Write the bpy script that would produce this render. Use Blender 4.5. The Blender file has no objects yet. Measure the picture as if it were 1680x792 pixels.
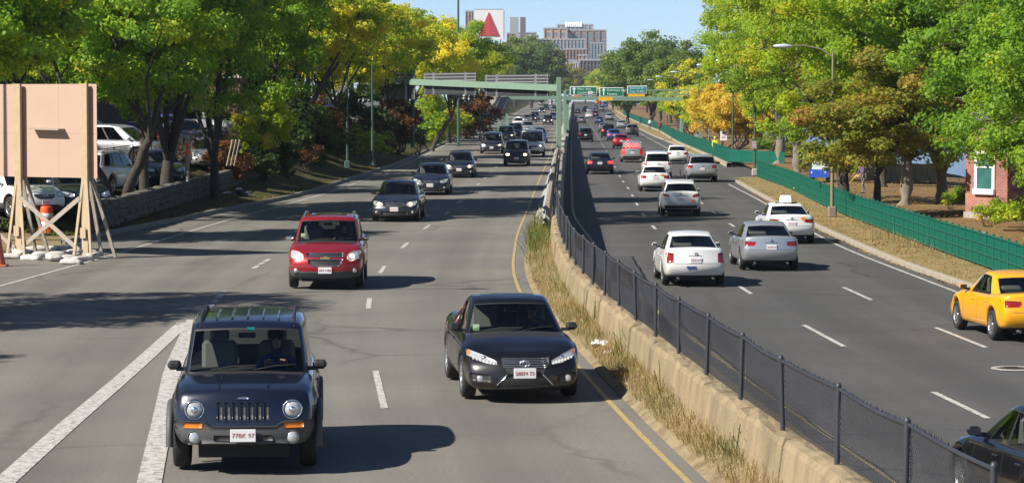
import bpy, bmesh, math, random
import numpy as np
from mathutils import Vector, Matrix
from mathutils.bvhtree import BVHTree

R = math.radians
SC = bpy.context.scene
COL = SC.collection

# ------------------------------------------------------------------ camera
FPX, UC, VC, CAMZ = 4400.0, 840.0, 396.0, 4.65        # focal length in photo pixels (1680 wide)
PITCH = math.atan(236.0 / FPX)
cam_d = bpy.data.cameras.new('camera')
cam = bpy.data.objects.new('camera', cam_d); COL.objects.link(cam)
cam.location = (0, 0, CAMZ)
cam.rotation_euler = (math.pi / 2 - PITCH, 0, 0)
cam_d.sensor_width = 36.0
cam_d.lens = 36.0 * FPX / 1680.0
cam_d.clip_start = 0.5
cam_d.clip_end = 30000
SC.camera = cam

# ------------------------------------------------------------------ sky and sun
SUN_EL = R(38)
LX, LY = 1.0, 0.55                                    # horizontal travel of the sunlight: from the left
sun_az_vec = Vector((-LX, -LY, 0)).normalized()
w = bpy.data.worlds.new('World'); SC.world = w; w.use_nodes = True
nt = w.node_tree
for n in list(nt.nodes): nt.nodes.remove(n)
sky_n = nt.nodes.new('ShaderNodeTexSky'); sky_n.sky_type = 'NISHITA'
sky_n.sun_disc = False
sky_n.sun_elevation = SUN_EL
sky_n.sun_rotation = math.atan2(sun_az_vec.x, sun_az_vec.y)
sky_n.air_density = 0.45; sky_n.dust_density = 0.0; sky_n.ozone_density = 2.0
bg = nt.nodes.new('ShaderNodeBackground'); bg.inputs['Strength'].default_value = 0.082
wo = nt.nodes.new('ShaderNodeOutputWorld')
nt.links.new(sky_n.outputs[0], bg.inputs[0]); nt.links.new(bg.outputs[0], wo.inputs[0])
sd = bpy.data.lights.new('sun', 'SUN'); sd.energy = 5.0; sd.angle = R(0.53); sd.color = (1.0, 0.93, 0.82)
sun = bpy.data.objects.new('sun', sd); COL.objects.link(sun)
ldir = Vector((LX, LY, 0)).normalized() * math.cos(SUN_EL) + Vector((0, 0, -math.sin(SUN_EL)))
sun.rotation_euler = ldir.to_track_quat('-Z', 'Y').to_euler()
sun.location = (-40, -10, 60)

# ------------------------------------------------------------------ exposure
SC.view_settings.view_transform = 'Standard'
SC.view_settings.look = 'None'
SC.view_settings.exposure = 0.74
SC.view_settings.gamma = 1.0
SC.view_settings.use_curve_mapping = False
SC.render.engine = 'CYCLES'
SC.cycles.max_bounces = 8
SC.cycles.diffuse_bounces = 5
SC.cycles.glossy_bounces = 3
SC.cycles.transmission_bounces = 4
SC.cycles.transparent_max_bounces = 10
SC.cycles.volume_bounces = 0
SC.cycles.use_denoising = True
SC.cycles.caustics_reflective = False
SC.cycles.caustics_refractive = False

# ------------------------------------------------------------------ survey: photo pixel -> point on the ground
_fw = Vector((0, math.cos(PITCH), -math.sin(PITCH))); _up = Vector((0, math.sin(PITCH), math.cos(PITCH)))
def rise(Y):
    t = min(1.0, max(0.0, (Y - 480.0) / 600.0))
    return 2.5 * t * t * (3 - 2 * t)
def G(u, v, z=0.0, far=True):
    d = Vector(((u - UC) / FPX, 0, 0)) + _fw + _up * ((VC - v) / FPX)
    def f(Y): return CAMZ + d.z / d.y * Y - z - (rise(Y) if far else 0.0)
    lo, hi = 5.0, 5.0
    while hi < 2600 and f(hi) > 0: lo = hi; hi *= 1.05
    for _ in range(40):
        m = (lo + hi) / 2
        if f(m) > 0: lo = m
        else: hi = m
    return Vector((d.x / d.y * hi, hi, z + (rise(hi) if far else 0.0)))
def at(u, v, Y):
    d = Vector(((u - UC) / FPX, 0, 0)) + _fw + _up * ((VC - v) / FPX)
    t = Y / d.y
    return Vector((d.x * t, Y, CAMZ + d.z * t))

# ------------------------------------------------------------------ object helpers
def tag(o, label=None, cat=None, group=None, kind=None):
    if label: o['label'] = label
    if cat: o['category'] = cat
    if group: o['group'] = group
    if kind: o['kind'] = kind
    return o
def link(o, parent=None):
    COL.objects.link(o)
    if parent is not None: o.parent = parent
    return o
def empty(name, loc=(0, 0, 0), rz=0.0, label=None, cat=None, group=None):
    o = bpy.data.objects.new(name, None); o.empty_display_size = 0.2
    link(o); o.location = loc; o.rotation_euler = (0, 0, rz)
    return tag(o, label, cat, group)
def mobj(name, me, parent=None, loc=(0, 0, 0), rot=(0, 0, 0)):
    o = bpy.data.objects.new(name, me); link(o, parent); o.location = loc; o.rotation_euler = rot
    return o
def mesh_np(name, verts, faces, mats, mi=None, smooth=False):
    me = bpy.data.meshes.new(name)
    me.from_pydata([tuple(v) for v in verts], [], [tuple(f) for f in faces])
    for m in (mats if isinstance(mats, (list, tuple)) else [mats]): me.materials.append(m)
    if mi is not None: me.polygons.foreach_set('material_index', np.asarray(mi, dtype=np.int32))
    if smooth: me.polygons.foreach_set('use_smooth', np.ones(len(me.polygons), dtype=bool))
    me.update()
    return me

class MB:
    """collects simple shapes into one mesh"""
    def __init__(s): s.v = []; s.f = []; s.m = []; s.sm = []
    def add(s, vs, fs, m=0, smooth=False):
        o = len(s.v); s.v += [tuple(p) for p in vs]
        for f in fs: s.f.append(tuple(i + o for i in f)); s.m.append(m); s.sm.append(smooth)
    def box(s, c, d, rz=0.0, m=0, mat=None, bev=0.0):
        x, y, z = d[0] / 2, d[1] / 2, d[2] / 2
        if bev <= 0:
            pts = [Vector((i, j, k)) for k in (-z, z) for j in (-y, y) for i in (-x, x)]
            fs = [(0, 2, 3, 1), (4, 5, 7, 6), (0, 1, 5, 4), (2, 6, 7, 3), (0, 4, 6, 2), (1, 3, 7, 5)]
        else:
            b = min(bev, x * .95, y * .95, z * .95)
            pts = []
            idx = {}
            for sx in (-1, 1):
                for sy in (-1, 1):
                    for sz in (-1, 1):
                        for ax in range(3):
                            p = [sx * (x - b), sy * (y - b), sz * (z - b)]
                            p[ax] = (sx * x, sy * y, sz * z)[ax]
                            idx[(sx, sy, sz, ax)] = len(pts); pts.append(Vector(p))
            fs = []
            for ax in range(3):
                o1, o2 = [k for k in range(3) if k != ax]
                for sg in (-1, 1):
                    q = []
                    for (p1, p2) in ((-1, -1), (1, -1), (1, 1), (-1, 1)):
                        t = [0, 0, 0]; t[ax] = sg; t[o1] = p1; t[o2] = p2
                        q.append(idx[(t[0], t[1], t[2], ax)])
                    if (sg > 0) != (ax == 1): pass
                    else: q = q[::-1]
                    fs.append(q)
            for ax in range(3):          # edges along ax
                o1, o2 = [k for k in range(3) if k != ax]
                for p1 in (-1, 1):
                    for p2 in (-1, 1):
                        ta = [0, 0, 0]; ta[ax] = -1; ta[o1] = p1; ta[o2] = p2
                        tb = list(ta); tb[ax] = 1
                        fs.append((idx[(*ta, o1)], idx[(*tb, o1)], idx[(*tb, o2)], idx[(*ta, o2)]))
            for sx in (-1, 1):
                for sy in (-1, 1):
                    for sz in (-1, 1):
                        fs.append(tuple(idx[(sx, sy, sz, a)] for a in range(3)))
        M = Matrix.Rotation(rz, 3, 'Z') if mat is None else mat
        c = Vector(c)
        s.add([M @ p + c for p in pts], fs, m)
        return s
    def bar(s, a, b, w_, h_=None, m=0, up=(0, 0, 1)):
        """rectangular bar from a to b"""
        a, b = Vector(a), Vector(b); h_ = h_ or w_
        t = (b - a); L = t.length; t.normalize()
        u = Vector(up); sd_ = t.cross(u)
        if sd_.length < 1e-4: sd_ = t.cross(Vector((1, 0, 0)))
        sd_.normalize(); u = sd_.cross(t).normalized()
        M = Matrix((sd_, t, u)).transposed()
        s.box((a + b) / 2, (w_, L, h_), m=m, mat=M)
        return s
    def tube(s, pts, rad, n=8, m=0, caps=True, smooth=True):
        pts = [Vector(p) for p in pts]
        if not isinstance(rad, (list, tuple)): rad = [rad] * len(pts)
        rings = []; ref = None
        for i, p in enumerate(pts):
            t = (pts[min(i + 1, len(pts) - 1)] - pts[max(i - 1, 0)])
            if t.length < 1e-9: t = Vector((0, 0, 1))
            t.normalize()
            if ref is None:
                ref = t.cross(Vector((0.31, 0.87, 0.1)))
                if ref.length < 1e-3: ref = t.cross(Vector((1, 0, 0)))
            ref = (ref - t * ref.dot(t)).normalized(); bi = t.cross(ref)
            rings.append([p + (ref * math.cos(k * 2 * math.pi / n) + bi * math.sin(k * 2 * math.pi / n)) * rad[i] for k in range(n)])
        vs = [q for r in rings for q in r]; fs = []
        for i in range(len(pts) - 1):
            for k in range(n):
                a = i * n + k; b = i * n + (k + 1) % n
                fs.append((a, b, b + n, a + n))
        s.add(vs, fs, m, smooth)
        if caps:
            s.add(rings[0], [tuple(range(n))[::-1]], m); s.add(rings[-1], [tuple(range(n))], m)
        return s
    def lathe(s, prof, n=16, m=0, axis='Z', c=(0, 0, 0), smooth=True):
        c = Vector(c); vs = []
        for (r, h) in prof:
            for k in range(n):
                a = 2 * math.pi * k / n
                p = (r * math.cos(a), r * math.sin(a), h)
                if axis == 'X': p = (p[2], p[0], p[1])
                if axis == 'Y': p = (p[1], p[2], p[0])
                vs.append(c + Vector(p))
        fs = []
        for i in range(len(prof) - 1):
            for k in range(n):
                a = i * n + k; b = i * n + (k + 1) % n
                fs.append((a, b, b + n, a + n))
        s.add(vs, fs, m, smooth)
        return s
    def prism(s, poly, z0, z1, m=0, fn=None):
        n = len(poly); fn = fn or (lambda x, y, z: (x, y, z))
        vs = [fn(x, y, z0) for x, y in poly] + [fn(x, y, z1) for x, y in poly]
        fs = [tuple(range(n))[::-1], tuple(range(n, 2 * n))] + [(i, (i + 1) % n, (i + 1) % n + n, i + n) for i in range(n)]
        s.add(vs, fs, m)
        return s
    def mesh(s, name, mats):
        me = bpy.data.meshes.new(name)
        me.from_pydata(s.v, [], s.f)
        for m in (mats if isinstance(mats, (list, tuple)) else [mats]): me.materials.append(m)
        me.polygons.foreach_set('material_index', np.asarray(s.m, dtype=np.int32))
        me.polygons.foreach_set('use_smooth', np.asarray(s.sm, dtype=bool))
        me.update()
        return me
    def build(s, name, mats, parent=None, loc=(0, 0, 0), rot=(0, 0, 0)):
        return mobj(name, s.mesh(name, mats), parent, loc, rot)

def text_mesh(txt, size, mat, depth=0.004, align='CENTER', name='lettering'):
    cu = bpy.data.curves.new('t', 'FONT'); cu.body = txt; cu.size = size; cu.align_x = align; cu.align_y = 'CENTER'
    cu.extrude = depth; cu.resolution_u = 2; cu.space_character = 1.05
    o = bpy.data.objects.new('t', cu); COL.objects.link(o)
    dg = bpy.context.evaluated_depsgraph_get()
    me = bpy.data.meshes.new_from_object(o.evaluated_get(dg))
    bpy.data.objects.remove(o); me.materials.clear(); me.materials.append(mat); me.name = name
    return me

# ------------------------------------------------------------------ materials
MATS = {}
def _new(name):
    m = bpy.data.materials.new(name); m.use_nodes = True
    MATS[name] = m
    return m, m.node_tree, m.node_tree.nodes['Principled BSDF']
def plain(name, col, rough=0.6, metal=0.0, var=0.15, scale=3.0, bump=0.0, bscale=40.0, coat=0.0, emit=None, es=0.0, spec=0.5):
    m, t, b = _new(name)
    b.inputs['Roughness'].default_value = rough; b.inputs['Metallic'].default_value = metal
    b.inputs['Coat Weight'].default_value = coat; b.inputs['Coat Roughness'].default_value = 0.04
    b.inputs['Specular IOR Level'].default_value = spec
    tc = t.nodes.new('ShaderNodeTexCoord'); nz = t.nodes.new('ShaderNodeTexNoise')
    nz.inputs['Scale'].default_value = scale; nz.inputs['Detail'].default_value = 5
    t.links.new(tc.outputs['Object'], nz.inputs['Vector'])
    cr = t.nodes.new('ShaderNodeMix'); cr.data_type = 'RGBA'
    c = Vector(col)
    cr.inputs['A'].default_value = (*(c * (1 - var)), 1); cr.inputs['B'].default_value = (*[min(1, x * (1 + var)) for x in c], 1)
    t.links.new(nz.outputs['Fac'], cr.inputs['Factor']); t.links.new(cr.outputs['Result'], b.inputs['Base Color'])
    if bump:
        n2 = t.nodes.new('ShaderNodeTexNoise'); n2.inputs['Scale'].default_value = bscale; n2.inputs['Detail'].default_value = 4
        t.links.new(tc.outputs['Object'], n2.inputs['Vector'])
        bp = t.nodes.new('ShaderNodeBump'); bp.inputs['Strength'].default_value = bump; bp.inputs['Distance'].default_value = 0.02
        t.links.new(n2.outputs['Fac'], bp.inputs['Height']); t.links.new(bp.outputs['Normal'], b.inputs['Normal'])
    if emit:
        b.inputs['Emission Color'].default_value = (*emit, 1); b.inputs['Emission Strength'].default_value = es
    return m
def ramp(t, stops):
    r = t.nodes.new('ShaderNodeValToRGB'); e = r.color_ramp.elements
    while len(e) < len(stops): e.new(0.5)
    for i, (p, c) in enumerate(stops): e[i].position = p; e[i].color = (*c, 1)
    return r
def noise(t, vec, scale, detail=4, rough=0.55, dist=0.0):
    n = t.nodes.new('ShaderNodeTexNoise'); n.inputs['Scale'].default_value = scale; n.inputs['Detail'].default_value = detail
    n.inputs['Roughness'].default_value = rough; n.inputs['Distortion'].default_value = dist
    if vec is not None: t.links.new(vec, n.inputs['Vector'])
    return n
def mixc(t, fac, a, b, mode='MIX'):
    m = t.nodes.new('ShaderNodeMix'); m.data_type = 'RGBA'; m.blend_type = mode
    for s_, x in (('Factor', fac), ('A', a), ('B', b)):
        if isinstance(x, (int, float)): m.inputs[s_].default_value = x
        elif isinstance(x, tuple): m.inputs[s_].default_value = (*x, 1)
        else: t.links.new(x, m.inputs[s_])
    return m.outputs['Result']
def mathn(t, op, a, b=0.5, clamp=False):
    m = t.nodes.new('ShaderNodeMath'); m.operation = op; m.use_clamp = clamp
    for i, x in enumerate((a, b)):
        if isinstance(x, (int, float)): m.inputs[i].default_value = x
        else: t.links.new(x, m.inputs[i])
    return m.outputs[0]
def mapping(t, vec, scale=(1, 1, 1)):
    mp = t.nodes.new('ShaderNodeMapping'); mp.inputs['Scale'].default_value = scale
    t.links.new(vec, mp.inputs['Vector']); return mp.outputs[0]
def bumpn(t, h, b, strength=0.4, dist=0.02):
    bp = t.nodes.new('ShaderNodeBump'); bp.inputs['Strength'].default_value = strength; bp.inputs['Distance'].default_value = dist
    t.links.new(h, bp.inputs['Height']); t.links.new(bp.outputs['Normal'], b.inputs['Normal'])

def asphalt(name, col, streak=0.07, speck=0.5, lane=0.5):
    m, t, b = _new(name)
    tc = t.nodes.new('ShaderNodeTexCoord'); O = tc.outputs['Object']; U = tc.outputs['UV']
    sp = noise(t, O, 15, 5, 0.75); big = noise(t, O, 0.22, 4); st = noise(t, mapping(t, U, (1.7, 0.02, 1)), 1.0, 3)
    c1 = mixc(t, sp.outputs['Fac'], tuple(x * (1 - speck) for x in col), tuple(x * (1 + speck) for x in col))
    r1 = ramp(t, [(0.3, (1 - streak,) * 3), (0.7, (1 + streak,) * 3)]); t.links.new(st.outputs['Fac'], r1.inputs[0])
    c2 = mixc(t, 1.0, c1, r1.outputs[0], 'MULTIPLY')
    r2 = ramp(t, [(0.3, (0.86, 0.87, 0.88)), (0.7, (1.12, 1.10, 1.07))]); t.links.new(big.outputs['Fac'], r2.inputs[0])
    c3 = mixc(t, 1.0, c2, r2.outputs[0], 'MULTIPLY')
    sxu = t.nodes.new('ShaderNodeSeparateXYZ'); t.links.new(U, sxu.inputs[0])
    ln = mathn(t, 'COSINE', mathn(t, 'MULTIPLY', mathn(t, 'ADD', sxu.outputs[0], 1.62), 2 * math.pi / 3.25))
    nl = noise(t, mapping(t, U, (0.6, 0.05, 1)), 1.0, 4); lf = mathn(t, 'MULTIPLY', mathn(t, 'MULTIPLY', mathn(t, 'ADD', ln, 0.2, True), nl.outputs['Fac']), lane)
    c3 = mixc(t, lf, c3, tuple(x * 0.45 for x in col))
    # cracks and tar seams
    vo = t.nodes.new('ShaderNodeTexVoronoi'); vo.feature = 'DISTANCE_TO_EDGE'; vo.inputs['Scale'].default_value = 0.16
    wv = noise(t, O, 0.9, 4); wm = t.nodes.new('ShaderNodeVectorMath'); wm.operation = 'ADD'
    t.links.new(O, wm.inputs[0]); t.links.new(wv.outputs['Color'], wm.inputs[1]); t.links.new(wm.outputs[0], vo.inputs['Vector'])
    rc = ramp(t, [(0.0, (1, 1, 1)), (0.02, (0, 0, 0))]); t.links.new(vo.outputs['Distance'], rc.inputs[0])
    gate = noise(t, O, 0.07, 2); rg = ramp(t, [(0.44, (0, 0, 0)), (0.56, (1, 1, 1))]); t.links.new(gate.outputs['Fac'], rg.inputs[0])
    f = mathn(t, 'MULTIPLY', rc.outputs[0], rg.outputs[0]); f = mathn(t, 'MULTIPLY', f, 0.55)
    c4 = mixc(t, f, c3, tuple(x * 0.35 for x in col))
    # oil drips
    od = noise(t, mapping(t, O, (1, 0.12, 1)), 1.1, 3); ro = ramp(t, [(0.62, (0, 0, 0)), (0.78, (1, 1, 1))]); t.links.new(od.outputs['Fac'], ro.inputs[0])
    c5 = mixc(t, mathn(t, 'MULTIPLY', ro.outputs[0], 0.35), c4, tuple(x * 0.5 for x in col))
    t.links.new(c5, b.inputs['Base Color']); b.inputs['Roughness'].default_value = 0.85
    b.inputs['Specular IOR Level'].default_value = 0.3
    bumpn(t, sp.outputs['Fac'], b, 0.35, 0.01)
    return m
asphalt('asphalt_left', (0.176, 0.167, 0.149))
asphalt('asphalt_patch', (0.12, 0.115, 0.105), lane=0.0)
asphalt('asphalt_right', (0.088, 0.087, 0.085))
asphalt('asphalt_lot', (0.13, 0.13, 0.13))

def road_paint(name, col):
    m, t, b = _new(name)
    tc = t.nodes.new('ShaderNodeTexCoord'); O = tc.outputs['Object']
    n = noise(t, O, 9, 6, 0.75); r = ramp(t, [(0.40, (0, 0, 0)), (0.53, (1, 1, 1))]); t.links.new(n.outputs['Fac'], r.inputs[0])
    c = mixc(t, r.outputs[0], (0.24, 0.225, 0.2), col); t.links.new(c, b.inputs['Base Color']); b.inputs['Roughness'].default_value = 0.7
    return m
road_paint('line_white', (0.52, 0.51, 0.48)); road_paint('line_yellow', (0.46, 0.33, 0.09))

def ground_mat(name, stops, scale=1.2, bump=0.5, fine=14):
    m, t, b = _new(name)
    tc = t.nodes.new('ShaderNodeTexCoord'); O = tc.outputs['Object']
    n1 = noise(t, O, scale, 6, 0.65); n2 = noise(t, O, fine, 4, 0.7)
    mx = mathn(t, 'ADD', mathn(t, 'MULTIPLY', n1.outputs['Fac'], 0.6), mathn(t, 'MULTIPLY', n2.outputs['Fac'], 0.4))
    r = ramp(t, stops); t.links.new(mx, r.inputs[0]); t.links.new(r.outputs[0], b.inputs['Base Color'])
    b.inputs['Roughness'].default_value = 0.95; b.inputs['Specular IOR Level'].default_value = 0.15
    bumpn(t, n2.outputs['Fac'], b, bump, 0.05)
    return m
ground_mat('verge_dry', [(0.32, (0.11, 0.10, 0.035)), (0.46, (0.22, 0.175, 0.075)), (0.56, (0.29, 0.22, 0.11)), (0.7, (0.17, 0.09, 0.04))])
ground_mat('verge_green', [(0.32, (0.025, 0.03, 0.012)), (0.46, (0.05, 0.065, 0.02)), (0.55, (0.09, 0.07, 0.03)), (0.70, (0.13, 0.075, 0.035))])
ground_mat('park_ground', [(0.34, (0.12, 0.07, 0.035)), (0.48, (0.22, 0.12, 0.06)), (0.56, (0.16, 0.13, 0.05)), (0.7, (0.27, 0.19, 0.09))], 0.5)
ground_mat('median_dirt', [(0.32, (0.12, 0.09, 0.05)), (0.47, (0.22, 0.17, 0.10)), (0.58, (0.30, 0.24, 0.14)), (0.72, (0.18, 0.11, 0.055))], 2.5)
ground_mat('far_ground', [(0.3, (0.05, 0.06, 0.03)), (0.7, (0.09, 0.09, 0.05))], 0.02)
def concrete(name, col, stain=0.35, sc=1.0):
    m, t, b = _new(name)
    tc = t.nodes.new('ShaderNodeTexCoord'); O = tc.outputs['Object']
    n1 = noise(t, mapping(t, O, (1, 1, 0.3)), 1.6 * sc, 6, 0.7); n2 = noise(t, O, 30 * sc, 3, 0.7)
    r = ramp(t, [(0.3, tuple(x * (1 - stain) for x in col)), (0.55, col), (0.75, tuple(min(1, x * 1.15) for x in col))])
    mx = mathn(t, 'ADD', mathn(t, 'MULTIPLY', n1.outputs['Fac'], 0.75), mathn(t, 'MULTIPLY', n2.outputs['Fac'], 0.25))
    t.links.new(mx, r.inputs[0]); t.links.new(r.outputs[0], b.inputs['Base Color']); b.inputs['Roughness'].default_value = 0.9
    bumpn(t, n2.outputs['Fac'], b, 0.5, 0.02)
    return m
concrete('concrete_wall', (0.29, 0.225, 0.135), 0.6); concrete('concrete_grey', (0.36, 0.34, 0.30)); concrete('kerb_stone', (0.36, 0.31, 0.24))
concrete('granite_kerb', (0.26, 0.25, 0.23)); concrete('field_stone', (0.14, 0.13, 0.115), 0.6, 2.0); concrete('pale_stone', (0.36, 0.32, 0.26), 0.45, 2.0)

def brick_mat(name, c1, c2, mortar, sc=1.0):
    m, t, b = _new(name)
    tc = t.nodes.new('ShaderNodeTexCoord'); O = tc.outputs['Object']
    # walls stand on X or Y: run x+y along the courses, z across
    sx = t.nodes.new('ShaderNodeSeparateXYZ'); t.links.new(O, sx.inputs[0])
    cx = t.nodes.new('ShaderNodeCombineXYZ'); t.links.new(mathn(t, 'ADD', sx.outputs[0], sx.outputs[1]), cx.inputs[0]); t.links.new(sx.outputs[2], cx.inputs[1])
    br = t.nodes.new('ShaderNodeTexBrick'); t.links.new(cx.outputs[0], br.inputs['Vector'])
    br.inputs['Scale'].default_value = sc; br.inputs['Brick Width'].default_value = 0.21; br.inputs['Row Height'].default_value = 0.075
    br.inputs['Mortar Size'].default_value = 0.009; br.inputs['Color1'].default_value = (*c1, 1); br.inputs['Color2'].default_value = (*c2, 1)
    br.inputs['Mortar'].default_value = (*mortar, 1)
    n = noise(t, O, 0.7, 5); r = ramp(t, [(0.3, (0.7, 0.7, 0.7)), (0.7, (1.2, 1.2, 1.2))]); t.links.new(n.outputs['Fac'], r.inputs[0])
    t.links.new(mixc(t, 1.0, br.outputs['Color'], r.outputs[0], 'MULTIPLY'), b.inputs['Base Color']); b.inputs['Roughness'].default_value = 0.9
    bumpn(t, br.outputs['Fac'], b, -0.6, 0.012)
    return m
brick_mat('brick_red', (0.33, 0.10, 0.065), (0.24, 0.065, 0.045), (0.36, 0.30, 0.26))
brick_mat('brick_dark', (0.20, 0.075, 0.06), (0.15, 0.05, 0.045), (0.2, 0.16, 0.14))

def leaf_mat(name, stops, trans=0.5):
    m, t, b = _new(name)
    a = t.nodes.new('ShaderNodeAttribute'); a.attribute_name = 'rnd'
    oi = t.nodes.new('ShaderNodeObjectInfo')
    v = mathn(t, 'ADD', a.outputs['Fac'], mathn(t, 'MULTIPLY', mathn(t, 'SUBTRACT', oi.outputs['Random'], 0.5), 0.16))
    r = ramp(t, stops); t.links.new(v, r.inputs[0])
    t.nodes.remove(b)
    d = t.nodes.new('ShaderNodeBsdfPrincipled'); d.inputs['Roughness'].default_value = 0.55; d.inputs['Specular IOR Level'].default_value = 0.35
    tr = t.nodes.new('ShaderNodeBsdfTranslucent'); mx = t.nodes.new('ShaderNodeMixShader'); mx.inputs[0].default_value = trans
    t.links.new(r.outputs[0], d.inputs['Base Color'])
    tcol = mixc(t, 1.0, r.outputs[0], (1.9, 1.8, 0.8), 'MULTIPLY'); t.links.new(tcol, tr.inputs['Color'])
    t.links.new(d.outputs[0], mx.inputs[1]); t.links.new(tr.outputs[0], mx.inputs[2])
    t.links.new(mx.outputs[0], t.nodes['Material Output'].inputs['Surface'])
    return m
leaf_mat('leaf_green', [(0.0, (0.07, 0.16, 0.02)), (0.38, (0.18, 0.34, 0.032)), (0.78, (0.32, 0.43, 0.045)), (1.0, (0.60, 0.52, 0.05))])
leaf_mat('leaf_lime', [(0.0, (0.11, 0.21, 0.02)), (0.45, (0.25, 0.38, 0.035)), (0.8, (0.40, 0.46, 0.04)), (1.0, (0.58, 0.40, 0.04))])
leaf_mat('leaf_gold', [(0.0, (0.11, 0.21, 0.018)), (0.30, (0.25, 0.37, 0.028)), (0.58, (0.50, 0.51, 0.05)), (1.0, (0.76, 0.63, 0.07))])
leaf_mat('leaf_orange', [(0.0, (0.30, 0.30, 0.04)), (0.4, (0.50, 0.44, 0.06)), (0.8, (0.56, 0.42, 0.07)), (1.0, (0.52, 0.30, 0.06))])
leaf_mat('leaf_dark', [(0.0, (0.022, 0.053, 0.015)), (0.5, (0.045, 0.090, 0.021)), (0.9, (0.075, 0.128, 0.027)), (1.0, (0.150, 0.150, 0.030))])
leaf_mat('leaf_olive', [(0.0, (0.10, 0.15, 0.02)), (0.45, (0.22, 0.25, 0.04)), (0.8, (0.34, 0.28, 0.06)), (1.0, (0.38, 0.12, 0.045))])
leaf_mat('leaf_blue', [(0.0, (0.07, 0.13, 0.035)), (0.5, (0.13, 0.21, 0.055)), (1.0, (0.24, 0.29, 0.06))])
leaf_mat('leaf_russet', [(0.0, (0.06, 0.05, 0.02)), (0.45, (0.14, 0.07, 0.03)), (0.8, (0.22, 0.08, 0.03)), (1.0, (0.2, 0.16, 0.04))])
leaf_mat('grass_dry', [(0.0, (0.10, 0.10, 0.03)), (0.35, (0.24, 0.19, 0.08)), (0.8, (0.36, 0.28, 0.14)), (1.0, (0.20, 0.06, 0.04))], 0.25)
leaf_mat('grass_green', [(0.0, (0.06, 0.085, 0.02)), (0.5, (0.11, 0.14, 0.03)), (0.85, (0.18, 0.19, 0.04)), (1.0, (0.3, 0.22, 0.06))], 0.25)
leaf_mat('litter', [(0.0, (0.20, 0.10, 0.04)), (0.5, (0.33, 0.19, 0.06)), (1.0, (0.45, 0.30, 0.08))], 0.1)
plain('bark', (0.055, 0.046, 0.038), 0.95, var=0.45, scale=6, bump=1.0, bscale=14)
plain('bark_pale', (0.19, 0.165, 0.135), 0.95, var=0.4, scale=5, bump=1.0, bscale=12)

plain('gantry_green', (0.17, 0.27, 0.20), 0.55, 0.0, 0.12); plain('pole_green', (0.05, 0.10, 0.075), 0.5); plain('lamp_olive', (0.20, 0.18, 0.11), 0.7)
plain('sign_back', (0.055, 0.055, 0.06), 0.5, 0.2, 0.2); plain('galvanised', (0.45, 0.46, 0.47), 0.45, 0.6, 0.15)
plain('sign_green', (0.0, 0.16, 0.085), 0.35); plain('sign_teal', (0.0, 0.20, 0.20), 0.35); plain('white_paint', (0.78, 0.78, 0.77), 0.45, var=0.04)
plain('sign_yellow', (0.75, 0.42, 0.01), 0.4); plain('sign_orange', (0.8, 0.12, 0.02), 0.4); plain('sign_brown', (0.22, 0.16, 0.14), 0.6)
plain('fence_black', (0.04, 0.043, 0.052), 0.45, 0.1, 0.2); plain('fence_green', (0.0, 0.092, 0.06), 0.5, var=0.15, scale=1.5); plain('fence_green_post', (0.006, 0.125, 0.085), 0.4)
plain('lamp_head', (0.62, 0.66, 0.70), 0.35, 0.3, 0.05)
plain('plywood', (0.45, 0.315, 0.24), 0.75, var=0.08, scale=1.2, bump=0.15, bscale=20); plain('timber', (0.42, 0.33, 0.22), 0.8, var=0.2, scale=5); plain('timber_grey', (0.34, 0.29, 0.24), 0.85, var=0.25, scale=6)
plain('barrel_orange', (0.85, 0.10, 0.015), 0.5); plain('reflective_white', (0.7, 0.7, 0.7), 0.4); plain('cone_orange', (0.55, 0.14, 0.06), 0.6)
plain('sandbag', (0.50, 0.47, 0.43), 0.9, var=0.25, scale=4, bump=0.6, bscale=18); plain('litter_white', (0.75, 0.75, 0.76), 0.7)
plain('rubber', (0.018, 0.018, 0.019), 0.8, var=0.2); plain('black_plastic', (0.022, 0.022, 0.024), 0.55); plain('dark_interior', (0.03, 0.03, 0.032), 0.8)
plain('seat_cloth', (0.16, 0.155, 0.145), 0.9); plain('grey_plastic', (0.075, 0.077, 0.08), 0.6); plain('chrome', (0.75, 0.76, 0.78), 0.12, 1.0, 0.02)
plain('alloy', (0.48, 0.49, 0.50), 0.3, 0.85, 0.05); plain('plate_white', (0.72, 0.72, 0.74), 0.5, var=0.03); plain('plate_red', (0.42, 0.12, 0.12), 0.5); plain('plate_blue', (0.03, 0.05, 0.25), 0.5)
plain('lens_clear', (0.62, 0.64, 0.66), 0.12, 0.45, 0.1, scale=25, coat=1.0); plain('lens_dark', (0.16, 0.17, 0.19), 0.12, 0.5, coat=1.0)
plain('lens_red', (0.26, 0.006, 0.008), 0.2, coat=1.0); plain('lens_amber', (0.65, 0.17, 0.01), 0.25, coat=1.0)
plain('lamp_lit', (0.9, 0.8, 0.6), 0.3, emit=(1.0, 0.72, 0.38), es=5.0); plain('brake_lit', (0.7, 0.02, 0.02), 0.3, emit=(1.0, 0.03, 0.02), es=2.2)
plain('gold', (0.75, 0.55, 0.18), 0.25, 0.9); plain('sticker', (0.45, 0.62, 0.35), 0.6); plain('orange_sticker', (0.8, 0.2, 0.03), 0.5)
plain('skin', (0.50, 0.29, 0.20), 0.6, var=0.06); plain('hair_dark', (0.03, 0.02, 0.015), 0.7); plain('cloth_blue', (0.03, 0.05, 0.18), 0.9); plain('cloth_purple', (0.12, 0.08, 0.17), 0.9)
plain('cloth_grey', (0.20, 0.19, 0.19), 0.9); plain('cloth_red', (0.5, 0.04, 0.03), 0.9); plain('cloth_white', (0.65, 0.65, 0.65), 0.9); plain('hi_vis', (0.55, 0.75, 0.02), 0.7, emit=None); plain('cloth_dark', (0.04, 0.04, 0.05), 0.9)
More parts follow.
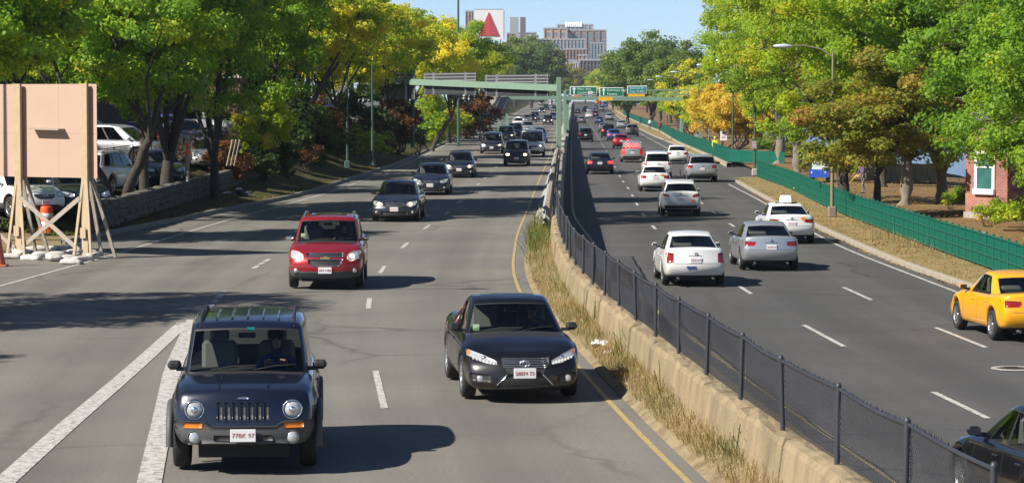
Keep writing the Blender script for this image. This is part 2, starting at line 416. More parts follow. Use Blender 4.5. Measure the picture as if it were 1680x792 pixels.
plain('hose_yellow', (0.65, 0.42, 0.05), 0.5); plain('cart_blue', (0.02, 0.07, 0.40), 0.25, coat=0.8); plain('roof_red', (0.62, 0.015, 0.02), 0.5)
plain('glass_building', (0.16, 0.22, 0.27), 0.08, 0.3, 0.2); plain('window_dark', (0.03, 0.035, 0.045), 0.08, 0.0, 0.2)
plain('facade_pale', (0.55, 0.52, 0.48), 0.8); plain('facade_grey', (0.33, 0.35, 0.37), 0.7); plain('facade_brick', (0.30, 0.19, 0.16), 0.85); plain('facade_dark', (0.14, 0.12, 0.13), 0.8)
plain('facade_rose', (0.42, 0.29, 0.24), 0.85)
plain('glass_teal', (0.05, 0.16, 0.15), 0.08, 0.2, 0.4, scale=2.0)
plain('tar', (0.075, 0.072, 0.068), 0.7)
plain('red_facet', (0.42, 0.02, 0.03), 0.5)
plain('manhole_iron', (0.07, 0.06, 0.055), 0.6, 0.5, 0.3, scale=12)

def glass_mat(name, tint, refl=1.0):
    m, t, b = _new(name)
    t.nodes.remove(b)
    tr = t.nodes.new('ShaderNodeBsdfTransparent'); tr.inputs[0].default_value = (*tint, 1)
    gl = t.nodes.new('ShaderNodeBsdfGlossy'); gl.inputs['Roughness'].default_value = 0.02; gl.inputs['Color'].default_value = (refl, refl, refl, 1)
    fr = t.nodes.new('ShaderNodeFresnel'); fr.inputs['IOR'].default_value = 1.5
    mx = t.nodes.new('ShaderNodeMixShader'); t.links.new(fr.outputs[0], mx.inputs[0]); t.links.new(tr.outputs[0], mx.inputs[1]); t.links.new(gl.outputs[0], mx.inputs[2])
    t.links.new(mx.outputs[0], t.nodes['Material Output'].inputs['Surface'])
    return m
glass_mat('car_glass', (0.72, 0.78, 0.75)); glass_mat('tinted_glass', (0.22, 0.25, 0.26))

def paint(name, col, metal=0.25, rough=0.28):
    m, t, b = _new('paint_' + name)
    tc = t.nodes.new('ShaderNodeTexCoord'); O = tc.outputs['Object']
    n = noise(t, O, 2.2, 5, 0.7); r = ramp(t, [(0.45, (0, 0, 0)), (0.8, (1, 1, 1))]); t.links.new(n.outputs['Fac'], r.inputs[0])
    # road dust gathers low on the body
    sx = t.nodes.new('ShaderNodeSeparateXYZ'); t.links.new(O, sx.inputs[0])
    low = t.nodes.new('ShaderNodeMapRange'); low.inputs['From Min'].default_value = 0.75; low.inputs['From Max'].default_value = 0.2; t.links.new(sx.outputs[2], low.inputs['Value'])
    f = mathn(t, 'MULTIPLY', mathn(t, 'ADD', mathn(t, 'MULTIPLY', low.outputs[0], 0.16), 0.012), mathn(t, 'ADD', r.outputs[0], 0.35))
    t.links.new(mixc(t, f, col, (0.22, 0.20, 0.17)), b.inputs['Base Color'])
    b.inputs['Metallic'].default_value = metal
    t.links.new(mathn(t, 'ADD', mathn(t, 'MULTIPLY', f, 0.8), rough), b.inputs['Roughness'])
    b.inputs['Coat Weight'].default_value = 0.75; b.inputs['Coat Roughness'].default_value = 0.03
    return m
for nm, c, me_ in (('navy', (0.008, 0.013, 0.032), .3), ('black', (0.004, 0.004, 0.007), .2), ('red', (0.33, 0.006, 0.010), .35), ('slate', (0.022, 0.028, 0.042), .4),
                   ('midnight', (0.010, 0.014, 0.030), .3), ('white', (0.74, 0.74, 0.73), 0.0), ('silver', (0.46, 0.48, 0.51), .6), ('grey', (0.20, 0.205, 0.215), .5),
                   ('taxi', (0.78, 0.36, 0.004), 0.0), ('blue', (0.03, 0.08, 0.26), .35), ('wine', (0.10, 0.010, 0.018), .35), ('brown', (0.05, 0.042, 0.04), .4), ('teal', (0.03, 0.10, 0.13), .3)):
    paint(nm, c, me_)
M = MATS
# ================================================================== SURVEYED LINES (photo points -> ground curves)
ZL, ZR = 0.0, -0.70
YS = np.concatenate([np.arange(14, 240, 1.5), np.arange(240, 600, 6.0), np.arange(600, 1700, 25.0)])
def curve(px, z, sm=5.0):
    P = [G(u, v, z) for u, v in px]; P.sort(key=lambda p: p.y)
    y = np.array([p.y for p in P]); x = np.array([p.x for p in P])
    fine = np.arange(0, 1800, 1.0)
    fx = np.interp(fine, y, x)
    k0 = (x[1] - x[0]) / (y[1] - y[0]); k1 = 0.0235
    fx = np.where(fine < y[0], x[0] + (fine - y[0]) * k0, fx); fx = np.where(fine > y[-1], x[-1] + (fine - y[-1]) * k1, fx)
    g = np.exp(-0.5 * (np.arange(-20, 21) / sm) ** 2); g /= g.sum()
    pad = np.concatenate([fx[0] + (fine[:20] - fine[20]) * (fx[1] - fx[0]), fx, fx[-1] + (np.arange(20) + 1) * k1])
    fs = np.convolve(pad, g, 'valid')
    return lambda Y: float(np.interp(Y, fine, fs))
xLedge = curve([(0, 469), (65, 450), (163, 426.5), (240, 401), (327, 375), (376, 360), (480, 333), (547, 314), (630, 283), (691, 258), (735, 236), (769, 222), (800, 208), (838, 191)], ZL)
xLkerb = curve([(-140, 452), (0, 424), (162, 389), (280, 366), (380, 345), (483, 325), (547, 305), (602, 287), (658, 268), (713, 243), (760, 221.5), (795, 207), (834, 190)], ZL)
xL12 = curve([(245, 788), (267, 687), (283, 605), (330, 518), (344, 496), (420, 434), (599, 348), (690, 305), (777, 251), (820, 229), (850, 212)], ZL)
xL23 = curve([(662, 792), (632, 672), (613, 608), (599, 500), (623, 441), (667, 400), (698, 373), (733, 351), (751, 334), (769, 318), (784, 303), (796, 292), (806, 282), (816, 273), (850, 240), (880, 210)], ZL)
xYel = curve([(1128, 790), (1050, 715), (955, 610), (872, 515), (846, 466), (840, 438), (848, 385), (866, 343), (880, 307), (893, 277), (900, 260), (912, 217), (919, 191)], ZL, 3.5)
xMed = curve([(1160, 790), (1078, 715), (975, 605), (893, 515), (868, 470), (858, 438), (866, 390), (882, 343), (893, 307), (905, 270), (911, 250), (920, 212)], ZL, 3.5)
xWall = curve([(1512, 855), (1373, 764), (1267, 699), (1191, 644), (1131, 598), (1083, 557), (1042, 527), (1010, 500), (973, 471), (932, 427), (914, 371), (912, 357), (920, 260), (928, 214)], 0.8)
xRyel = curve([(1470, 790), (1300, 675), (1204, 606), (1065, 503), (990, 420), (940, 354), (938, 310), (937, 271), (938, 230)], ZR)
xR12 = curve([(1628, 690), (1518, 639), (1356, 553), (1296, 523), (1190, 455), (1075, 378), (1052.6, 349), (1041, 328), (1032, 310), (1021, 297), (993, 245), (976, 216), (962, 195)], ZR)
xR23 = curve([(1800, 640), (1617, 570), (1525, 535), (1420, 488), (1367, 465), (1262, 408), (1181, 357), (1151, 333), (1095, 290), (1040, 240), (1012, 216), (990, 197)], ZR)
xRedge = curve([(1690, 524), (1573, 481), (1479, 444), (1437, 429), (1380, 406), (1338, 384.5), (1244, 327), (1202, 306), (1150, 277), (1094, 243), (1072, 231), (1048, 218), (1012, 196)], ZR)
xRkerb = curve([(1705, 515), (1585, 473), (1517, 451), (1441, 422), (1388, 397), (1342, 378), (1282, 342), (1251, 325), (1208, 300), (1160, 270), (1105, 237), (1072, 224), (1050, 213), (1014, 193)], ZR)
xGfence = curve([(1720, 480), (1653, 452), (1554, 418), (1479, 389), (1403, 361), (1346, 336), (1297, 310), (1238, 289), (1179, 261), (1113, 233), (1084, 215), (1048, 201), (1015, 184)], ZR + 0.2)
def lot_z(Y): return min(0.7 + 0.022 * (Y - 77), 2.4 + 0.002 * (Y - 155)) if Y < 155 else 2.42 + 0.002 * (Y - 155)

def strip(name, lines, mat, ys=YS, kind='structure', smooth=True, parent=None, jit=0.0):
    """a sheet lofted through lines of (x(Y), z(Y)), given left to right"""
    vs = []; fs = []; uv = []; n = len(lines); rg = random.Random(name)
    for Y in ys:
        for i, (fx, fz) in enumerate(lines):
            j = rg.uniform(-jit, jit) if 0 < i < n - 1 else 0
            vs.append((fx(Y), Y, fz(Y) + rise(Y) + j)); uv.append((fx(Y) - xL23(Y), Y))
    for a in range(len(ys) - 1):
        for i in range(n - 1):
            k = a * n + i; fs.append((k, k + 1, k + n + 1, k + n))
    me = mesh_np(name, vs, fs, mat, smooth=smooth)
    ul = me.uv_layers.new(name='UVMap')
    li = np.zeros(len(me.loops), dtype=np.int32); me.loops.foreach_get('vertex_index', li)
    ul.data.foreach_set('uv', np.array(uv, dtype=np.float32)[li].ravel())
    o = mobj(name, me, parent)
    if kind and parent is None:
        o['kind'] = kind; b0 = len(TV); TV.extend(vs); TF.extend([tuple(i + b0 for i in f) for f in fs])
    return o
TV, TF = [], []
def K(c): return lambda Y: c
def off(f, d): return lambda Y: f(Y) + d
def mixl(f, g, t): return lambda Y: f(Y) * (1 - t) + g(Y) * t

# far ground and water
g = MB(); S = 5000
g.add([(-S, -200, -2.6), (S, -200, -2.6), (S, S, -2.6), (-S, S, -2.6)], [(0, 1, 2, 3)])
o = g.build('ground', M['far_ground']); o['kind'] = 'structure'
m, t, b = _new('river_water')
tc = t.nodes.new('ShaderNodeTexCoord'); n_ = noise(t, mapping(t, tc.outputs['Object'], (0.5, 1.6, 1)), 0.9, 5, 0.6)
b.inputs['Base Color'].default_value = (0.02, 0.045, 0.10, 1); b.inputs['Roughness'].default_value = 0.12; b.inputs['IOR'].default_value = 1.33
bumpn(t, n_.outputs['Fac'], b, 0.35, 0.3)
rv = MB(); rv.add([(24, 20, -1.75), (420, 20, -1.75), (560, 3500, -1.75), (70, 3500, -1.75)], [(0, 1, 2, 3)])
o = rv.build('river', M['river_water']); o['kind'] = 'structure'

# roads
lzf = K(ZL)
left_road = strip('left_road', [(off(xLkerb, -0.02), K(ZL)), (xLedge, K(ZL)), (xL12, K(ZL)), (xL23, K(ZL)), (xYel, K(ZL)), (off(xMed, 0.25), K(ZL - 0.01))], M['asphalt_left'])
right_road = strip('right_road', [(off(xRyel, -0.8), K(ZR)), (xRyel, K(ZR)), (xR12, K(ZR)), (xR23, K(ZR)), (xRedge, K(ZR)), (off(xRkerb, 0.05), K(ZR))], M['asphalt_right'])

# the bay on the right where a park road joins
strip('park_entry_road', [(off(xRkerb, -0.3), K(ZR + 0.004)), (off(xRkerb, 0.6), K(ZR + 0.006)), (off(xGfence, 1.6), K(ZR + 0.01))], M['asphalt_right'], ys=np.arange(168, 224, 3.0))

# painted lines: each dash is a part of its road
def line_piece(parent, fx, y0, y1, wd, z, mat, name, n=None):
    n = n or max(1, int((y1 - y0) / 3)); ys = np.linspace(y0, y1, n + 1)
    vs = []; fs = []
    for Y in ys:
        vs += [(fx(Y) - wd / 2, Y, z + rise(Y)), (fx(Y) + wd / 2, Y, z + rise(Y))]
    for i in range(n): fs.append((2 * i, 2 * i + 1, 2 * i + 3, 2 * i + 2))
    return mobj(name, mesh_np(name, vs, fs, mat), parent)
for (a, b_) in ((41.6, 47.3),): line_piece(left_road, xL23, 40.0, 45.5, 0.11, 0.008, M['line_white'], 'lane_dash')
Y = 59.0
while Y < 640:
    line_piece(left_road, xL23, Y, Y + 3.05, 0.12, 0.008, M['line_white'], 'lane_dash'); Y += 11.9
for y0, y1 in ((58.6, 60.2), (60.7, 61.6), (62.1, 63.3), (63.7, 64.4), (72.8, 74.2), (74.7, 75.6), (75.9, 77.2)):
    line_piece(left_road, xL12, y0, y1, 0.14, 0.008, M['line_white'], 'lane_dash')
Y = 86.0
while Y < 640:
    line_piece(left_road, xL12, Y, Y + 3.05, 0.12, 0.008, M['line_white'], 'lane_dash'); Y += 11.9
line_piece(left_road, off(xLedge, 0.0), 56, 700, 0.11, 0.008, M['line_white'], 'edge_line', 150)
line_piece(left_road, xYel, 24, 700, 0.085, 0.008, M['line_yellow'], 'yellow_line', 260)
# worn gore stripes where the ramp merges
def stripe_px(px, wd, name, parent, z, mat):
    P = [G(u, v, z) for u, v in px]; P.sort(key=lambda p: p.y)
    fx = lambda Y: float(np.interp(Y, [p.y for p in P], [p.x for p in P]))
    k = (P[-1].x - P[0].x) / (P[-1].y - P[0].y)
    return line_piece(parent, fx, P[0].y, P[-1].y, wd * math.sqrt(1 + k * k), z, mat, name, 12)
stripe_px([(-60, 850), (10, 786), (109, 698), (218, 605), (303, 528)], 0.30, 'gore_stripe', left_road, 0.008, M['line_white'])
stripe_px([(234, 850), (245, 788), (267, 687), (283, 605), (318, 524)], 0.30, 'gore_stripe', left_road, 0.012, M['line_white'])
# right road
for y0, y1 in ((44.6, 48.6), (57.5, 63.0)): line_piece(right_road, xR12, y0, y1, 0.12, ZR + 0.008, M['line_white'], 'lane_dash')
for y0, y1 in ((57.3, 62.3), (70.8, 75.6)): line_piece(right_road, xR23, y0, y1, 0.12, ZR + 0.008, M['line_white'], 'lane_dash')
Y = 73.0
while Y < 700:
    line_piece(right_road, xR12, Y, Y + 3.05, 0.12, ZR + 0.008, M['line_white'], 'lane_dash')
    if Y > 80: line_piece(right_road, xR23, Y + 2, Y + 5.05, 0.12, ZR + 0.008, M['line_white'], 'lane_dash')
    Y += 12.0
line_piece(right_road, off(xRedge, 0), 40, 166, 0.11, ZR + 0.008, M['line_white'], 'edge_line', 60)
line_piece(right_road, off(xRedge, 0), 235, 700, 0.11, ZR + 0.008, M['line_white'], 'edge_line', 100)
line_piece(right_road, xRyel, 24, 700, 0.11, ZR + 0.008, M['line_yellow'], 'yellow_line', 200)
# manhole
p = G(1662, 605, ZR); mh = MB()
mh.lathe([(0.0, 0.010), (0.27, 0.012), (0.29, 0.004)], 24); mh.lathe([(0.31, 0.002), (0.33, 0.014), (0.42, 0.014), (0.44, 0.0)], 24, m=1)
for k in range(-3, 4): mh.box((0, k * 0.07, 0.016), (0.4 - abs(k) * 0.05, 0.02, 0.008))
o = mh.build('manhole_cover', [M['manhole_iron'], M['concrete_grey']], None, (p.x, p.y, ZR + 0.012)); tag(o, 'round iron manhole cover set in the right road near the yellow taxi', 'manhole')

# kerbs: separate kerb stones
def kerb(name, fx, side, y0, y1, step, z, h, mat, wd=0.16):
    root = strip(name, [(off(fx, side * 0.02), K(z - 0.05)), (off(fx, side * 0.02), K(z + h - 0.02)), (off(fx, side * wd), K(z + h - 0.02)), (off(fx, side * wd), K(z - 0.05))],
                 mat, ys=np.arange(y0, y1, 4.0), smooth=False)
    Y = y0; rg = random.Random(name); n = 0
    while Y < min(y1, 250) - step:
        a = Vector((fx(Y + 0.012), Y + 0.012, z + rise(Y))); b_ = Vector((fx(Y + step - 0.012), Y + step - 0.012, z + rise(Y)))
        mb = MB(); mid = (a + b_) / 2; ang = -math.atan2(b_.x - a.x, b_.y - a.y)
        mb.box((0, 0, h / 2 - 0.02), (wd, (b_ - a).length, h + 0.06), bev=0.02)
        mb.build('kerb_stone', mat, root, (mid.x + side * (wd / 2 - 0.004 + rg.uniform(-.006, .006)), mid.y, mid.z + rg.uniform(-.004, .006)), (0, 0, ang)); Y += step
    return root
kerb('left_kerb', xLkerb, -1, 85, 700, 2.4, ZL, 0.15, M['granite_kerb'])
kerb('right_kerb', xRkerb, 1, 40, 170, 2.4, ZR, 0.15, M['kerb_stone'], 0.2)
kerb('far_right_kerb', xRkerb, 1, 212, 700, 6.0, ZR, 0.16, M['kerb_stone'], 0.2)

# verges and banks
left_bank = strip('left_verge', [(off(xLkerb, -9.0), lambda Y: lot_z(Y) - 0.05), (off(xLkerb, -6.0), lambda Y: lot_z(Y) * 0.9), (off(xLkerb, -4.2), lambda Y: lot_z(Y) * 0.62), (off(xLkerb, -2.8), lambda Y: 0.2 + lot_z(Y) * 0.28),
                   (off(xLkerb, -1.4), lambda Y: 0.16 + lot_z(Y) * .08), (off(xLkerb, -0.15), K(0.12))], M['verge_green'], ys=YS[YS > 90], jit=0.06)
strip('parking_lot', [(K(-160), lot_z), (off(xLkerb, -30), lot_z), (off(xLkerb, -16), lot_z), (off(xLkerb, -5.2), lambda Y: lot_z(Y) + 0.0)], M['asphalt_lot'], ys=YS[(YS > 90) & (YS < 420)])
# apron by the plywood hoarding (dirt) and the near left pavement
strip('left_apron', [(off(xLkerb, -60), lambda Y: lot_z(max(Y, 60)) - 0.1), (off(xLkerb, -9), lambda Y: max(0.06, lot_z(max(Y, 60)) - 0.2)), (off(xLkerb, -5), K(0.10)), (off(xLkerb, -2.2), K(0.05)), (off(xLkerb, 0.0), K(0.004))], M['median_dirt'], ys=YS[YS < 93])
strip('median_strip', [(off(xMed, -0.0), K(0.008)), (off(xMed, 0.12), K(0.07)), (mixl(xMed, xWall, 0.5), K(0.16)), (off(xWall, -0.12), K(0.30))], M['median_dirt'], ys=YS[YS < 95], jit=0.03)
strip('median_gutter', [(off(xWall, 0.05), K(ZR + 0.2)), (mixl(xWall, xRyel, 0.6), K(ZR + 0.07)), (off(xRyel, -0.35), K(ZR + 0.005))], M['median_dirt'], ys=YS[YS < 110], jit=0.03)
strip('far_median', [(off(xMed, 0.0), K(0.006)), (off(xMed, 0.1), K(0.10)), (off(xWall, -0.1), K(0.16))], M['concrete_grey'], ys=YS[YS > 93])
strip('right_verge', [(off(xRkerb, 0.19), K(ZR + 0.125)), (mixl(xRkerb, xGfence, 0.5), K(ZR + 0.17)), (off(xGfence, 0.0), K(ZR + 0.20)), (off(xGfence, 1.2), K(ZR + 0.22))], M['verge_dry'], ys=YS[(YS < 176)], jit=0.02)
strip('far_right_verge', [(off(xRkerb, 0.19), K(ZR + 0.13)), (off(xGfence, 0.6), K(ZR + 0.2)), (off(xGfence, 1.5), K(ZR + 0.2))], M['verge_dry'], ys=YS[YS > 215])
strip('park_ground', [(off(xGfence, 1.0), K(ZR + 0.215)), (off(xGfence, 4), K(ZR + 0.4)), (off(xGfence, 9), K(ZR + 0.3)), (off(xGfence, 15), K(ZR - 0.1)), (off(xGfence, 18), K(-1.9))], M['park_ground'], jit=0.05)

TERR = BVHTree.FromPolygons(TV, TF)
def gz(x, y, default=0.0):
    h = TERR.ray_cast(Vector((x, y, 30)), Vector((0, 0, -1)))[0]
    return h.z if h is not None else default
def snap(p): return Vector((p[0], p[1], gz(p[0], p[1], p[2])))
def GT(u, v):
    """where the sight line through a photo pixel meets the ground"""
    d = Vector(((u - UC) / FPX, 0, 0)) + _fw + _up * ((VC - v) / FPX)
    h = TERR.ray_cast(Vector((0, 0, CAMZ)) + d * 12, d.normalized())[0]
    return h if h is not None else G(u, v, 0)

# ================================================================== MEDIAN WALL + CHAIN-LINK FENCE
wall_blocks = []
mw = empty('median_wall', (xWall(50), 50, 0), 0, 'low weathered tan concrete wall along the median between the two roads', 'wall')
def wall_block(y0, y1, parent, oz, top, bot, th0, th1, mat, rough=0.02, seed=0):
    rg = random.Random(seed * 7 + 1); n = 5; prof = [(-th1 / 2 - 0.10, bot), (-th1 / 2 - 0.09, bot + 0.25), (-th0 / 2 - 0.02, top - 0.09), (-th0 / 2 + 0.02, top - 0.02), (0, top), (th0 / 2 - 0.02, top - 0.015), (th0 / 2, top - 0.05), (th1 / 2, bot)]
    vs = []; fs = []; k = len(prof)
    for i in range(n + 1):
        Y = y0 + (y1 - y0) * i / n
        for (px, pz) in prof:
            j = rough if 1 < prof.index((px, pz)) < 7 else 0
            vs.append((xWall(Y) + px + rg.uniform(-j, j) - parent.location.x, Y - parent.location.y, pz + rise(Y) + rg.uniform(-j, j) - parent.location.z))
    for i in range(n):
        for q in range(k - 1): a = i * k + q; fs.append((a, a + k, a + k + 1, a + 1))
    fs.append(tuple(range(k))); fs.append(tuple(range(n * k, n * k + k))[::-1])
    return mobj('wall_block', mesh_np('wall_block', vs, fs, mat), parent)
Y = 18.0; i = 0
while Y < 88:
    wall_block(Y + 0.012, Y + 3.05 - 0.012, mw, 0, 0.80, ZR - 0.1, 0.26, 0.42, M['concrete_wall'], 0.022, i); Y += 3.05; i += 1
barrier = empty('median_barrier', (xWall(150), 150, 0), 0, 'long grey concrete median barrier running to the distance', 'barrier')
while Y < 690:
    L_ = 3.0 if Y < 240 else 9.0
    wall_block(Y + 0.012, Y + L_ - 0.012, barrier, 0, 0.80, ZR - 0.1, 0.24, 0.44, M['concrete_grey'], 0.006, i); Y += L_; i += 1

cf = empty('chain_link_fence', (xWall(40), 40, 0.8), 0, 'sagging black chain-link fence on the tan median wall', 'fence')
FH = 0.80
fy = [21.9]
while fy[-1] < 86: fy.append(fy[-1] + 3.05)
rg = random.Random(5)
tops = []
for Y in fy:
    x = xWall(Y) + 0.02; lean = rg.uniform(-0.03, 0.03)
    a = Vector((x, Y, 0.74)); tp = Vector((x + lean, Y + rg.uniform(-.02, .02), 0.80 + FH)); tops.append(tp)
    mb = MB(); mb.tube([a - cf.location, tp - cf.location + Vector((0, 0, 0.03))], 0.030, 8)
    mb.lathe([(0.0, 0.05), (0.02, 0.045), (0.033, 0.02), (0.033, 0)], 8, c=tp - cf.location + Vector((0, 0, 0.02)))
    mb.build('post', M['fence_black'], cf)
def fence_pt(i, t):
    Y = fy[i] + (fy[i + 1] - fy[i]) * t
    tp = tops[i].lerp(tops[i + 1], t); bx = Vector((xWall(Y) + 0.055, Y, 0.83))
    sag = 0.035 * math.sin(math.pi * t) * (0.6 + 0.4 * math.sin(i * 2.3))
    return bx, tp + Vector((0.03, 0, -sag))
for i in range(len(fy) - 1):
    mb = MB()
    rp = [fence_pt(i, k / 6)[1] - cf.location - Vector((0.02, 0, 0.0)) for k in range(7)]
    mb.tube(rp, 0.020, 6); mb.build('top_rail', M['fence_black'], cf)
    # woven wires, kinked at every crossing so the two sets interlace
    mb = MB(); near = fy[i] < 60
    pitch = 0.062 if near else 0.11; wr_ = 0.0023 if near else 0.0036; n = int(round(3.05 / pitch)); nh = int(round(FH / pitch))
    vs = []; fs = []
    tri = [(math.cos(a), math.sin(a)) for a in (0.5, 2.6, 4.7)]
    for sgn in (1, -1):
        for q in range(-nh, n + nh + 1):
            seg = []
            for h in (0.0, 0.5, 1.0):
                t = (q + sgn * h * nh * 1.0) / n if sgn > 0 else (q - h * nh) / n
                seg.append((t, h))
            t0, t1 = seg[0][0], seg[-1][0]
            # clip to the bay
            def pt(t_, h_):
                a_, b_ = fence_pt(i, t_); bow = 0.03 * math.sin(math.pi * h_) * math.sin(3 * t_ + i * 1.7)
                return a_.lerp(b_, h_) + Vector((bow, 0, 0))
            lo, hi = 0.0, 1.0
            dt = t1 - t0
            for lim, gt in ((0.0, True), (1.0, False)):
                hh = (lim - t0) / dt
                if gt == (dt > 0): lo = max(lo, hh)
                else: hi = min(hi, hh)
            if hi - lo < 0.02: continue
            A = pt(t0 + dt * lo, lo) - cf.location; B = pt(t0 + dt * hi, hi) - cf.location; Cm = pt(t0 + dt * (lo + hi) / 2, (lo + hi) / 2) - cf.location
            base = len(vs)
            for P in (A, Cm, B):
                for (cx_, cz_) in tri: vs.append((P.x + cx_ * wr_ * 1.3, P.y + cz_ * wr_, P.z + cz_ * wr_))
            for s_ in (0, 3):
                for k in range(3): fs.append((base + s_ + k, base + s_ + (k + 1) % 3, base + s_ + 3 + (k + 1) % 3, base + s_ + 3 + k))
    # twisted barbs along the top edge
    for q in range(int(n * 1.0)):
        P = fence_pt(i, (q + .5) / n)[1] - cf.location; base = len(vs); h = rg.uniform(0.02, 0.05)
        vs += [tuple(P + Vector((-0.008, -0.006, -0.01))), tuple(P + Vector((0.008, 0.006, -0.01))), tuple(P + Vector((rg.uniform(-.02, .02), rg.uniform(-.02, .02), h)))]
        fs.append((base, base + 1, base + 2))
    o = mobj('wire_mesh', mesh_np('wire_mesh', vs, fs, M['fence_black']), cf)

# ================================================================== GUARDRAIL beyond the fence, on the left of the median
gr = empty('guardrail', (xWall(100) - 0.4, 92, 0), 0, 'galvanised steel guardrail at the start of the grey median barrier', 'guardrail')
def gx(Y): return xWall(Y) - 0.42
prof = [(-0.04, 0.0), (0.03, 0.05), (0.03, 0.10), (-0.03, 0.16), (0.03, 0.22), (0.03, 0.27), (-0.04, 0.32)]
for z0 in (0.42, 0.82):
    vs = []; fs = []; ys = np.arange(88, 186, 2.0)
    for Y in ys:
        for (dx, dz) in prof: vs.append((gx(Y) - dx - gr.location.x, Y - gr.location.y, z0 + dz * 0.9))
    for a in range(len(ys) - 1):
        for q in range(6): k = a * 7 + q; fs.append((k, k + 7, k + 8, k + 1))
    mobj('rail', mesh_np('rail', vs, fs, M['facade_grey']), gr)
for Y in np.arange(89, 186, 2.0):
    MB().box((0, 0, 0.6), (0.14, 0.2, 1.2), bev=0.01).build('post', M['timber_grey'], gr, (gx(Y) + 0.13 - gr.location.x, Y - gr.location.y, 0.0))

# ================================================================== GREEN PARK FENCES
def green_fence(name, fx, fz, y0, y1, step, h, label, thin=False):
    root = empty(name, (fx(y0), y0, fz(y0)), 0, label, 'fence'); L0 = root.location
    ys = np.arange(y0, y1 + 0.01, step); far_mb = MB(); far_n = 0
    for i in range(len(ys) - 1):
        A = Vector((fx(ys[i]), ys[i], fz(ys[i]) + rise(ys[i]))) - L0; B = Vector((fx(ys[i + 1]), ys[i + 1], fz(ys[i + 1]) + rise(ys[i + 1]))) - L0
        d = (B - A); ang = -math.atan2(d.x, d.y); L_ = math.hypot(d.x, d.y); mid = (A + B) / 2
        farb = ys[i] > 330
        mb = far_mb if farb else MB()
        # pressed vertical ribs in the sheet
        nr = 14 if not farb else 4; vs = []; fs = []; nrm = Vector((math.cos(ang), math.sin(ang), 0))
        for k in range(nr * 2 + 1):
            P = A.lerp(B, k / (nr * 2)) + nrm * (0.006 if k % 2 else -0.006)
            vs += [tuple(P + Vector((0, 0, 0.06))), tuple(P + Vector((0, 0, h - 0.03)))]
        for k in range(nr * 2): fs.append((2 * k, 2 * k + 2, 2 * k + 3, 2 * k + 1))
        if farb: mb.add(vs, fs)
        else:
            mb.add(vs, fs); mb.build('panel', M['fence_green'], root); mb = MB()
        for zr in (0.10, h * 0.40, h * 0.68, h - 0.05):
            mb.bar(A + Vector((-0.03, 0, zr)), B + Vector((-0.03, 0, zr)), 0.03, 0.035, m=1 if farb else 0)
        if not farb: mb.build('rail', M['fence_green_post'], root); mb = MB()
        mb.box((A.x, A.y, A.z + h / 2), (0.07, 0.07, h + 0.06), rz=ang, m=1 if farb else 0)
        if not farb: mb.build('post', M['fence_green_post'], root)
    if far_mb.v:
        o = far_mb.build('far_bays', [M['fence_green'], M['fence_green_post']], root); o['kind'] = 'stuff'
    return root
green_fence('park_fence', xGfence, lambda Y: ZR + 0.20, 62.0, 175.0, 1.25, 1.08, 'green sheet fence along the near right verge, between dry grass and park')
low_wall = strip('low_kerb_wall', [(off(xGfence, -0.3), K(ZR - 0.05)), (off(xGfence, -0.28), K(ZR + 0.34)), (off(xGfence, 0.1), K(ZR + 0.34)), (off(xGfence, 0.12), K(ZR - .05))], M['kerb_stone'], ys=YS[YS > 205], smooth=False, kind=None)
tag(low_wall, 'low tan concrete kerb wall carrying the distant green fence', 'wall')
green_fence('far_park_fence', off(xGfence, -0.1), lambda Y: ZR + 0.34, 207.0, 690.0, 2.4, 1.15, 'distant green sheet fence on the low concrete wall beside the river path')
# the return that runs back to the park
rf = empty('fence_return', (xGfence(207) - .1, 207, ZR + .2), 0, 'short green fence return at the park entry, ending by the grey tree trunk', 'fence')
a = Vector((xGfence(207) - .1, 207, ZR + .34)); b_ = G(1287, 272, ZR + 0.22)
nb = 4
for i in range(nb):
    A = a.lerp(b_, i / nb) - rf.location; B = a.lerp(b_, (i + 1) / nb) - rf.location
    MB().bar(A + Vector((0, 0, 0.55)), B + Vector((0, 0, 0.55)), 0.02, 0.95).build('panel', M['fence_green'], rf)
    MB().bar(A + Vector((0, -.03, 0.9)), B + Vector((0, -.03, 0.9)), 0.03, 0.05).bar(A + Vector((0, -.03, 0.45)), B + Vector((0, -.03, 0.45)), 0.03, 0.05).build('rail', M['fence_green_post'], rf)
    MB().box((A.x, A.y, A.z + 0.55), (0.07, 0.07, 1.15)).build('post', M['fence_green_post'], rf)
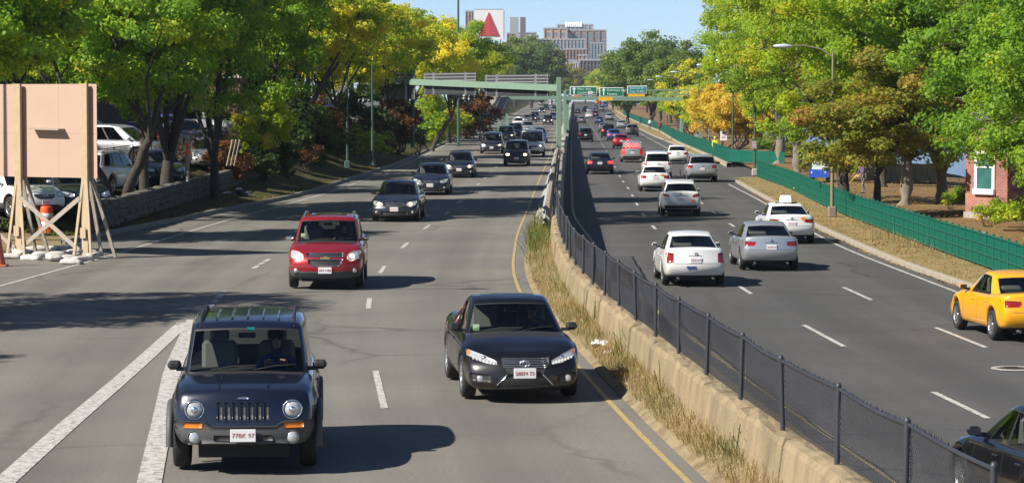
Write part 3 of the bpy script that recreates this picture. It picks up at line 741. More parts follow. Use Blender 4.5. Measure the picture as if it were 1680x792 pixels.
# ================================================================== TREES
def leaf_cloud(rs, centers, radii, per, size, flat=0.65, droop=0.0):
    """many small leaf quads round cluster centres; returns verts(N*4,3), rnd(N)"""
    n = len(centers); idx = np.repeat(np.arange(n), per)
    N = len(idx)
    d = rs.normal(size=(N, 3)); d /= np.linalg.norm(d, axis=1)[:, None]
    r = rs.random(N) ** 0.45
    P = centers[idx] + d * (radii[idx] * r)[:, None] * np.array([1, 1, flat])
    nrm = d * 0.7 + rs.normal(size=(N, 3)) * 0.55 + np.array([0, 0, 0.75]); nrm /= np.linalg.norm(nrm, axis=1)[:, None]
    a = rs.normal(size=(N, 3)); a[:, 2] -= droop; a -= nrm * (a * nrm).sum(1)[:, None]; a /= np.linalg.norm(a, axis=1)[:, None]
    b = np.cross(nrm, a)
    L = size * (0.65 + 0.7 * rs.random(N)); W = L * (0.30 + 0.22 * rs.random(N))
    V = np.empty((N, 4, 3))
    V[:, 0] = P - a * L[:, None] * 0.5; V[:, 1] = P + b * W[:, None] - nrm * (W * 0.25)[:, None]
    V[:, 2] = P + a * L[:, None] * 0.5 - np.array([0, 0, 1]) * (L * 0.12)[:, None]; V[:, 3] = P - b * W[:, None] - nrm * (W * 0.25)[:, None]
    cl = rs.random(n)
    rnd = np.clip(0.55 * cl[idx] + 0.45 * rs.random(N) + rs.normal(size=N) * 0.06, 0, 1)
    return V.reshape(-1, 3), rnd
def quad_mesh(name, V, rnd, mat):
    me = bpy.data.meshes.new(name); N = len(V) // 4
    me.vertices.add(len(V)); me.vertices.foreach_set('co', V.astype(np.float32).ravel())
    me.loops.add(len(V)); me.loops.foreach_set('vertex_index', np.arange(len(V), dtype=np.int32))
    me.polygons.add(N); me.polygons.foreach_set('loop_start', np.arange(0, len(V), 4, dtype=np.int32))
    at_ = me.attributes.new('rnd', 'FLOAT', 'FACE'); at_.data.foreach_set('value', rnd.astype(np.float32))
    me.materials.append(mat); me.update(calc_edges=True)
    return me
TREES = {}
def make_tree(key, seed, H, Rc, base, nclu, per, leaf, trunk_r, forks=1, flat=0.65, droop=0.3, crad=(0.55, 1.0), lean=0.0):
    rs = np.random.RandomState(seed); rg = random.Random(seed)
    # crown: lobes on an irregular ellipsoid
    lob = rs.normal(size=(10, 3)); lob /= np.linalg.norm(lob, axis=1)[:, None]; amp = rs.uniform(-0.28, 0.22, 10)
    cz = (base + H) / 2; hz = (H - base) / 2
    C = []
    while len(C) < nclu:
        d = rs.normal(size=3); d /= np.linalg.norm(d)
        k = 1 + (amp * np.exp(-3.5 * (1 - lob @ d))).sum()
        r = k * (rs.random() ** 0.38) * 0.94
        p = np.array([d[0] * Rc * r, d[1] * Rc * r, cz + d[2] * hz * r])
        if p[2] < base * 0.8: continue
        taper = 1.0 - 0.25 * max(0, (p[2] - cz) / hz)
        p[0] *= taper; p[1] *= taper
        C.append(p)
    C = np.array(C); rad = rs.uniform(crad[0], crad[1], len(C))
    V, rnd = leaf_cloud(rs, C, rad, per, leaf, flat, droop)
    crown = quad_mesh('crown', V, rnd, M['leaf_green'])
    # trunk and limbs
    mb = MB()
    fz = base * rg.uniform(0.75, 1.0)
    limbs = []
    for f in range(forks):
        a0 = rg.uniform(0, 6.28) + f * 6.28 / max(1, forks)
        dx, dy = (math.cos(a0), math.sin(a0)) if forks > 1 else (0, 0)
        path = []; rr = []
        for k in range(7):
            t = k / 6; spread = (t ** 1.3) * (Rc * 0.32 if forks > 1 else Rc * 0.05) + lean * t
            path.append((dx * spread + rg.uniform(-.05, .05) + (0.12 * dx if forks > 1 else 0), dy * spread + rg.uniform(-.05, .05) + (0.12 * dy if forks > 1 else 0), -0.25 + t * (fz + 0.25)))
            rr.append(trunk_r * ((1.45 - 1.1 * min(1, t * 5)) if t < 0.2 else 1.0) * (1 - 0.4 * t) if k else trunk_r * 1.55)
        if forks > 1: rr = [r_ * 0.72 for r_ in rr]
        mb.tube(path, rr, 10, caps=False); top = Vector(path[-1]); tr = rr[-1]
        for k in range(4 if forks > 1 else 6):
            a = rg.uniform(0, 6.28); hgt = rg.uniform(0.35, 0.85) * (H - fz); out = Rc * rg.uniform(0.35, 0.7)
            e = top + Vector((math.cos(a) * out, math.sin(a) * out, hgt)); mid = top.lerp(e, 0.5) + Vector((rg.uniform(-.5, .5), rg.uniform(-.5, .5), rg.uniform(0, .6)))
            pth = [top - Vector((0, 0, 0.15)), top.lerp(mid, 0.5) + Vector((0, 0, 0.1)), mid, mid.lerp(e, 0.55), e]
            mb.tube(pth, [tr * 0.62, tr * 0.5, tr * 0.36, tr * 0.22, tr * 0.1], 7, caps=False)
            limbs += [(p_, tr * q_) for p_, q_ in zip(pth[1:], (0.3, 0.24, 0.16, 0.1))]
    LP = np.array([list(p_) for p_, _ in limbs])
    for ci in range(0, len(C), 2):
        c = C[ci]; k = int(np.argmin(((LP - c) ** 2).sum(1) + 3 * np.maximum(0, LP[:, 2] - c[2])))
        p0 = Vector(LP[k]); e = Vector(c); md = p0.lerp(e, 0.5) + Vector((rg.uniform(-.3, .3), rg.uniform(-.3, .3), rg.uniform(-.1, .4)))
        r0 = min(limbs[k][1], 0.05)
        mb.tube([p0, md, e], [r0, r0 * 0.6, 0.008], 4, caps=False)
    trunk = mb.mesh('trunk', M['bark'])
    TREES[key] = (trunk, crown)
make_tree('tall1', 14, 20.0, 5.4, 2.3, 300, 225, 0.165, 0.36, 1, 0.6, 0.4, (0.6, 1.05))
make_tree('locust1', 11, 11.5, 5.4, 2.9, 175, 260, 0.15, 0.33, 2, 0.55, 0.5)
make_tree('locust2', 12, 11.0, 5.0, 3.0, 160, 260, 0.15, 0.28, 1, 0.55, 0.5)
make_tree('locust3', 13, 12.5, 5.8, 3.4, 165, 250, 0.165, 0.34, 2, 0.6, 0.4)
make_tree('oak1', 21, 15.0, 6.8, 2.2, 260, 300, 0.155, 0.42, 1, 0.6, 0.1, (0.6, 1.15))
make_tree('oak3', 25, 13.0, 6.4, 1.7, 245, 300, 0.155, 0.40, 1, 0.6, 0.1, (0.6, 1.1))
make_tree('oak2', 22, 14.0, 6.0, 2.7, 225, 300, 0.15, 0.36, 1, 0.6, 0.1, (0.6, 1.1))
make_tree('maple1', 23, 9.0, 4.2, 2.3, 125, 230, 0.17, 0.22, 1, 0.55, 0.3, (0.5, 0.9))
make_tree('far1', 31, 13.0, 6.2, 2.5, 150, 150, 0.33, 0.35, 1, 0.7, 0.1, (0.8, 1.5))
make_tree('far2', 32, 11.5, 5.2, 2.0, 120, 150, 0.32, 0.3, 1, 0.7, 0.1, (0.8, 1.4))
make_tree('small2', 34, 7.0, 4.6, 1.1, 130, 190, 0.20, 0.16, 2, 0.55, 0.2, (0.5, 0.95))
make_tree('small1', 33, 6.5, 3.6, 1.5, 90, 150, 0.24, 0.14, 2, 0.55, 0.2, (0.45, 0.85))
make_tree('shrub1', 41, 2.2, 1.3, 0.15, 40, 110, 0.13, 0.05, 3, 0.7, 0.0, (0.25, 0.5))
make_tree('shrub2', 42, 1.5, 1.0, 0.08, 26, 110, 0.10, 0.03, 3, 0.7, 0.0, (0.2, 0.4))

def tree(key, pos, mat, label, rz=0.0, s=1.0, sx=1.0, group=None, bark=None, name=None, cat='tree'):
    tm, cm = TREES[key]
    name = name or ('tree' if cat == 'tree' else cat)
    pos = snap(pos); root = empty(name, pos, rz, label, cat, group); root.scale = (s * sx, s * sx, s)
    t_ = mobj('trunk' if cat == 'tree' else 'stems', tm, root); c_ = mobj('crown' if cat == 'tree' else 'foliage', cm, root)
    for o, m_ in ((t_, M[bark] if bark else None), (c_, M[mat])):
        if m_ is not None: o.material_slots[0].link = 'OBJECT'; o.material_slots[0].material = m_
    return root

def left_pos(Y, dk): x = xLkerb(Y) - dk; return (x, Y, max(0.1, lot_z(Y) * min(1, max(0.05, (dk - 1) / 5)) + rise(Y)))
GL = 'street trees along the left road'
p = at(196, 325, 101);  tree('locust1', p, 'leaf_green', 'thick forked green tree right beside the plywood hoarding', 0.4, 1.08, 0.95, GL)
p = at(237, 316, 104);  tree('locust2', p, 'leaf_green', 'thin leaning tree between the forked tree and the stout dark trunk', 2.4, 0.92, 0.9, GL)
p = at(275, 308, 107); tree('tall1', p, 'leaf_green', 'stout dark trunk behind the black parked sedan', 1.2, 1.0, 1.0, GL)
p = at(438, 300, 131); tree('tall1', p, 'leaf_green', 'green tree on the left verge above the yellow low twig, past the stone wall', 3.7, 1.0, 0.85, GL)
p = at(505, 262, 158); tree('locust2', p, 'leaf_gold', 'yellow-green tree leaning over the left verge before the dark lamp post', 3.3, 1.12, 1.1, GL)
p = at(545, 250, 178); tree('locust3', p, 'leaf_gold', 'tall yellow-green tree behind the left lamp post', 4.6, 1.0, 1.05, GL)
p = at(600, 240, 205); tree('locust1', p, 'leaf_gold', 'golden tree just left of the gantry leg', 2.1, 1.1, 1.05, GL)
p = at(705, 236, 232); tree('locust3', p, 'leaf_gold', 'golden tree with a leaning dark trunk under the gantry beam', 5.5, 1.08, 1.0, GL)
p = at(735, 216, 272); tree('locust2', p, 'leaf_lime', 'lime tree second past the gantry beam on the left', 1.0, 1.2, 1.15, GL)
Yl = [(300, 6.0, 'far1', 'leaf_gold', 0.97), (335, 7.5, 'far2', 'leaf_lime', 1.12), (370, 6.0, 'far1', 'leaf_lime', 0.98), (410, 7.0, 'far2', 'leaf_gold', 1.1), (455, 6.0, 'far1', 'leaf_lime', 0.95), (505, 7.5, 'far2', 'leaf_gold', 1.02), (560, 8.5, 'far1', 'leaf_lime', 0.92), (630, 9, 'far2', 'leaf_lime', 0.95), (700, 10, 'far1', 'leaf_blue', 0.9)]
ordn = ['third', 'fourth', 'fifth', 'sixth', 'seventh', 'eighth', 'ninth', 'tenth', 'eleventh']
for i, (Y, dk, k, mt, s) in enumerate(Yl):
    tree(k, left_pos(Y, dk), mt, f'{ {"leaf_gold": "golden", "leaf_lime": "lime green", "leaf_blue": "dull green"}[mt] } tree, {ordn[i]} past the gantry along the left road', i * 1.3, s, 1.0, GL)
p = at(432, 298, 130); tree('small1', p, 'leaf_gold', 'small bright yellow tree at the foot of the green verge tree', 0.4, 0.68, 0.75, GL)
p = at(-40, 330, 86); tree('locust2', p, 'leaf_green', 'green tree behind the hoarding, hanging over its top', 4.0, 1.0, 1.0, GL)
p = at(70, 300, 108); tree('locust1', p, 'leaf_green', 'yellowing green tree behind the dark parked off-roader', 1.0, 1.05, 1.0, GL)
p = at(352, 290, 114); tree('tall1', p, 'leaf_green', 'tall slim tree behind the bank fence planks', 5.1, 0.95, 0.8, GL)
# trees left of the frame that shade the near road
tree('locust1', (-19.5, 54.0, 0.6), 'leaf_green', 'green tree just outside the frame, left of the hoarding', 0.9, 1.05, 1.0, GL)
tree('locust2', (-17.5, 43.5, 0.4), 'leaf_green', 'smaller green tree outside the frame, nearest the camera on the left', 2.9, 0.7, 0.65, GL)
# second row behind the lot
GB = 'trees behind the left parking lot'
for i, (u, Y, k, mt, s, lab) in enumerate([(30, 128, 'locust3', 'leaf_green', 1.05, 'green tree above the hoarding at the left frame edge'), (120, 150, 'locust2', 'leaf_lime', 1.2, 'yellow-tinged tree behind the hoarding, before the brick building'),
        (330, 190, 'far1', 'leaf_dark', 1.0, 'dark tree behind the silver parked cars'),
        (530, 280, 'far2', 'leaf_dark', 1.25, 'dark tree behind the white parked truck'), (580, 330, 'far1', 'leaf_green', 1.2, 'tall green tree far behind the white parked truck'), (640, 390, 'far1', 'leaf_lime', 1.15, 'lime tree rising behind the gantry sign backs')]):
    x = (u - UC) / FPX * Y; tree(k, (x, Y, lot_z(Y)), mt, lab, i * 1.9 + .5, s, 1.1, GB)
# right side
GRR = 'park trees on the right'
def rp(u, v, z): return GT(u, v)
tree('oak2', rp(1486, 336, -0.35), 'leaf_green', 'grey flared trunk left of the brick house, green oak', 0.2, 0.98, 1.0, GRR, 'bark_pale')
tree('oak3', rp(1545, 333, -0.35), 'leaf_lime', 'pale stout trunk next to the brick house corner, lime oak', 1.8, 0.92, 0.95, GRR, 'bark_pale')
tree('oak3', (20.6, 99, -0.3), 'leaf_green', 'big green oak overhanging the brick house at the right frame edge', 3.9, 0.95, 1.0, GRR)
tree('oak2', (26.5, 122, -0.3), 'leaf_green', 'green oak behind the brick house', 5.2, 1.1, 1.05, GRR)
tree('oak2', rp(1448, 306, -0.3), 'leaf_lime', 'dark thin trunk just right of the person with the hose', 2.6, 0.9, 0.85, GRR)
tree('maple1', rp(1376, 300, -0.3), 'leaf_olive', 'brownish maple over the blue golf cart', 0.6, 1.06, 1.1, GRR)
tree('maple1', (15.3, 112.5, 0), 'leaf_olive', 'olive-brown maple leaning over the lamp post behind the near fence', 3.1, 0.82, 1.2, GRR)
tree('oak1', (15.6, 126, 0), 'leaf_lime', 'dark trunk behind the lamp post with a broad lime crown', 4.9, 0.95, 0.95, GRR)
tree('oak3', (20.2, 92.5, 0), 'leaf_green', 'green oak outside the frame whose branches hang before the brick house', 0.3, 0.85, 0.95, GRR)
tree('oak1', (31, 140, 0), 'leaf_lime', 'lime oak far right behind the brick house by the river', 2.3, 1.1, 1.1, GRR)
tree('oak1', rp(1308, 283, -0.4), 'leaf_lime', 'tall grey trunk by the fence return with bright lime crown', 4.4, 1.0, 1.0, GRR, 'bark_pale')
tree('oak2', rp(1279, 268, -0.4), 'leaf_lime', 'slim grey trunk left of the tall one, lime crown', 0.9, 1.15, 1.05, GRR, 'bark_pale')
tree('oak1', rp(1395, 282, -0.5), 'leaf_lime', 'lime oak behind the golf cart by the water', 5.8, 1.05, 1.0, GRR)
tree('small1', rp(1262, 258, -0.6), 'leaf_orange', 'small orange tree behind the brown notice', 1.1, 1.05, 1.1, GRR)
for i, (Y, dk, k, mt, sc_, lab) in enumerate([(226, 2.4, 'small2', 'leaf_orange', .95, 'orange tree beside the dark banner'), (243, 2.2, 'small2', 'leaf_orange', 1.0, 'golden orange tree left of the banner'), (260, 2.4, 'small2', 'leaf_orange', .95, 'orange tree second left of the banner'),
        (300, 3.2, 'small2', 'leaf_gold', 1.0, 'yellow tree beside the teal road sign'), (330, 2.6, 'small2', 'leaf_gold', .95, 'yellow tree below the teal road sign'), (362, 3.0, 'small2', 'leaf_gold', 1.0, 'yellow tree right of the yellow sign tab'), (395, 3.0, 'small2', 'leaf_lime', .95, 'lime tree low behind the second green sign')]):
    tree(k, (xGfence(Y) + dk, Y, 0), mt, lab, i * 1.3 + .4, sc_, 1.0, GRR)
tree('far2', (xGfence(345) + 11, 345, 0), 'leaf_lime', 'tall lime tree rising behind the yellow path trees', 1.1, 0.8, 1.0, GRR)
Yr = [(425, 4.5, 'far2', 'leaf_gold', 0.95), (462, 4.5, 'far2', 'leaf_lime', 1.0), (505, 5, 'far2', 'leaf_gold', 1.0), (560, 5, 'far2', 'leaf_lime', 1.0), (630, 6, 'far2', 'leaf_gold', 1.0), (720, 7, 'far2', 'leaf_lime', 1.05)]
for i, (Y, dk, k, mt, s) in enumerate(Yr):
    tree(k, (xGfence(Y) + dk, Y, ZR + 0.2 + rise(Y)), mt, f'{ {"leaf_gold": "yellow", "leaf_lime": "lime green"}[mt] } riverside tree, {["first","second","third","fourth","fifth","sixth"][i]} beyond the road signs', i * 1.7, s, 1.15, GRR)
for (u, vt, Y, k, mt, s, lab) in [(1068, 40, 470, 'far1', 'leaf_blue', 1.32, 'big dull green tree against the sky, right of the brick block'), (1112, 70, 430, 'far1', 'leaf_blue', 1.1, 'dull green tree beside the lime oaks'),
                                   (1030, 62, 520, 'far2', 'leaf_blue', 1.4, 'dull green tree at the left of the big one against the sky')]:
    x = (u - UC) / FPX * Y; tree(k, (x, Y, -0.5), mt, lab, u * 0.1, s, 1.0, 'tall riverside trees against the sky')
# far end of the road
GE = 'trees at the far end of the road'
for i, (u, Y, k, mt, s, lab) in enumerate([(872, 800, 'far1', 'leaf_blue', 1.7, 'dark green tree below the rooftops, left of centre'), (905, 900, 'far2', 'leaf_lime', 1.25, 'yellow-green tree left of the gantry post, far away'), (845, 760, 'far2', 'leaf_blue', 1.75, 'dull green tree behind the lime trees on the left'),
        (935, 1150, 'far2', 'leaf_olive', 1.45, 'brownish tree at the end of the road, left'), (960, 1180, 'far1', 'leaf_olive', 1.2, 'brownish tree at the end of the road, right'), (912, 1250, 'far1', 'leaf_olive', 1.4, 'olive tree behind the gantry post, far away'),
        (985, 1000, 'far2', 'leaf_lime', 1.2, 'lime tree above the yellow road sign tab'), (1005, 820, 'far1', 'leaf_gold', 1.0, 'yellow tree above the second green road sign'), (890, 1100, 'far1', 'leaf_lime', 1.3, 'lime tree at the far bend of the left road'), (1010, 1180, 'far1', 'leaf_blue', 1.5, 'dull green tree at the foot of the brick block'),
        (800, 620, 'far1', 'leaf_gold', 1.08, 'golden tree below the red triangle sign'), (765, 540, 'far1', 'leaf_lime', 1.1, 'lime tree in front of the red triangle sign')]):
    x = (u - UC) / FPX * Y; tree(k, (x, Y, rise(Y) - 0.2), mt, lab, i * 2.1, s, 1.1, GE)
for i in range(14):
    Y = 2200 + 80 * (i % 4); x = 200 + i * 45; tree(['far1', 'far2'][i % 2], (x, Y, -1.0), 'leaf_blue', 'dim green tree on the far river bank, number %s from the left' % ['one','two','three','four','five','six','seven','eight','nine','ten','eleven','twelve','thirteen','fourteen'][i], i * 1.1, 1.5, 1.6, 'trees on the far river bank')
# shrubs on the left bank
GS = 'shrubs on the left bank'
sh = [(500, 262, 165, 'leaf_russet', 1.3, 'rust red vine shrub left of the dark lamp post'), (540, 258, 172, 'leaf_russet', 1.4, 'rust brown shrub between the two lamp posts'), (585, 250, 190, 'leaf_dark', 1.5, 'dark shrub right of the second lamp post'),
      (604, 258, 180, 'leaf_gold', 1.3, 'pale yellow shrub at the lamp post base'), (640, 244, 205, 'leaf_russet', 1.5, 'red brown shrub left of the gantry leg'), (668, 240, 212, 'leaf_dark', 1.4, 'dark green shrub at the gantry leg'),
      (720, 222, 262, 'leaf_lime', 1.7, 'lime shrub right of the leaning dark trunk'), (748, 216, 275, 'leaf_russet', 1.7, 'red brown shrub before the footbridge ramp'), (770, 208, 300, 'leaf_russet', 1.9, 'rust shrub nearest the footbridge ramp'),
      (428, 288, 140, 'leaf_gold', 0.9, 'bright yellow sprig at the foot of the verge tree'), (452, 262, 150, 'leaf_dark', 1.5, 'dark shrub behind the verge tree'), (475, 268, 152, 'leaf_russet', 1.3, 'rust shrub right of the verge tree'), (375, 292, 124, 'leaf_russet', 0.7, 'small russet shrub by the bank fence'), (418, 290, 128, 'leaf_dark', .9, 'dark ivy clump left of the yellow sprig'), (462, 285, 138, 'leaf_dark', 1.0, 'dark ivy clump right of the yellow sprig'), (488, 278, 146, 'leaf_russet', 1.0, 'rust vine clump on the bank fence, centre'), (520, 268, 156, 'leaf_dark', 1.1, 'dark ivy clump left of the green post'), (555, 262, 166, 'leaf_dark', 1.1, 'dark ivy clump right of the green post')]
for i, (u, v, Y, mt, s, lab) in enumerate(sh):
    p = at(u, v, Y)
    tree(['shrub1', 'shrub2'][i % 2], p, mt, lab, i * 1.2, s * 1.25, 1.15, GS, None, 'shrub', 'shrub')
for i, (u, v, mt, s, lab) in enumerate([(1668, 378, 'leaf_gold', 0.9, 'yellow-green hosta clump at the right frame edge'), (1632, 372, 'leaf_gold', 0.75, 'yellow-green hosta clump left of the frame edge one'), (1600, 352, 'leaf_lime', 0.8, 'leafy lime plant against the brick house wall'), (1672, 360, 'leaf_green', 0.9, 'dark green bush behind the hostas'),
        (1572, 345, 'leaf_lime', 0.7, 'staked lime plant between oak and house'), (1388, 292, 'leaf_green', 0.9, 'green bush between golf cart and person'), (1400, 288, 'leaf_green', 0.7, 'small green bush near the hose'), (1250, 252, 'leaf_green', 1.0, 'green bush behind the far fence by the notice'), (1330, 285, 'leaf_olive', 0.7, 'dry olive bush left of the golf cart'), (1300, 262, 'leaf_olive', 1.1, 'dry bush beside the tall grey trunk')]):
    p = rp(u, v, -0.4); tree('shrub2', p, mt, lab, i * 2.2, s, 1.25, 'plants in the park beds', None, 'shrub', 'shrub')

# ------------------------------------------------------------------ grass, weeds, leaf litter (uncountable)
def blades(name, pts, hmin, hmax, wd, mat, label, lean=0.35, seed=1, cat='weeds'):
    rs = np.random.RandomState(seed); P = np.array(pts); N = len(P)
    h = rs.uniform(hmin, hmax, N); a = rs.uniform(0, 6.283, N); d = np.stack([np.cos(a), np.sin(a), 0 * a], 1)
    ln = rs.normal(size=(N, 3)) * lean; ln[:, 2] = 1; ln /= np.linalg.norm(ln, axis=1)[:, None]
    V = np.empty((N, 4, 3)); w_ = wd * rs.uniform(0.5, 1.4, N)
    V[:, 0] = P - d * (w_ * .5)[:, None]; V[:, 1] = P + d * (w_ * .5)[:, None]
    tip = P + ln * h[:, None]; V[:, 2] = tip + d * (w_ * .3)[:, None] ; V[:, 3] = tip - d * (w_ * .3)[:, None]
    rnd = np.clip(rs.random(N) * 0.6 + 0.4 * np.sin(P[:, 1] * 1.3 + P[:, 0] * 2.1) * 0.5 + 0.1, 0, 1)
    o = mobj(name, quad_mesh(name, V.reshape(-1, 3), rnd, M[mat])); tag(o, label, cat, None, 'stuff')
    return o
rs = np.random.RandomState(77)
pts = []
for _ in range(22000):
    Y = rs.uniform(22, 92) if rs.random() < 0.7 else rs.uniform(24, 60); t = rs.random() ** 1.15
    dens = 0.5 + 0.5 * math.sin(Y * 0.9 + 3 * t) * math.sin(Y * 0.23)
    if rs.random() > 0.25 + 0.75 * dens: continue
    xm, xw = xMed(Y), xWall(Y) - 0.2
    x = xm + 0.12 + (xw - xm - 0.1) * t
    pts.append((x, Y, 0.05 + 0.22 * t))
blades('median_weeds', pts, 0.03, 0.20, 0.010, 'grass_dry', 'dry straw-coloured weeds along the left foot of the median wall', 0.35, 3)
pts = []
for _ in range(1400):
    Y = rs.normal(87, 6.0); xm, xw = xMed(Y), xWall(Y) - 0.15; pts.append((xm + 0.05 + (xw - xm) * rs.random(), Y, 0.1))
for _ in range(260):
    c = [(40.5, .8), (46, .75), (52, .7), (33, .8), (62, .6)][rs.randint(5)]; Y = rs.normal(c[0], 0.35); pts.append((xMed(Y) + (xWall(Y) - xMed(Y)) * c[1] + rs.normal() * 0.12, Y, 0.2))
blades('green_weeds', pts, 0.10, 0.6, 0.018, 'grass_green', 'tall green weeds on the median beside the guardrail end', 0.5, 4)
pts = [(xWall(Y) + 0.25 + abs(rs.normal()) * 0.28, Y, ZR + 0.15) for Y in rs.uniform(22, 80, 3500)]
blades('gutter_weeds', pts, 0.04, 0.25, 0.02, 'grass_dry', 'dry weeds behind the chain-link fence, by the right road', 0.5, 6)
pts = []
for _ in range(16000):
    Y = 40 + 132 * rs.random() ** 1.2; x0, x1 = xRkerb(Y) + 0.22, xGfence(Y) - 0.02; t = rs.random(); 
    if rs.random() > 0.35 + 0.65 * (math.sin(Y * 0.35) * math.sin(x0 + t * 3) * .5 + .5): continue
    pts.append((x0 + (x1 - x0) * t, Y, ZR + 0.13 + 0.07 * t))
blades('verge_grass', pts, 0.02, 0.07, 0.018, 'grass_dry', 'short dry grass on the right verge', 0.5, 7, 'grass')
pts = [(xGfence(Y) - abs(rs.normal()) * 0.5 - .05, Y, ZR + 0.18) for Y in rs.normal(97, 7, 600)]
blades('tall_verge_grass', pts, 0.06, 0.32, 0.015, 'grass_dry', 'tall yellow grass against the near green fence by the lamp post', 0.3, 8, 'grass')
pts = []
for _ in range(16000):
    Y = 88 + 200 * rs.random() ** 1.3; t = rs.random(); pts.append((xLkerb(Y) - 0.2 - 4.5 * t, Y, 0.13 + (0.62 * lot_z(Y) - .1) * max(0, t - .25) / .75))
blades('bank_grass', pts, 0.03, 0.14, 0.025, 'grass_green', 'green grass on the left bank above the kerb', 0.5, 9, 'grass')
pts = [(xLkerb(Y) - 0.3 - 3.5 * rs.random() ** 1.5, Y, 0.17) for Y in 88 + 120 * rs.random(3000)] + [(xRkerb(Y) + 0.3 + 2.2 * rs.random(), Y, ZR + 0.17) for Y in rs.uniform(60, 150, 2500)] + [(xRkerb(Y) - 0.25 * rs.random(), Y, ZR + 0.02) for Y in rs.uniform(50, 150, 700)] + [(xGfence(Y) + 1.5 + 9 * rs.random(), Y, ZR + 0.5) for Y in rs.uniform(90, 190, 3500)]
blades('fallen_leaves', pts, 0.04, 0.09, 0.07, 'litter', 'brown fallen leaves scattered along the kerbs', 3.0, 10, 'leaves')
# ================================================================== CARS
def lerpl(pts, t):
    return float(np.interp(t, [p[0] for p in pts], [p[1] for p in pts]))
def smoothl(pts, t, h=0.03):
    return sum(lerpl(pts, t + k * h) * w_ for k, w_ in ((-2, .1), (-1, .2), (0, .4), (1, .2), (2, .1)))
def rnd_axis(r, mids):
    """sample positions on [-1,1], dense in the rounded ends"""
    e = [1.0, 1 - r * 0.12, 1 - r * 0.35, 1 - r * 0.65, 1 - r]
    s = sorted(set([round(x, 5) for x in [-q for q in e] + e + list(mids)]))
    out = [s[0]]
    for x in s[1:]:
        if x - out[-1] > 1e-4: out.append(x)
    return out
def lattice(A, B, C, fn):
    """closed box lattice; returns verts, faces with (axis, side, param centre)"""
    nx, ny, nz = len(A) - 1, len(B) - 1, len(C) - 1; idx = {}; V = []
    def vid(i, j, k):
        q = (i, j, k)
        if q not in idx: idx[q] = len(V); V.append(fn(A[i], B[j], C[k]))
        return idx[q]
    F = []
    for j in range(ny):
        for k in range(nz):
            for i, s_ in ((0, -1), (nx, 1)):
                q = [vid(i, j, k), vid(i, j + 1, k), vid(i, j + 1, k + 1), vid(i, j, k + 1)]
                F.append((q if s_ > 0 else q[::-1], 'x', s_, ((B[j] + B[j + 1]) / 2, (C[k] + C[k + 1]) / 2)))
    for i in range(nx):
        for k in range(nz):
            for j, s_ in ((0, -1), (ny, 1)):
                q = [vid(i, j, k), vid(i + 1, j, k), vid(i + 1, j, k + 1), vid(i, j, k + 1)]
                F.append((q if s_ < 0 else q[::-1], 'y', s_, ((A[i] + A[i + 1]) / 2, (C[k] + C[k + 1]) / 2)))
    for i in range(nx):
        for j in range(ny):
            for k, s_ in ((0, -1), (nz, 1)):
                q = [vid(i, j, k), vid(i + 1, j, k), vid(i + 1, j + 1, k), vid(i, j + 1, k)]
                F.append((q if s_ > 0 else q[::-1], 'z', s_, ((A[i] + A[i + 1]) / 2, (B[j] + B[j + 1]) / 2)))
    return V, F
def rounder(rx, ry, rz, top_only=False):
    r = (rx, ry, rz)
    def f(a, b, c):
        p = (a, b, c); inn = []; d = []
        for i in range(3):
            lim = 1 - r[i]
            lo = -lim if not (top_only and i == 2) else -9
            q = min(lim, max(lo, p[i])); inn.append(q); d.append((p[i] - q) / r[i])
        n = math.sqrt(sum(x * x for x in d))
        if n < 1e-9: return p
        return tuple(inn[i] + r[i] * d[i] / n for i in range(3))
    return f

class Tmpl:
    def __init__(s): s.parts = []
    def add(s, name, me, loc=(0, 0, 0), rot=(0, 0, 0), parent=-1, painted=False):
        s.parts.append((name, me, loc, rot, parent, painted)); return len(s.parts) - 1
    def make(s, root, pm):
        obs = []
        for (name, me, loc, rot, parent, painted) in s.parts:
            o = mobj(name, me, root if parent < 0 else obs[parent], loc, rot); obs.append(o)
            if painted and pm is not None: o.material_slots[0].link = 'OBJECT'; o.material_slots[0].material = pm
        return obs

WHEELS = {}
def wheel_meshes(r, wd=0.21, spokes=5, dark=False):
    key = (round(r, 2), spokes, dark)
    if key in WHEELS: return WHEELS[key]
    t_ = MB(); h = wd / 2
    t_.lathe([(r * 0.66, -h * 0.8), (r * 0.70, -h * 0.98), (r * 0.90, -h), (r * 0.97, -h * 0.82), (r, -h * 0.5), (r, h * 0.5), (r * 0.97, h * 0.82), (r * 0.90, h), (r * 0.70, h * 0.98), (r * 0.66, h * 0.8)], 28, axis='X')
    rm = MB(); R0 = r * 0.665
    rm.lathe([(0.0, h * 0.15), (R0, h * 0.15)], 24, m=1, axis='X')
    rm.lathe([(R0, h * 0.98), (R0 * 0.93, h * 0.95), (R0 * 0.90, h * 0.4), (R0 * 0.9, h * 0.1)], 24, axis='X')
    rm.lathe([(0.0, h * 0.85), (r * 0.13, h * 0.82), (r * 0.17, h * 0.55), (r * 0.18, h * 0.2)], 14, axis='X')
    for k in range(spokes):
        a = 2 * math.pi * k / spokes; ca, sa = math.cos(a), math.sin(a)
        for sp in ((-0.09, 0.09) if spokes <= 5 else (0.0,)):
            a2 = a + sp * 1.6; p0 = Vector((h * 0.62, math.cos(a + sp) * r * 0.12, math.sin(a + sp) * r * 0.12)); p1 = Vector((h * 0.78, math.cos(a2) * R0 * 0.95, math.sin(a2) * R0 * 0.95))
            rm.bar(p0, p1, 0.034 if spokes > 5 else 0.032, 0.03, up=(1, 0, 0))
    WHEELS[key] = (t_.mesh('wheel', M['rubber']), rm.mesh('rim', [M['black_plastic'] if dark else M['alloy'], M['black_plastic']]))
    return WHEELS[key]

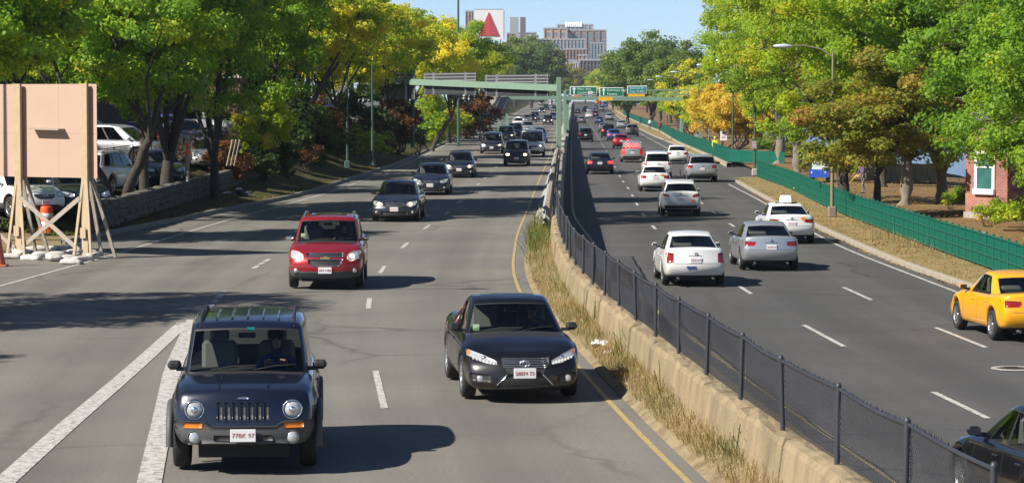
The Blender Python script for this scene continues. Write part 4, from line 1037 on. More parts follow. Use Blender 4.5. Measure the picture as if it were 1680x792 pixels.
def make_car(sp):
    """sp: dict of measurements in metres; front of the car points to -Y"""
    L, W, H, wb, fo, wr = sp['L'], sp['W'], sp['H'], sp['wb'], sp['fo'], sp['wr']
    T = Tmpl(); hw = W / 2; fine = sp.get('fine', True)
    yf = -L / 2; ya, yb = yf + fo, yf + fo + wb
    top, bot, plan = sp['top'], sp['bot'], sp['plan']; sect = sp['sect']; fp, rp_ = sp['fp'], sp['rp']
    Ra = wr * sp.get('arch', 1.17)
    # ---------------- lower body
    rx, ry, rz = sp.get('round', (0.16, 0.045, 0.22))
    sB = []
    for yw in (ya, yb):
        for k in np.linspace(-1, 1, 13 if fine else 7): sB.append((yw + Ra * math.sin(k * math.pi / 2) * 0.999) / (L / 2))
        sB += [(yw - Ra - 0.012) / (L / 2), (yw + Ra + 0.012) / (L / 2)]
    sB += list(np.linspace(-0.93, 0.93, 15 if fine else 9))
    B = rnd_axis(ry, sB)
    B = [B[0]] + [x for i, x in enumerate(B[1:], 1) if x - B[i - 1] > 0.004]
    B[-1] = 1.0
    A = rnd_axis(rx, [-.72, -.55, -.35, -.12, .12, .35, .55, .72]); C = rnd_axis(rz, [-.6, -.4, -.15, .1, .3, .5])
    rd = rounder(rx, ry, rz)
    def low(a, b, c):
        a, b, c = rd(a, b, c)
        s_ = (b + 1) / 2; y = yf + s_ * L
        wF = max(0, 1 - s_ / sp.get('nose', 0.17)) ** 1.4; wR = max(0, 1 - (1 - s_) / 0.13) ** 1.4
        tz = smoothl(top, s_); bz = lerpl(bot, s_)
        z = bz + (c + 1) / 2 * (tz - bz) + sp.get('crown', 0.04) * (1 - a * a) * max(0, c) * (1 if s_ < .3 or s_ > .8 else .3)
        for yw in (ya, yb):
            dy = y - yw
            if abs(dy) < Ra:
                za = wr + math.sqrt(max(0, Ra * Ra - dy * dy)); zm = min(za + 0.14, tz - 0.05)
                if za > bz and z < zm: z = za + (zm - za) * max(0, (z - bz) / max(1e-3, zm - bz))
        x = a * hw * smoothl(plan, s_) * lerpl(sect, c)
        # fender swell over the wheels
        for yw in (ya, yb):
            q = (y - yw) / (Ra * 1.25)
            if abs(q) < 1 and abs(a) > 0.9: x += math.copysign(sp.get('swell', 0.018) * (1 - q * q) * max(0, 1 - abs((z - wr * 1.6) / 0.45)), a)
        y += wF * (lerpl(fp, c) + sp.get('fb', 0.22) * a * a) - wR * (lerpl(rp_, c) + sp.get('rb', 0.14) * a * a)
        return (x, y, z)
    V, F = lattice(A, B, C, low)
    s0, s1, s2, s3 = sp['gh']                       # windscreen base, top, rear glass top, base
    faces, mi = [], []
    clad = sp.get('clad', 0)
    for q, ax, sg, pc in F:
        m_ = 0
        if ax == 'z' and sg < 0: m_ = 1
        elif ax == 'z' and sg > 0:
            sc_ = (pc[1] + 1) / 2
            if s0 + 0.02 < sc_ < s3 - 0.02 and abs(pc[0]) < 0.93: m_ = 2
            elif s0 - 0.035 < sc_ <= s0 + 0.02 and abs(pc[0]) < 0.8: m_ = 1
        elif clad and pc[1] < clad: m_ = 3
        faces.append(q); mi.append(m_)
    # ---------------- greenhouse
    zb = lambda s_: smoothl(top, s_) - 0.05
    roof = sp['roof']
    bands = sp['side']                              # [(b0,b1), ...] side windows
    ca, cb = sp.get('wc', (-0.80, 0.72))
    fa, ra_ = sp.get('wa', (0.945, 0.935))
    tr = 0.02
    B2 = []
    for b0, b1 in bands: B2 += [b0 - tr, b0, b1, b1 + tr]
    B2 = rnd_axis(0.08, B2 + list(np.linspace(-0.85, 0.85, 9)))
    A2 = rnd_axis(0.11, [-fa - tr, -fa, fa, fa + tr, -ra_, ra_, -.5, 0, .5, -.25, .25])
    rc = sp.get('rearc', (-0.80, 0.66))
    C2 = [-1.0, -0.9, ca - 0.06, ca, rc[0], rc[0] - .05, -0.4, -0.1, 0.2, 0.45, cb, cb + 0.06, 0.76, 0.84, 0.91, 0.97, 1.0]
    C2 = sorted(set(round(x, 4) for x in C2)); rd2 = rounder(0.11, 0.08, 0.24, True)
    wbelt, wroof = sp.get('wbelt', 0.90), sp.get('wroof', 0.67)
    def up(a, b, c):
        a, b, c = rd2(a, b, c)
        t_ = (c + 1) / 2; tt = t_ ** sp.get('rake', 0.92)
        yF = yf + L * (s0 + (s1 - s0) * tt); yR = yf + L * (s3 + (s2 - s3) * t_ ** sp.get('rrake', 0.92))
        k = (b + 1) / 2
        yF += sp.get('wbow', 0.20) * a * a * (1 - 0.3 * t_); yR -= sp.get('rbow', 0.14) * a * a
        y = yF + (yR - yF) * k
        s_ = (y - yf) / L
        zt = smoothl(roof, k) ; z0 = zb(min(max(s_, s0), s3))
        z = z0 + t_ * (zt - z0) + 0.035 * (1 - a * a) * t_
        pl = 1 - sp.get('pinch', 0.07) * abs(b) ** 2.5 * (1.25 if b > 0 else 0.8)
        x = a * hw * (wbelt + (wroof - wbelt) * t_ ** 1.15) * pl
        return (x, y, z)
    V2, F2 = lattice(A2, B2, C2, up)
    gl = {}; o0 = len(V)
    for q, ax, sg, pc in F2:
        if ax == 'z' and sg < 0: continue
        key = None; m_ = 0
        if ax == 'y' and sg < 0:
            if abs(pc[0]) < fa and ca < pc[1] < cb: key = 'windscreen'
            elif abs(pc[0]) < fa + tr and ca - .06 < pc[1] < cb + .06: m_ = 1
        elif ax == 'y':
            if abs(pc[0]) < ra_ and rc[0] < pc[1] < cb: key = 'rear_window'
            elif abs(pc[0]) < ra_ + tr and rc[0] - .05 < pc[1] < cb + .06: m_ = 1
        elif ax == 'x':
            for n_, (b0, b1) in enumerate(bands):
                if b0 < pc[0] < b1 and ca < pc[1] < cb: key = ('side_window', sg, n_)
            if key is None and bands[0][0] - tr < pc[0] < bands[-1][1] + tr and ca - .06 < pc[1] < cb + .06: m_ = 1
        if key is None: faces.append([i + o0 for i in q]); mi.append(m_)
        else: gl.setdefault(key, []).append(q)
    Vall = V + V2
    me = mesh_np('body', Vall, faces, [M['paint_grey'], M['black_plastic'], M['dark_interior'], M['grey_plastic']], mi, True)
    body = T.add('body', me, painted=True)
    for key, qs in gl.items():
        used = sorted({i for q in qs for i in q}); mp = {u: k for k, u in enumerate(used)}
        gm = MATS['tinted_glass'] if (sp.get('tint') and key != 'windscreen' and not (isinstance(key, tuple) and key[2] == 0)) else MATS['car_glass']
        nm = key if isinstance(key, str) else 'side_window'
        T.add(nm, mesh_np(nm, [V2[u] for u in used], [[mp[i] for i in q] for q in qs], gm, smooth=True))
    allq = faces + [[i + o0 for i in q] for qs in gl.values() for q in qs]
    bvh = BVHTree.FromPolygons([Vector(v) for v in Vall], allq)
    # ---------------- projecting details on to the skin
    def hit(kind, h, z, sgn=1):
        if kind == 'front': r_ = bvh.ray_cast(Vector((h, -6, z)), Vector((0, 1, 0)))
        elif kind == 'rear': r_ = bvh.ray_cast(Vector((h, 6, z)), Vector((0, -1, 0)))
        elif kind == 'side': r_ = bvh.ray_cast(Vector((sgn * 3, h, z)), Vector((-sgn, 0, 0)))
        else: r_ = bvh.ray_cast(Vector((h, z, 4)), Vector((0, 0, -1)))
        return r_[0]
    def patch(name, mat, kind, lo, hi, off_=0.006, n=10, m=4, sgn=1, mir=False, parent=-1, rows=None):
        """curved panel between two outlines lo/hi = [(h, v)...] pressed on to the body skin"""
        out = []
        for sg_ in ((1, -1) if mir else (1,)):
            h0, h1 = lo[0][0], lo[-1][0]; hs = np.linspace(h0, h1, n + 1); vs = []; fs = []; ok = True
            dirv = {'front': Vector((0, -1, 0)), 'rear': Vector((0, 1, 0)), 'side': Vector((sgn, 0, 0)), 'top': Vector((0, 0, 1))}[kind]
            if kind == 'side' and mir: dirv = Vector((sg_, 0, 0))
            last = None
            for h in hs:
                zl, zh = np.interp(h, [p[0] for p in lo], [p[1] for p in lo]), np.interp(h, [p[0] for p in hi], [p[1] for p in hi])
                for j in range(m + 1):
                    z = zl + (zh - zl) * j / m
                    P = hit(kind, h * (sg_ if kind != 'side' else 1), z, sg_ if mir else sgn)
                    if P is None: P = last if last is not None else Vector((0, 0, 0))
                    last = P; vs.append(tuple(P + dirv * off_))
            for i in range(n):
                for j in range(m):
                    k = i * (m + 1) + j; q = (k, k + m + 1, k + m + 2, k + 1); fs.append(q)
            # rim so the panel has an edge
            bd = [i * (m + 1) for i in range(n + 1)] + [n * (m + 1) + j for j in range(1, m + 1)] + [i * (m + 1) + m for i in range(n - 1, -1, -1)] + [j for j in range(m - 1, 0, -1)]
            b0 = len(vs)
            for k in bd: vs.append(tuple(Vector(vs[k]) - dirv * (off_ + 0.01)))
            for i in range(len(bd)): j = (i + 1) % len(bd); fs.append((bd[i], bd[j], b0 + j, b0 + i))
            out.append(T.add(name, mesh_np(name, vs, fs, mat, smooth=True), parent=parent))
        return out
    T.hit, T.patch, T.bvh = hit, patch, bvh
    T.dim = dict(L=L, W=W, hw=hw, yf=yf, ya=ya, yb=yb, wr=wr, H=H, s=(s0, s1, s2, s3))
    # ---------------- wheels
    tm, rm = wheel_meshes(wr, sp.get('tw', 0.215), sp.get('spokes', 5), sp.get('darkrim', False))
    for sx in (-1, 1):
        for y in (ya, yb):
            k = T.add('wheel', tm, (sx * (hw - sp.get('tw', .215) / 2 - 0.015), y, wr), (0, 0, 0 if sx > 0 else math.pi)); T.add('rim', rm, parent=k)
    # wheel-well liner and underbody
    ub = MB(); ub.box((0, 0, wr * 0.95), (W * 0.62, L * 0.86, wr * 0.9)); ub.box((0, 0, wr + 0.12), (W * 0.9, L * 0.8, 0.06))
    T.add('underbody', ub.mesh('underbody', M['rubber']))
    # seats, dash, steering wheel
    zc = zb((s0 + s1) / 2 + .12)
    yseat = yf + L * (s1 + 0.075); 
    for sx in (-1, 1):
        st = MB(); st.box((0, 0, 0.22), (0.46, 0.13, 0.62), bev=0.05); st.box((0, 0.02, 0.60), (0.25, 0.09, 0.17), bev=0.04)
        T.add('seat', st.mesh('seat', M['seat_cloth']), (sx * W * 0.205, yseat, zc - 0.12), (R(-14), 0, 0))
    if fine:
        st = MB(); st.box((0, 0, 0.1), (W * 0.66, 0.14, 0.5), bev=0.06); T.add('rear_seat', st.mesh('rear_seat', M['seat_cloth']), (0, yseat + 0.95, zc - 0.08), (R(-16), 0, 0))
        ds = MB(); yd = yf + L * (s0 + 0.085); ds.box((0, 0, 0), (W * 0.74, 0.45, 0.12), bev=0.05); T.add('dashboard', ds.mesh('dashboard', M['dark_interior']), (0, yd + 0.1, zb(s0 + .08) - 0.0))
        sw = MB(); pts = [(math.cos(a) * 0.185, 0, math.sin(a) * 0.185) for a in np.linspace(0, 2 * math.pi, 19)]; sw.tube(pts, 0.017, 6, caps=False); sw.bar((-.18, 0, 0), (.18, 0, 0), 0.04, 0.05)
        T.add('steering_wheel', sw.mesh('steering_wheel', M['black_plastic']), (W * 0.205, yseat - 0.62, zc + 0.06), (R(-25), 0, 0))
        mr = MB(); mr.box((0, 0, 0), (0.22, 0.03, 0.07), bev=0.02); T.add('interior_mirror', mr.mesh('interior_mirror', M['black_plastic']), (0, yf + L * (s1 - 0.02), lerpl(roof, 0) - 0.13))
    # door mirrors
    ym = yf + L * (s0 + 0.10); zmr = zb(s0 + .1) + 0.13
    for sx in (-1, 1):
        mm = MB(); mm.box((sx * 0.085, 0, 0), (0.18, 0.11, 0.12), bev=0.04); mm.box((sx * -0.01, 0.0, -0.05), (0.14, 0.05, 0.05), m=1)
        mm.box((sx * 0.085, 0.057, 0), (0.15, 0.006, 0.095), m=2)
        T.add('door_mirror', mm.mesh('door_mirror', [M['paint_grey'] if not sp.get('mirror_black') else M['black_plastic'], M['black_plastic'], M['window_dark']]), (sx * (hw * 0.93), ym, zmr), painted=not sp.get('mirror_black') and not sp.get('mirror_chrome'))
        if sp.get('mirror_chrome'): T.parts[-1][1].materials[0] = M['chrome']
    # door shut lines and handles
    if fine:
        zs = lerpl(bot, 0.5) + 0.12
        for sx in (-1, 1):
            ydr = [yf + L * (s0 + 0.075), yf + L * (s0 + s1) / 2 + 0.5 * L * (s1 - s0) + 0.62, yb - Ra * 0.75]
            for n_, yy in enumerate(ydr):
                patch('panel_gap', M['rubber'], 'side', [(yy - 0.006, zs + (0.35 if n_ == 2 else 0)), (yy + 0.006, zs + (0.35 if n_ == 2 else 0))], [(yy - 0.006, zb(.5) + .02), (yy + 0.006, zb(.5) + .02)], 0.0015, 1, 8, sgn=sx)
            for yy in (ydr[1] - 0.28, ydr[2] - 0.12):
                P = hit('side', yy, zb(.5) - 0.10, sx)
                if P is not None:
                    hm = MB(); hm.box((0, 0, 0), (0.03, 0.19, 0.028), bev=0.01); T.add('door_handle', hm.mesh('door_handle', M['paint_grey']), tuple(P + Vector((sx * 0.012, 0, 0))), painted=True)
    return T

def num_plate(T, end, z, txt=None, x=0.0, wd=0.31):
    P = T.hit(end, x, z); s_ = -1 if end == 'front' else 1
    mb = MB(); mb.box((0, 0, 0), (wd, 0.012, 0.155), bev=0.004)
    i = T.add('licence_plate', mb.mesh('licence_plate', M['plate_white']), (x, P.y + s_ * 0.016, z))
    if txt:
        tm = text_mesh(txt, 0.078, M['plate_red'], 0.002); T.add('plate_lettering', tm, (0, s_ * 0.009, -0.004), (R(90), 0, 0 if s_ < 0 else math.pi), parent=i)
    else:
        tb = MB()
        for k in range(6): tb.box((-0.115 + k * 0.046, s_ * 0.008, -0.004), (0.022, 0.003, 0.05))
        T.add('plate_lettering', tb.mesh('plate_lettering', M['plate_red']), parent=i)
    return i
def disc(T, name, mat, end, x, z, r, off_=0.01, dep=0.03, n=18, rim=None, rr=None):
    P = T.hit(end, x, z); s_ = -1 if end == 'front' else 1
    mb = MB(); mb.lathe([(0.0, dep), (r * 0.6, dep * 0.85), (r, dep * 0.3), (r, -0.06)], n, axis='Y')
    if rim: mb.lathe([(r, dep * 0.3), (r * 1.05, dep * 0.7), (r * 1.18, dep * 0.5), (r * 1.2, -0.06)], n, m=1, axis='Y')
    return T.add(name, mb.mesh(name, [mat, M[rim]] if rim else mat), (x, P.y + s_ * off_, z), (0, 0, math.pi if s_ < 0 else 0))
def oval_badge(T, end, x, z, a, b, mat='chrome', inner=True):
    P = T.hit(end, x, z); s_ = -1 if end == 'front' else 1
    mb = MB(); mb.tube([(math.cos(k) * a, 0, math.sin(k) * b) for k in np.linspace(0, 2 * math.pi, 21)], 0.008, 5, caps=False)
    if inner: mb.tube([(math.cos(k) * a * 0.45, 0, math.sin(k) * b * 0.95) for k in np.linspace(0, 2 * math.pi, 17)], 0.007, 5, caps=False)
    return T.add('badge', mb.mesh('badge', M[mat]), (x, P.y + s_ * 0.02, z))

# ---------------------------------------------------------------- front and rear dressings
def dress_front(T, style, lit=False, plate=True, txt=None, z=None):
    d = T.dim; hw = d['hw']; k = z if z else 0.0
    hl = M['lens_clear'] if style != 'dark' else M['lens_dark']
    zt = 0.70 + k
    T.patch('headlight', hl, 'front', [(hw * .50, zt - .10), (hw * .68, zt - .13), (hw * .90, zt - .06)], [(hw * .50, zt - .02), (hw * .72, zt + .055), (hw * .90, zt + .07)], 0.007, 10, 4, mir=True)
    for sx in (-1, 1):
        disc(T, 'headlamp_bulb', M['lamp_lit'] if lit else M['chrome'], 'front', sx * hw * .66, zt - .04, 0.055, 0.016, 0.015, 12)
    T.patch('grille', M['black_plastic'], 'front', [(-hw * .42, zt - .08), (-hw * .3, zt - .17), (hw * .3, zt - .17), (hw * .42, zt - .08)], [(-hw * .42, zt - .02), (hw * .42, zt - .02)], 0.006, 10, 3)
    T.patch('grille_trim', M['chrome'], 'front', [(-hw * .42, zt - .025), (hw * .42, zt - .025)], [(-hw * .42, zt + .0), (hw * .42, zt + .0)], 0.014, 10, 1)
    for j in range(2): T.patch('grille_bar', M['chrome'], 'front', [(-hw * .36, zt - .07 - j * .045), (hw * .36, zt - .07 - j * .045)], [(-hw * .36, zt - .06 - j * .045), (hw * .36, zt - .06 - j * .045)], 0.012, 8, 1)
    T.patch('air_intake', M['black_plastic'], 'front', [(-hw * .55, .27 + k * .3), (hw * .55, .27 + k * .3)], [(-hw * .62, .40 + k * .5), (hw * .62, .40 + k * .5)], 0.005, 10, 3)
    for sx in (-1, 1): disc(T, 'fog_lamp', M['lens_clear'], 'front', sx * hw * .74, .36 + k * .5, 0.05, 0.004, 0.012, 12)
    oval_badge(T, 'front', 0, zt - .05, 0.075, 0.05)
    if plate: num_plate(T, 'front', .47 + k * .6, txt)
    # bonnet shut line
    T.patch('panel_gap', M['rubber'], 'front', [(-hw * .5, zt + .045), (hw * .5, zt + .045)], [(-hw * .5, zt + .053), (hw * .5, zt + .053)], 0.002, 10, 1)
def dress_rear(T, style='sedan', lit=False, txt=None, zp=None, tl=None):
    d = T.dim; hw = d['hw']
    red = M['brake_lit'] if lit else M['lens_red']
    if style == 'sedan':
        lo, hi = tl or ([(hw * .56, .76), (hw * .92, .73)], [(hw * .56, .90), (hw * .92, .93)])
        T.patch('tail_light', red, 'rear', lo, hi, 0.008, 8, 4, mir=True)
        T.patch('panel_gap', M['rubber'], 'rear', [(-hw * .80, .655), (hw * .80, .655)], [(-hw * .80, .665), (hw * .80, .665)], 0.002, 12, 1)
        T.patch('boot_trim', M['chrome'], 'rear', [(-hw * .22, .872), (hw * .22, .872)], [(-hw * .22, .884), (hw * .22, .884)], 0.010, 6, 1)
        T.patch('valance', M['black_plastic'], 'rear', [(-hw * .62, .24), (hw * .62, .24)], [(-hw * .70, .33), (hw * .70, .33)], 0.004, 10, 2)
        num_plate(T, 'rear', zp or .77, txt)
        oval_badge(T, 'rear', 0, .94, 0.045, 0.03)
    else:
        lo, hi = tl or ([(hw * .62, .88), (hw * .92, .88)], [(hw * .62, 1.06), (hw * .92, 1.08)])
        T.patch('tail_light', red, 'rear', lo, hi, 0.008, 8, 5, mir=True)
        T.patch('valance', M['black_plastic'], 'rear', [(-hw * .8, .30), (hw * .8, .30)], [(-hw * .85, .50), (hw * .85, .50)], 0.006, 10, 3)
        T.patch('panel_gap', M['rubber'], 'rear', [(-hw * .70, .58), (hw * .70, .58)], [(-hw * .70, .59), (hw * .70, .59)], 0.002, 12, 1)
        T.patch('tailgate_trim', M['chrome'], 'rear', [(-hw * .3, .93), (hw * .3, .93)], [(-hw * .3, .955), (hw * .3, .955)], 0.012, 6, 1)
        num_plate(T, 'rear', zp or .84, txt)
        oval_badge(T, 'rear', 0, 1.0, 0.06, 0.04)
    for sx in (-1, 1):
        P = T.hit('rear', sx * hw * .55, .36)
        ex = MB(); ex.tube([(0, -0.25, 0), (0, 0.02, 0)], 0.033, 10); T.add('exhaust', ex.mesh('exhaust', M['grey_plastic']), (sx * hw * .55, d['L'] / 2 - 0.08, 0.245))
def roof_rails(T, y0, y1, x, mat='black_plastic', h=0.07):
    for sx in (-1, 1):
        pts = []
        for k in range(9):
            y = y0 + (y1 - y0) * k / 8; P = T.hit('top', sx * x, y); e = math.sin(math.pi * k / 8) ** 0.35
            pts.append((sx * x, y, P.z + (-0.01 + h * e)))
        T.add('roof_rail', MB().tube(pts, 0.022, 6).mesh('roof_rail', M[mat]))
def wipers(T):
    d = T.dim; s0 = d['s'][0]
    for x0, x1 in ((-0.45, 0.12), (0.1, 0.62)):
        a = T.hit('front', x0, T.zw) ; b_ = T.hit('front', x1, T.zw + 0.05)
        if a and b_: T.add('wiper', MB().tube([a + Vector((0, -.02, 0.0)), a.lerp(b_, .5) + Vector((0, -.04, .02)), b_ + Vector((0, -.02, 0))], 0.009, 5).mesh('wiper', M['rubber']))

SECT = [(-1, .90), (-.7, .965), (-.3, .995), (.1, 1.0), (.45, .985), (.8, .955), (1, .93)]
PLAN = [(0, .90), (.06, .95), (.15, .985), (.3, 1), (.75, 1), (.9, .975), (1, .90)]
def sedan_spec(**k):
    sp = dict(L=4.82, W=1.81, H=1.47, wb=2.78, fo=0.96, wr=0.325, top=[(0, .70), (.04, .745), (.14, .845), (.255, .945), (.32, .95), (.6, .97), (.8, 1.0), (.87, 1.035), (.95, 1.045), (1, 1.03)],
              bot=[(0, .20), (.12, .19), (.2, .20), (.75, .21), (.88, .25), (1, .30)], plan=PLAN, sect=SECT,
              fp=[(-1, .10), (-.7, .03), (-.3, 0), (.2, .02), (.6, .08), (1, .22)], rp=[(-1, .14), (-.5, .02), (-.1, 0), (.3, .03), (.7, .06), (1, .05)],
              gh=(.245, .43, .665, .865), roof=[(0, 1.405), (.25, 1.45), (.55, 1.455), (.85, 1.42), (1, 1.39)], side=[(-.62, -.06), (-.0, .60)], spokes=10)
    sp.update(k); return sp
def suv_spec(**k):
    sp = dict(L=4.77, W=1.84, H=1.74, wb=2.86, fo=0.92, wr=0.37, top=[(0, .86), (.04, .92), (.12, 1.0), (.235, 1.09), (.3, 1.09), (.6, 1.12), (.9, 1.17), (1, 1.16)],
              bot=[(0, .26), (.12, .25), (.2, .26), (.75, .28), (.9, .33), (1, .38)], plan=[(0, .90), (.06, .95), (.15, .985), (.3, 1), (.8, 1), (.93, .98), (1, .93)], sect=SECT,
              fp=[(-1, .10), (-.7, .03), (-.3, 0), (.2, .02), (.6, .07), (1, .18)], rp=[(-1, .12), (-.5, .02), (-.1, 0), (.3, .01), (1, .03)],
              gh=(.235, .385, .90, .985), roof=[(0, 1.64), (.2, 1.69), (.5, 1.70), (.85, 1.67), (1, 1.62)], side=[(-.72, -.28), (-.22, .30), (.36, .80)], clad=-.45, rearc=(-.72, .66), wroof=.76, rake=.95, pinch=.06, tint=True, swell=.025)
    sp.update(k); return sp
def van_spec(**k):
    sp = suv_spec(L=5.1, W=1.96, H=1.78, wb=3.03, fo=0.98, wr=0.34, top=[(0, .76), (.04, .84), (.1, .93), (.17, 1.02), (.24, 1.04), (.6, 1.06), (.9, 1.1), (1, 1.08)], gh=(.16, .36, .92, .99), roof=[(0, 1.66), (.2, 1.73), (.5, 1.75), (.9, 1.71), (1, 1.66)], clad=0,
                  side=[(-.70, -.32), (-.27, .22), (.27, .82)], bot=[(0, .20), (.12, .19), (.75, .21), (.9, .26), (1, .30)])
    sp.update(k); return sp
CARS = {}
# --- boxy 4x4 nearest the camera
sp = suv_spec(L=4.43, W=1.82, wb=2.65, fo=.82, wr=.365, arch=1.22, round=(.14, .04, .18),
              top=[(0, .98), (.04, 1.03), (.1, 1.06), (.25, 1.12), (.32, 1.12), (.6, 1.13), (1, 1.14)], bot=[(0, .36), (.2, .36), (.8, .38), (1, .42)],
              fp=[(-1, .02), (-.5, 0), (.0, 0.02), (.5, .05), (1, .12)], fb=.14, gh=(.27, .39, .955, .99), roof=[(0, 1.71), (.2, 1.755), (.5, 1.765), (.9, 1.745), (1, 1.71)], side=[(-.80, -.34), (-.27, .22), (.30, .86)], wroof=.80, wbelt=.90, swell=.04, clad=-.35,
              spokes=6, tint=True, mirror_black=True, wbow=.14, rake=1.0)
T = make_car(sp); hw = T.dim['hw']
for i in range(7):
    x = (i - 3) * 0.094; T.patch('grille_slot', M['black_plastic'], 'front', [(x - .027, .68), (x + .027, .68)], [(x - .027, .885), (x + .027, .885)], 0.002, 2, 3)
    T.patch('grille_frame', M['paint_grey'], 'front', [(x - .044, .665), (x - .034, .665)], [(x - .044, .90), (x - .034, .90)], 0.018, 1, 3); T.parts[-1] = T.parts[-1][:5] + (True,)
for sx in (-1, 1):
    k = disc(T, 'headlight', M['lens_clear'], 'front', sx * .60, .80, 0.105, 0.004, 0.05, 22, 'chrome'); disc(T, 'headlamp_bulb', M['chrome'], 'front', sx * .60, .80, 0.04, 0.05, 0.01, 10)
    T.patch('turn_signal', M['lens_amber'], 'front', [(sx * .50, .585), (sx * .74, .585)] if sx > 0 else [(-.74, .585), (-.50, .585)], [(sx * .50, .645), (sx * .74, .645)] if sx > 0 else [(-.74, .645), (-.50, .645)], 0.085, 6, 2)
    disc(T, 'fog_lamp', M['lens_clear'], 'front', sx * .60, .47, 0.075, 0.07, 0.03, 16, 'grey_plastic')
T.patch('bumper', M['grey_plastic'], 'front', [(-.87, .36), (-.7, .37), (-.42, .40), (.42, .40), (.7, .37), (.87, .36)], [(-.87, .66), (-.48, .66), (-.40, .60), (.40, .60), (.48, .66), (.87, .66)], 0.075, 26, 4)
T.patch('air_intake', M['black_plastic'], 'front', [(-.36, .43), (.36, .43)], [(-.36, .50), (.36, .50)], 0.08, 8, 2)
mb = MB(); P = T.hit('front', 0, .5); mb.box((0, 0, 0), (.31, .014, .155), bev=.004); i = T.add('licence_plate', mb.mesh('licence_plate', M['plate_white']), (0, P.y - .10, .50)); T.add('plate_lettering', text_mesh('77BK 97', .075, M['plate_red'], .002), (0, -.009, 0), (R(90), 0, 0), parent=i)
T.patch('bonnet_badge', M['chrome'], 'front', [(-.07, .925), (.07, .925)], [(-.07, .955), (.07, .955)], 0.008, 4, 1)
for x in (-.30, .30): T.patch('bonnet_crease', M['paint_grey'], 'top', [(x - .012, -2.0), (x + .012, -2.0)], [(x - .03, -1.2), (x + .03, -1.2)], 0.008, 2, 8); T.parts[-1] = T.parts[-1][:5] + (True,)
roof_rails(T, -.45, 1.9, .60, 'black_plastic', .065)
for k in range(5): T.patch('roof_rib', M['paint_grey'], 'top', [((k - 2) * .2 - .012, -.3), ((k - 2) * .2 + .012, -.3)], [((k - 2) * .2 - .012, 1.9), ((k - 2) * .2 + .012, 1.9)], 0.010, 2, 10); T.parts[-1] = T.parts[-1][:5] + (True,)
for sx in (-1, 1):     # moulded wheel-arch flares
    for yw in (T.dim['ya'], T.dim['yb']):
        pts = [(sx * (hw + .012), yw + math.cos(a) * .455, .365 + math.sin(a) * .455) for a in np.linspace(-.12, math.pi + .12, 15)]
        T.add('wheel_arch_flare', MB().tube(pts, .048, 6).mesh('wheel_arch_flare', M['grey_plastic']))
dress_rear(T, 'suv'); T.zw = 1.17; wipers(T)
CARS['boxy'] = T
# --- black saloon with the spindle grille
sp = sedan_spec(L=4.9, wb=2.82, fo=.98, wr=.335, fp=[(-1, .06), (-.7, 0), (-.3, 0), (.2, .03), (.6, .09), (1, .24)], spokes=10, tint=True)
T = make_car(sp); hw = T.dim['hw']
T.patch('headlight', M['lens_clear'], 'front', [(hw * .46, .585), (hw * .64, .60), (hw * .93, .70)], [(hw * .46, .635), (hw * .66, .715), (hw * .93, .79)], 0.008, 12, 4, mir=True)
for sx in (-1, 1):
    for q in range(7):
        x = sx * (hw * (.50 + q * .055)); z = .60 + q * .011
        P = T.hit('front', x, z); T.add('daytime_light', MB().box((0, 0, 0), (.028, .012, .04), bev=.004).mesh('daytime_light', M['white_paint']), (x, P.y - .016, z))
    disc(T, 'headlamp_bulb', M['chrome'], 'front', sx * hw * .66, .67, .035, .012, .012, 12)
    T.patch('turn_signal', M['lens_amber'], 'front', [(sx * hw * .87, .715), (sx * hw * .92, .725)] if sx > 0 else [(-hw * .92, .725), (-hw * .87, .715)], [(sx * hw * .87, .765), (sx * hw * .92, .775)] if sx > 0 else [(-hw * .92, .775), (-hw * .87, .765)], .012, 2, 2)
    disc(T, 'fog_lamp', M['lens_clear'], 'front', sx * hw * .74, .37, .055, .006, .014, 14, 'black_plastic')
    T.patch('grille_trim', M['chrome'], 'front', [(sx * hw * a, z) for a, z in ((.30, .425), (.48, .265))] if sx > 0 else [(-hw * .48, .265), (-hw * .30, .425)], [(sx * hw * a, z) for a, z in ((.30, .455), (.48, .285))] if sx > 0 else [(-hw * .48, .285), (-hw * .30, .455)], .016, 6, 1)
T.patch('grille', M['black_plastic'], 'front', [(-hw * .42, .60), (-hw * .30, .45), (hw * .30, .45), (hw * .42, .60)], [(-hw * .42, .69), (hw * .42, .69)], .005, 14, 4)
for j in range(5): T.patch('grille_bar', M['chrome'], 'front', [(-hw * .37, .54 + j * .032), (hw * .37, .54 + j * .032)], [(-hw * .37, .549 + j * .032), (hw * .37, .549 + j * .032)], .012, 8, 1)
T.patch('air_intake', M['black_plastic'], 'front', [(-hw * .47, .235), (hw * .47, .235)], [(-hw * .47, .27), (-hw * .30, .44), (hw * .30, .44), (hw * .47, .27)], .005, 14, 3)
T.patch('air_intake', M['black_plastic'], 'front', [(hw * .56, .32), (hw * .9, .34)], [(hw * .60, .44), (hw * .9, .46)], .004, 6, 3, mir=True)
oval_badge(T, 'front', 0, .60, .075, .055); num_plate(T, 'front', .46, '28EM 73', .0, .34)
T.patch('sunroof', M['window_dark'], 'top', [(-.42, .05), (.42, .05)], [(-.42, .75), (.42, .75)], .005, 6, 4)
dress_rear(T); T.zw = .985; wipers(T)
CARS['saloon_spindle'] = T
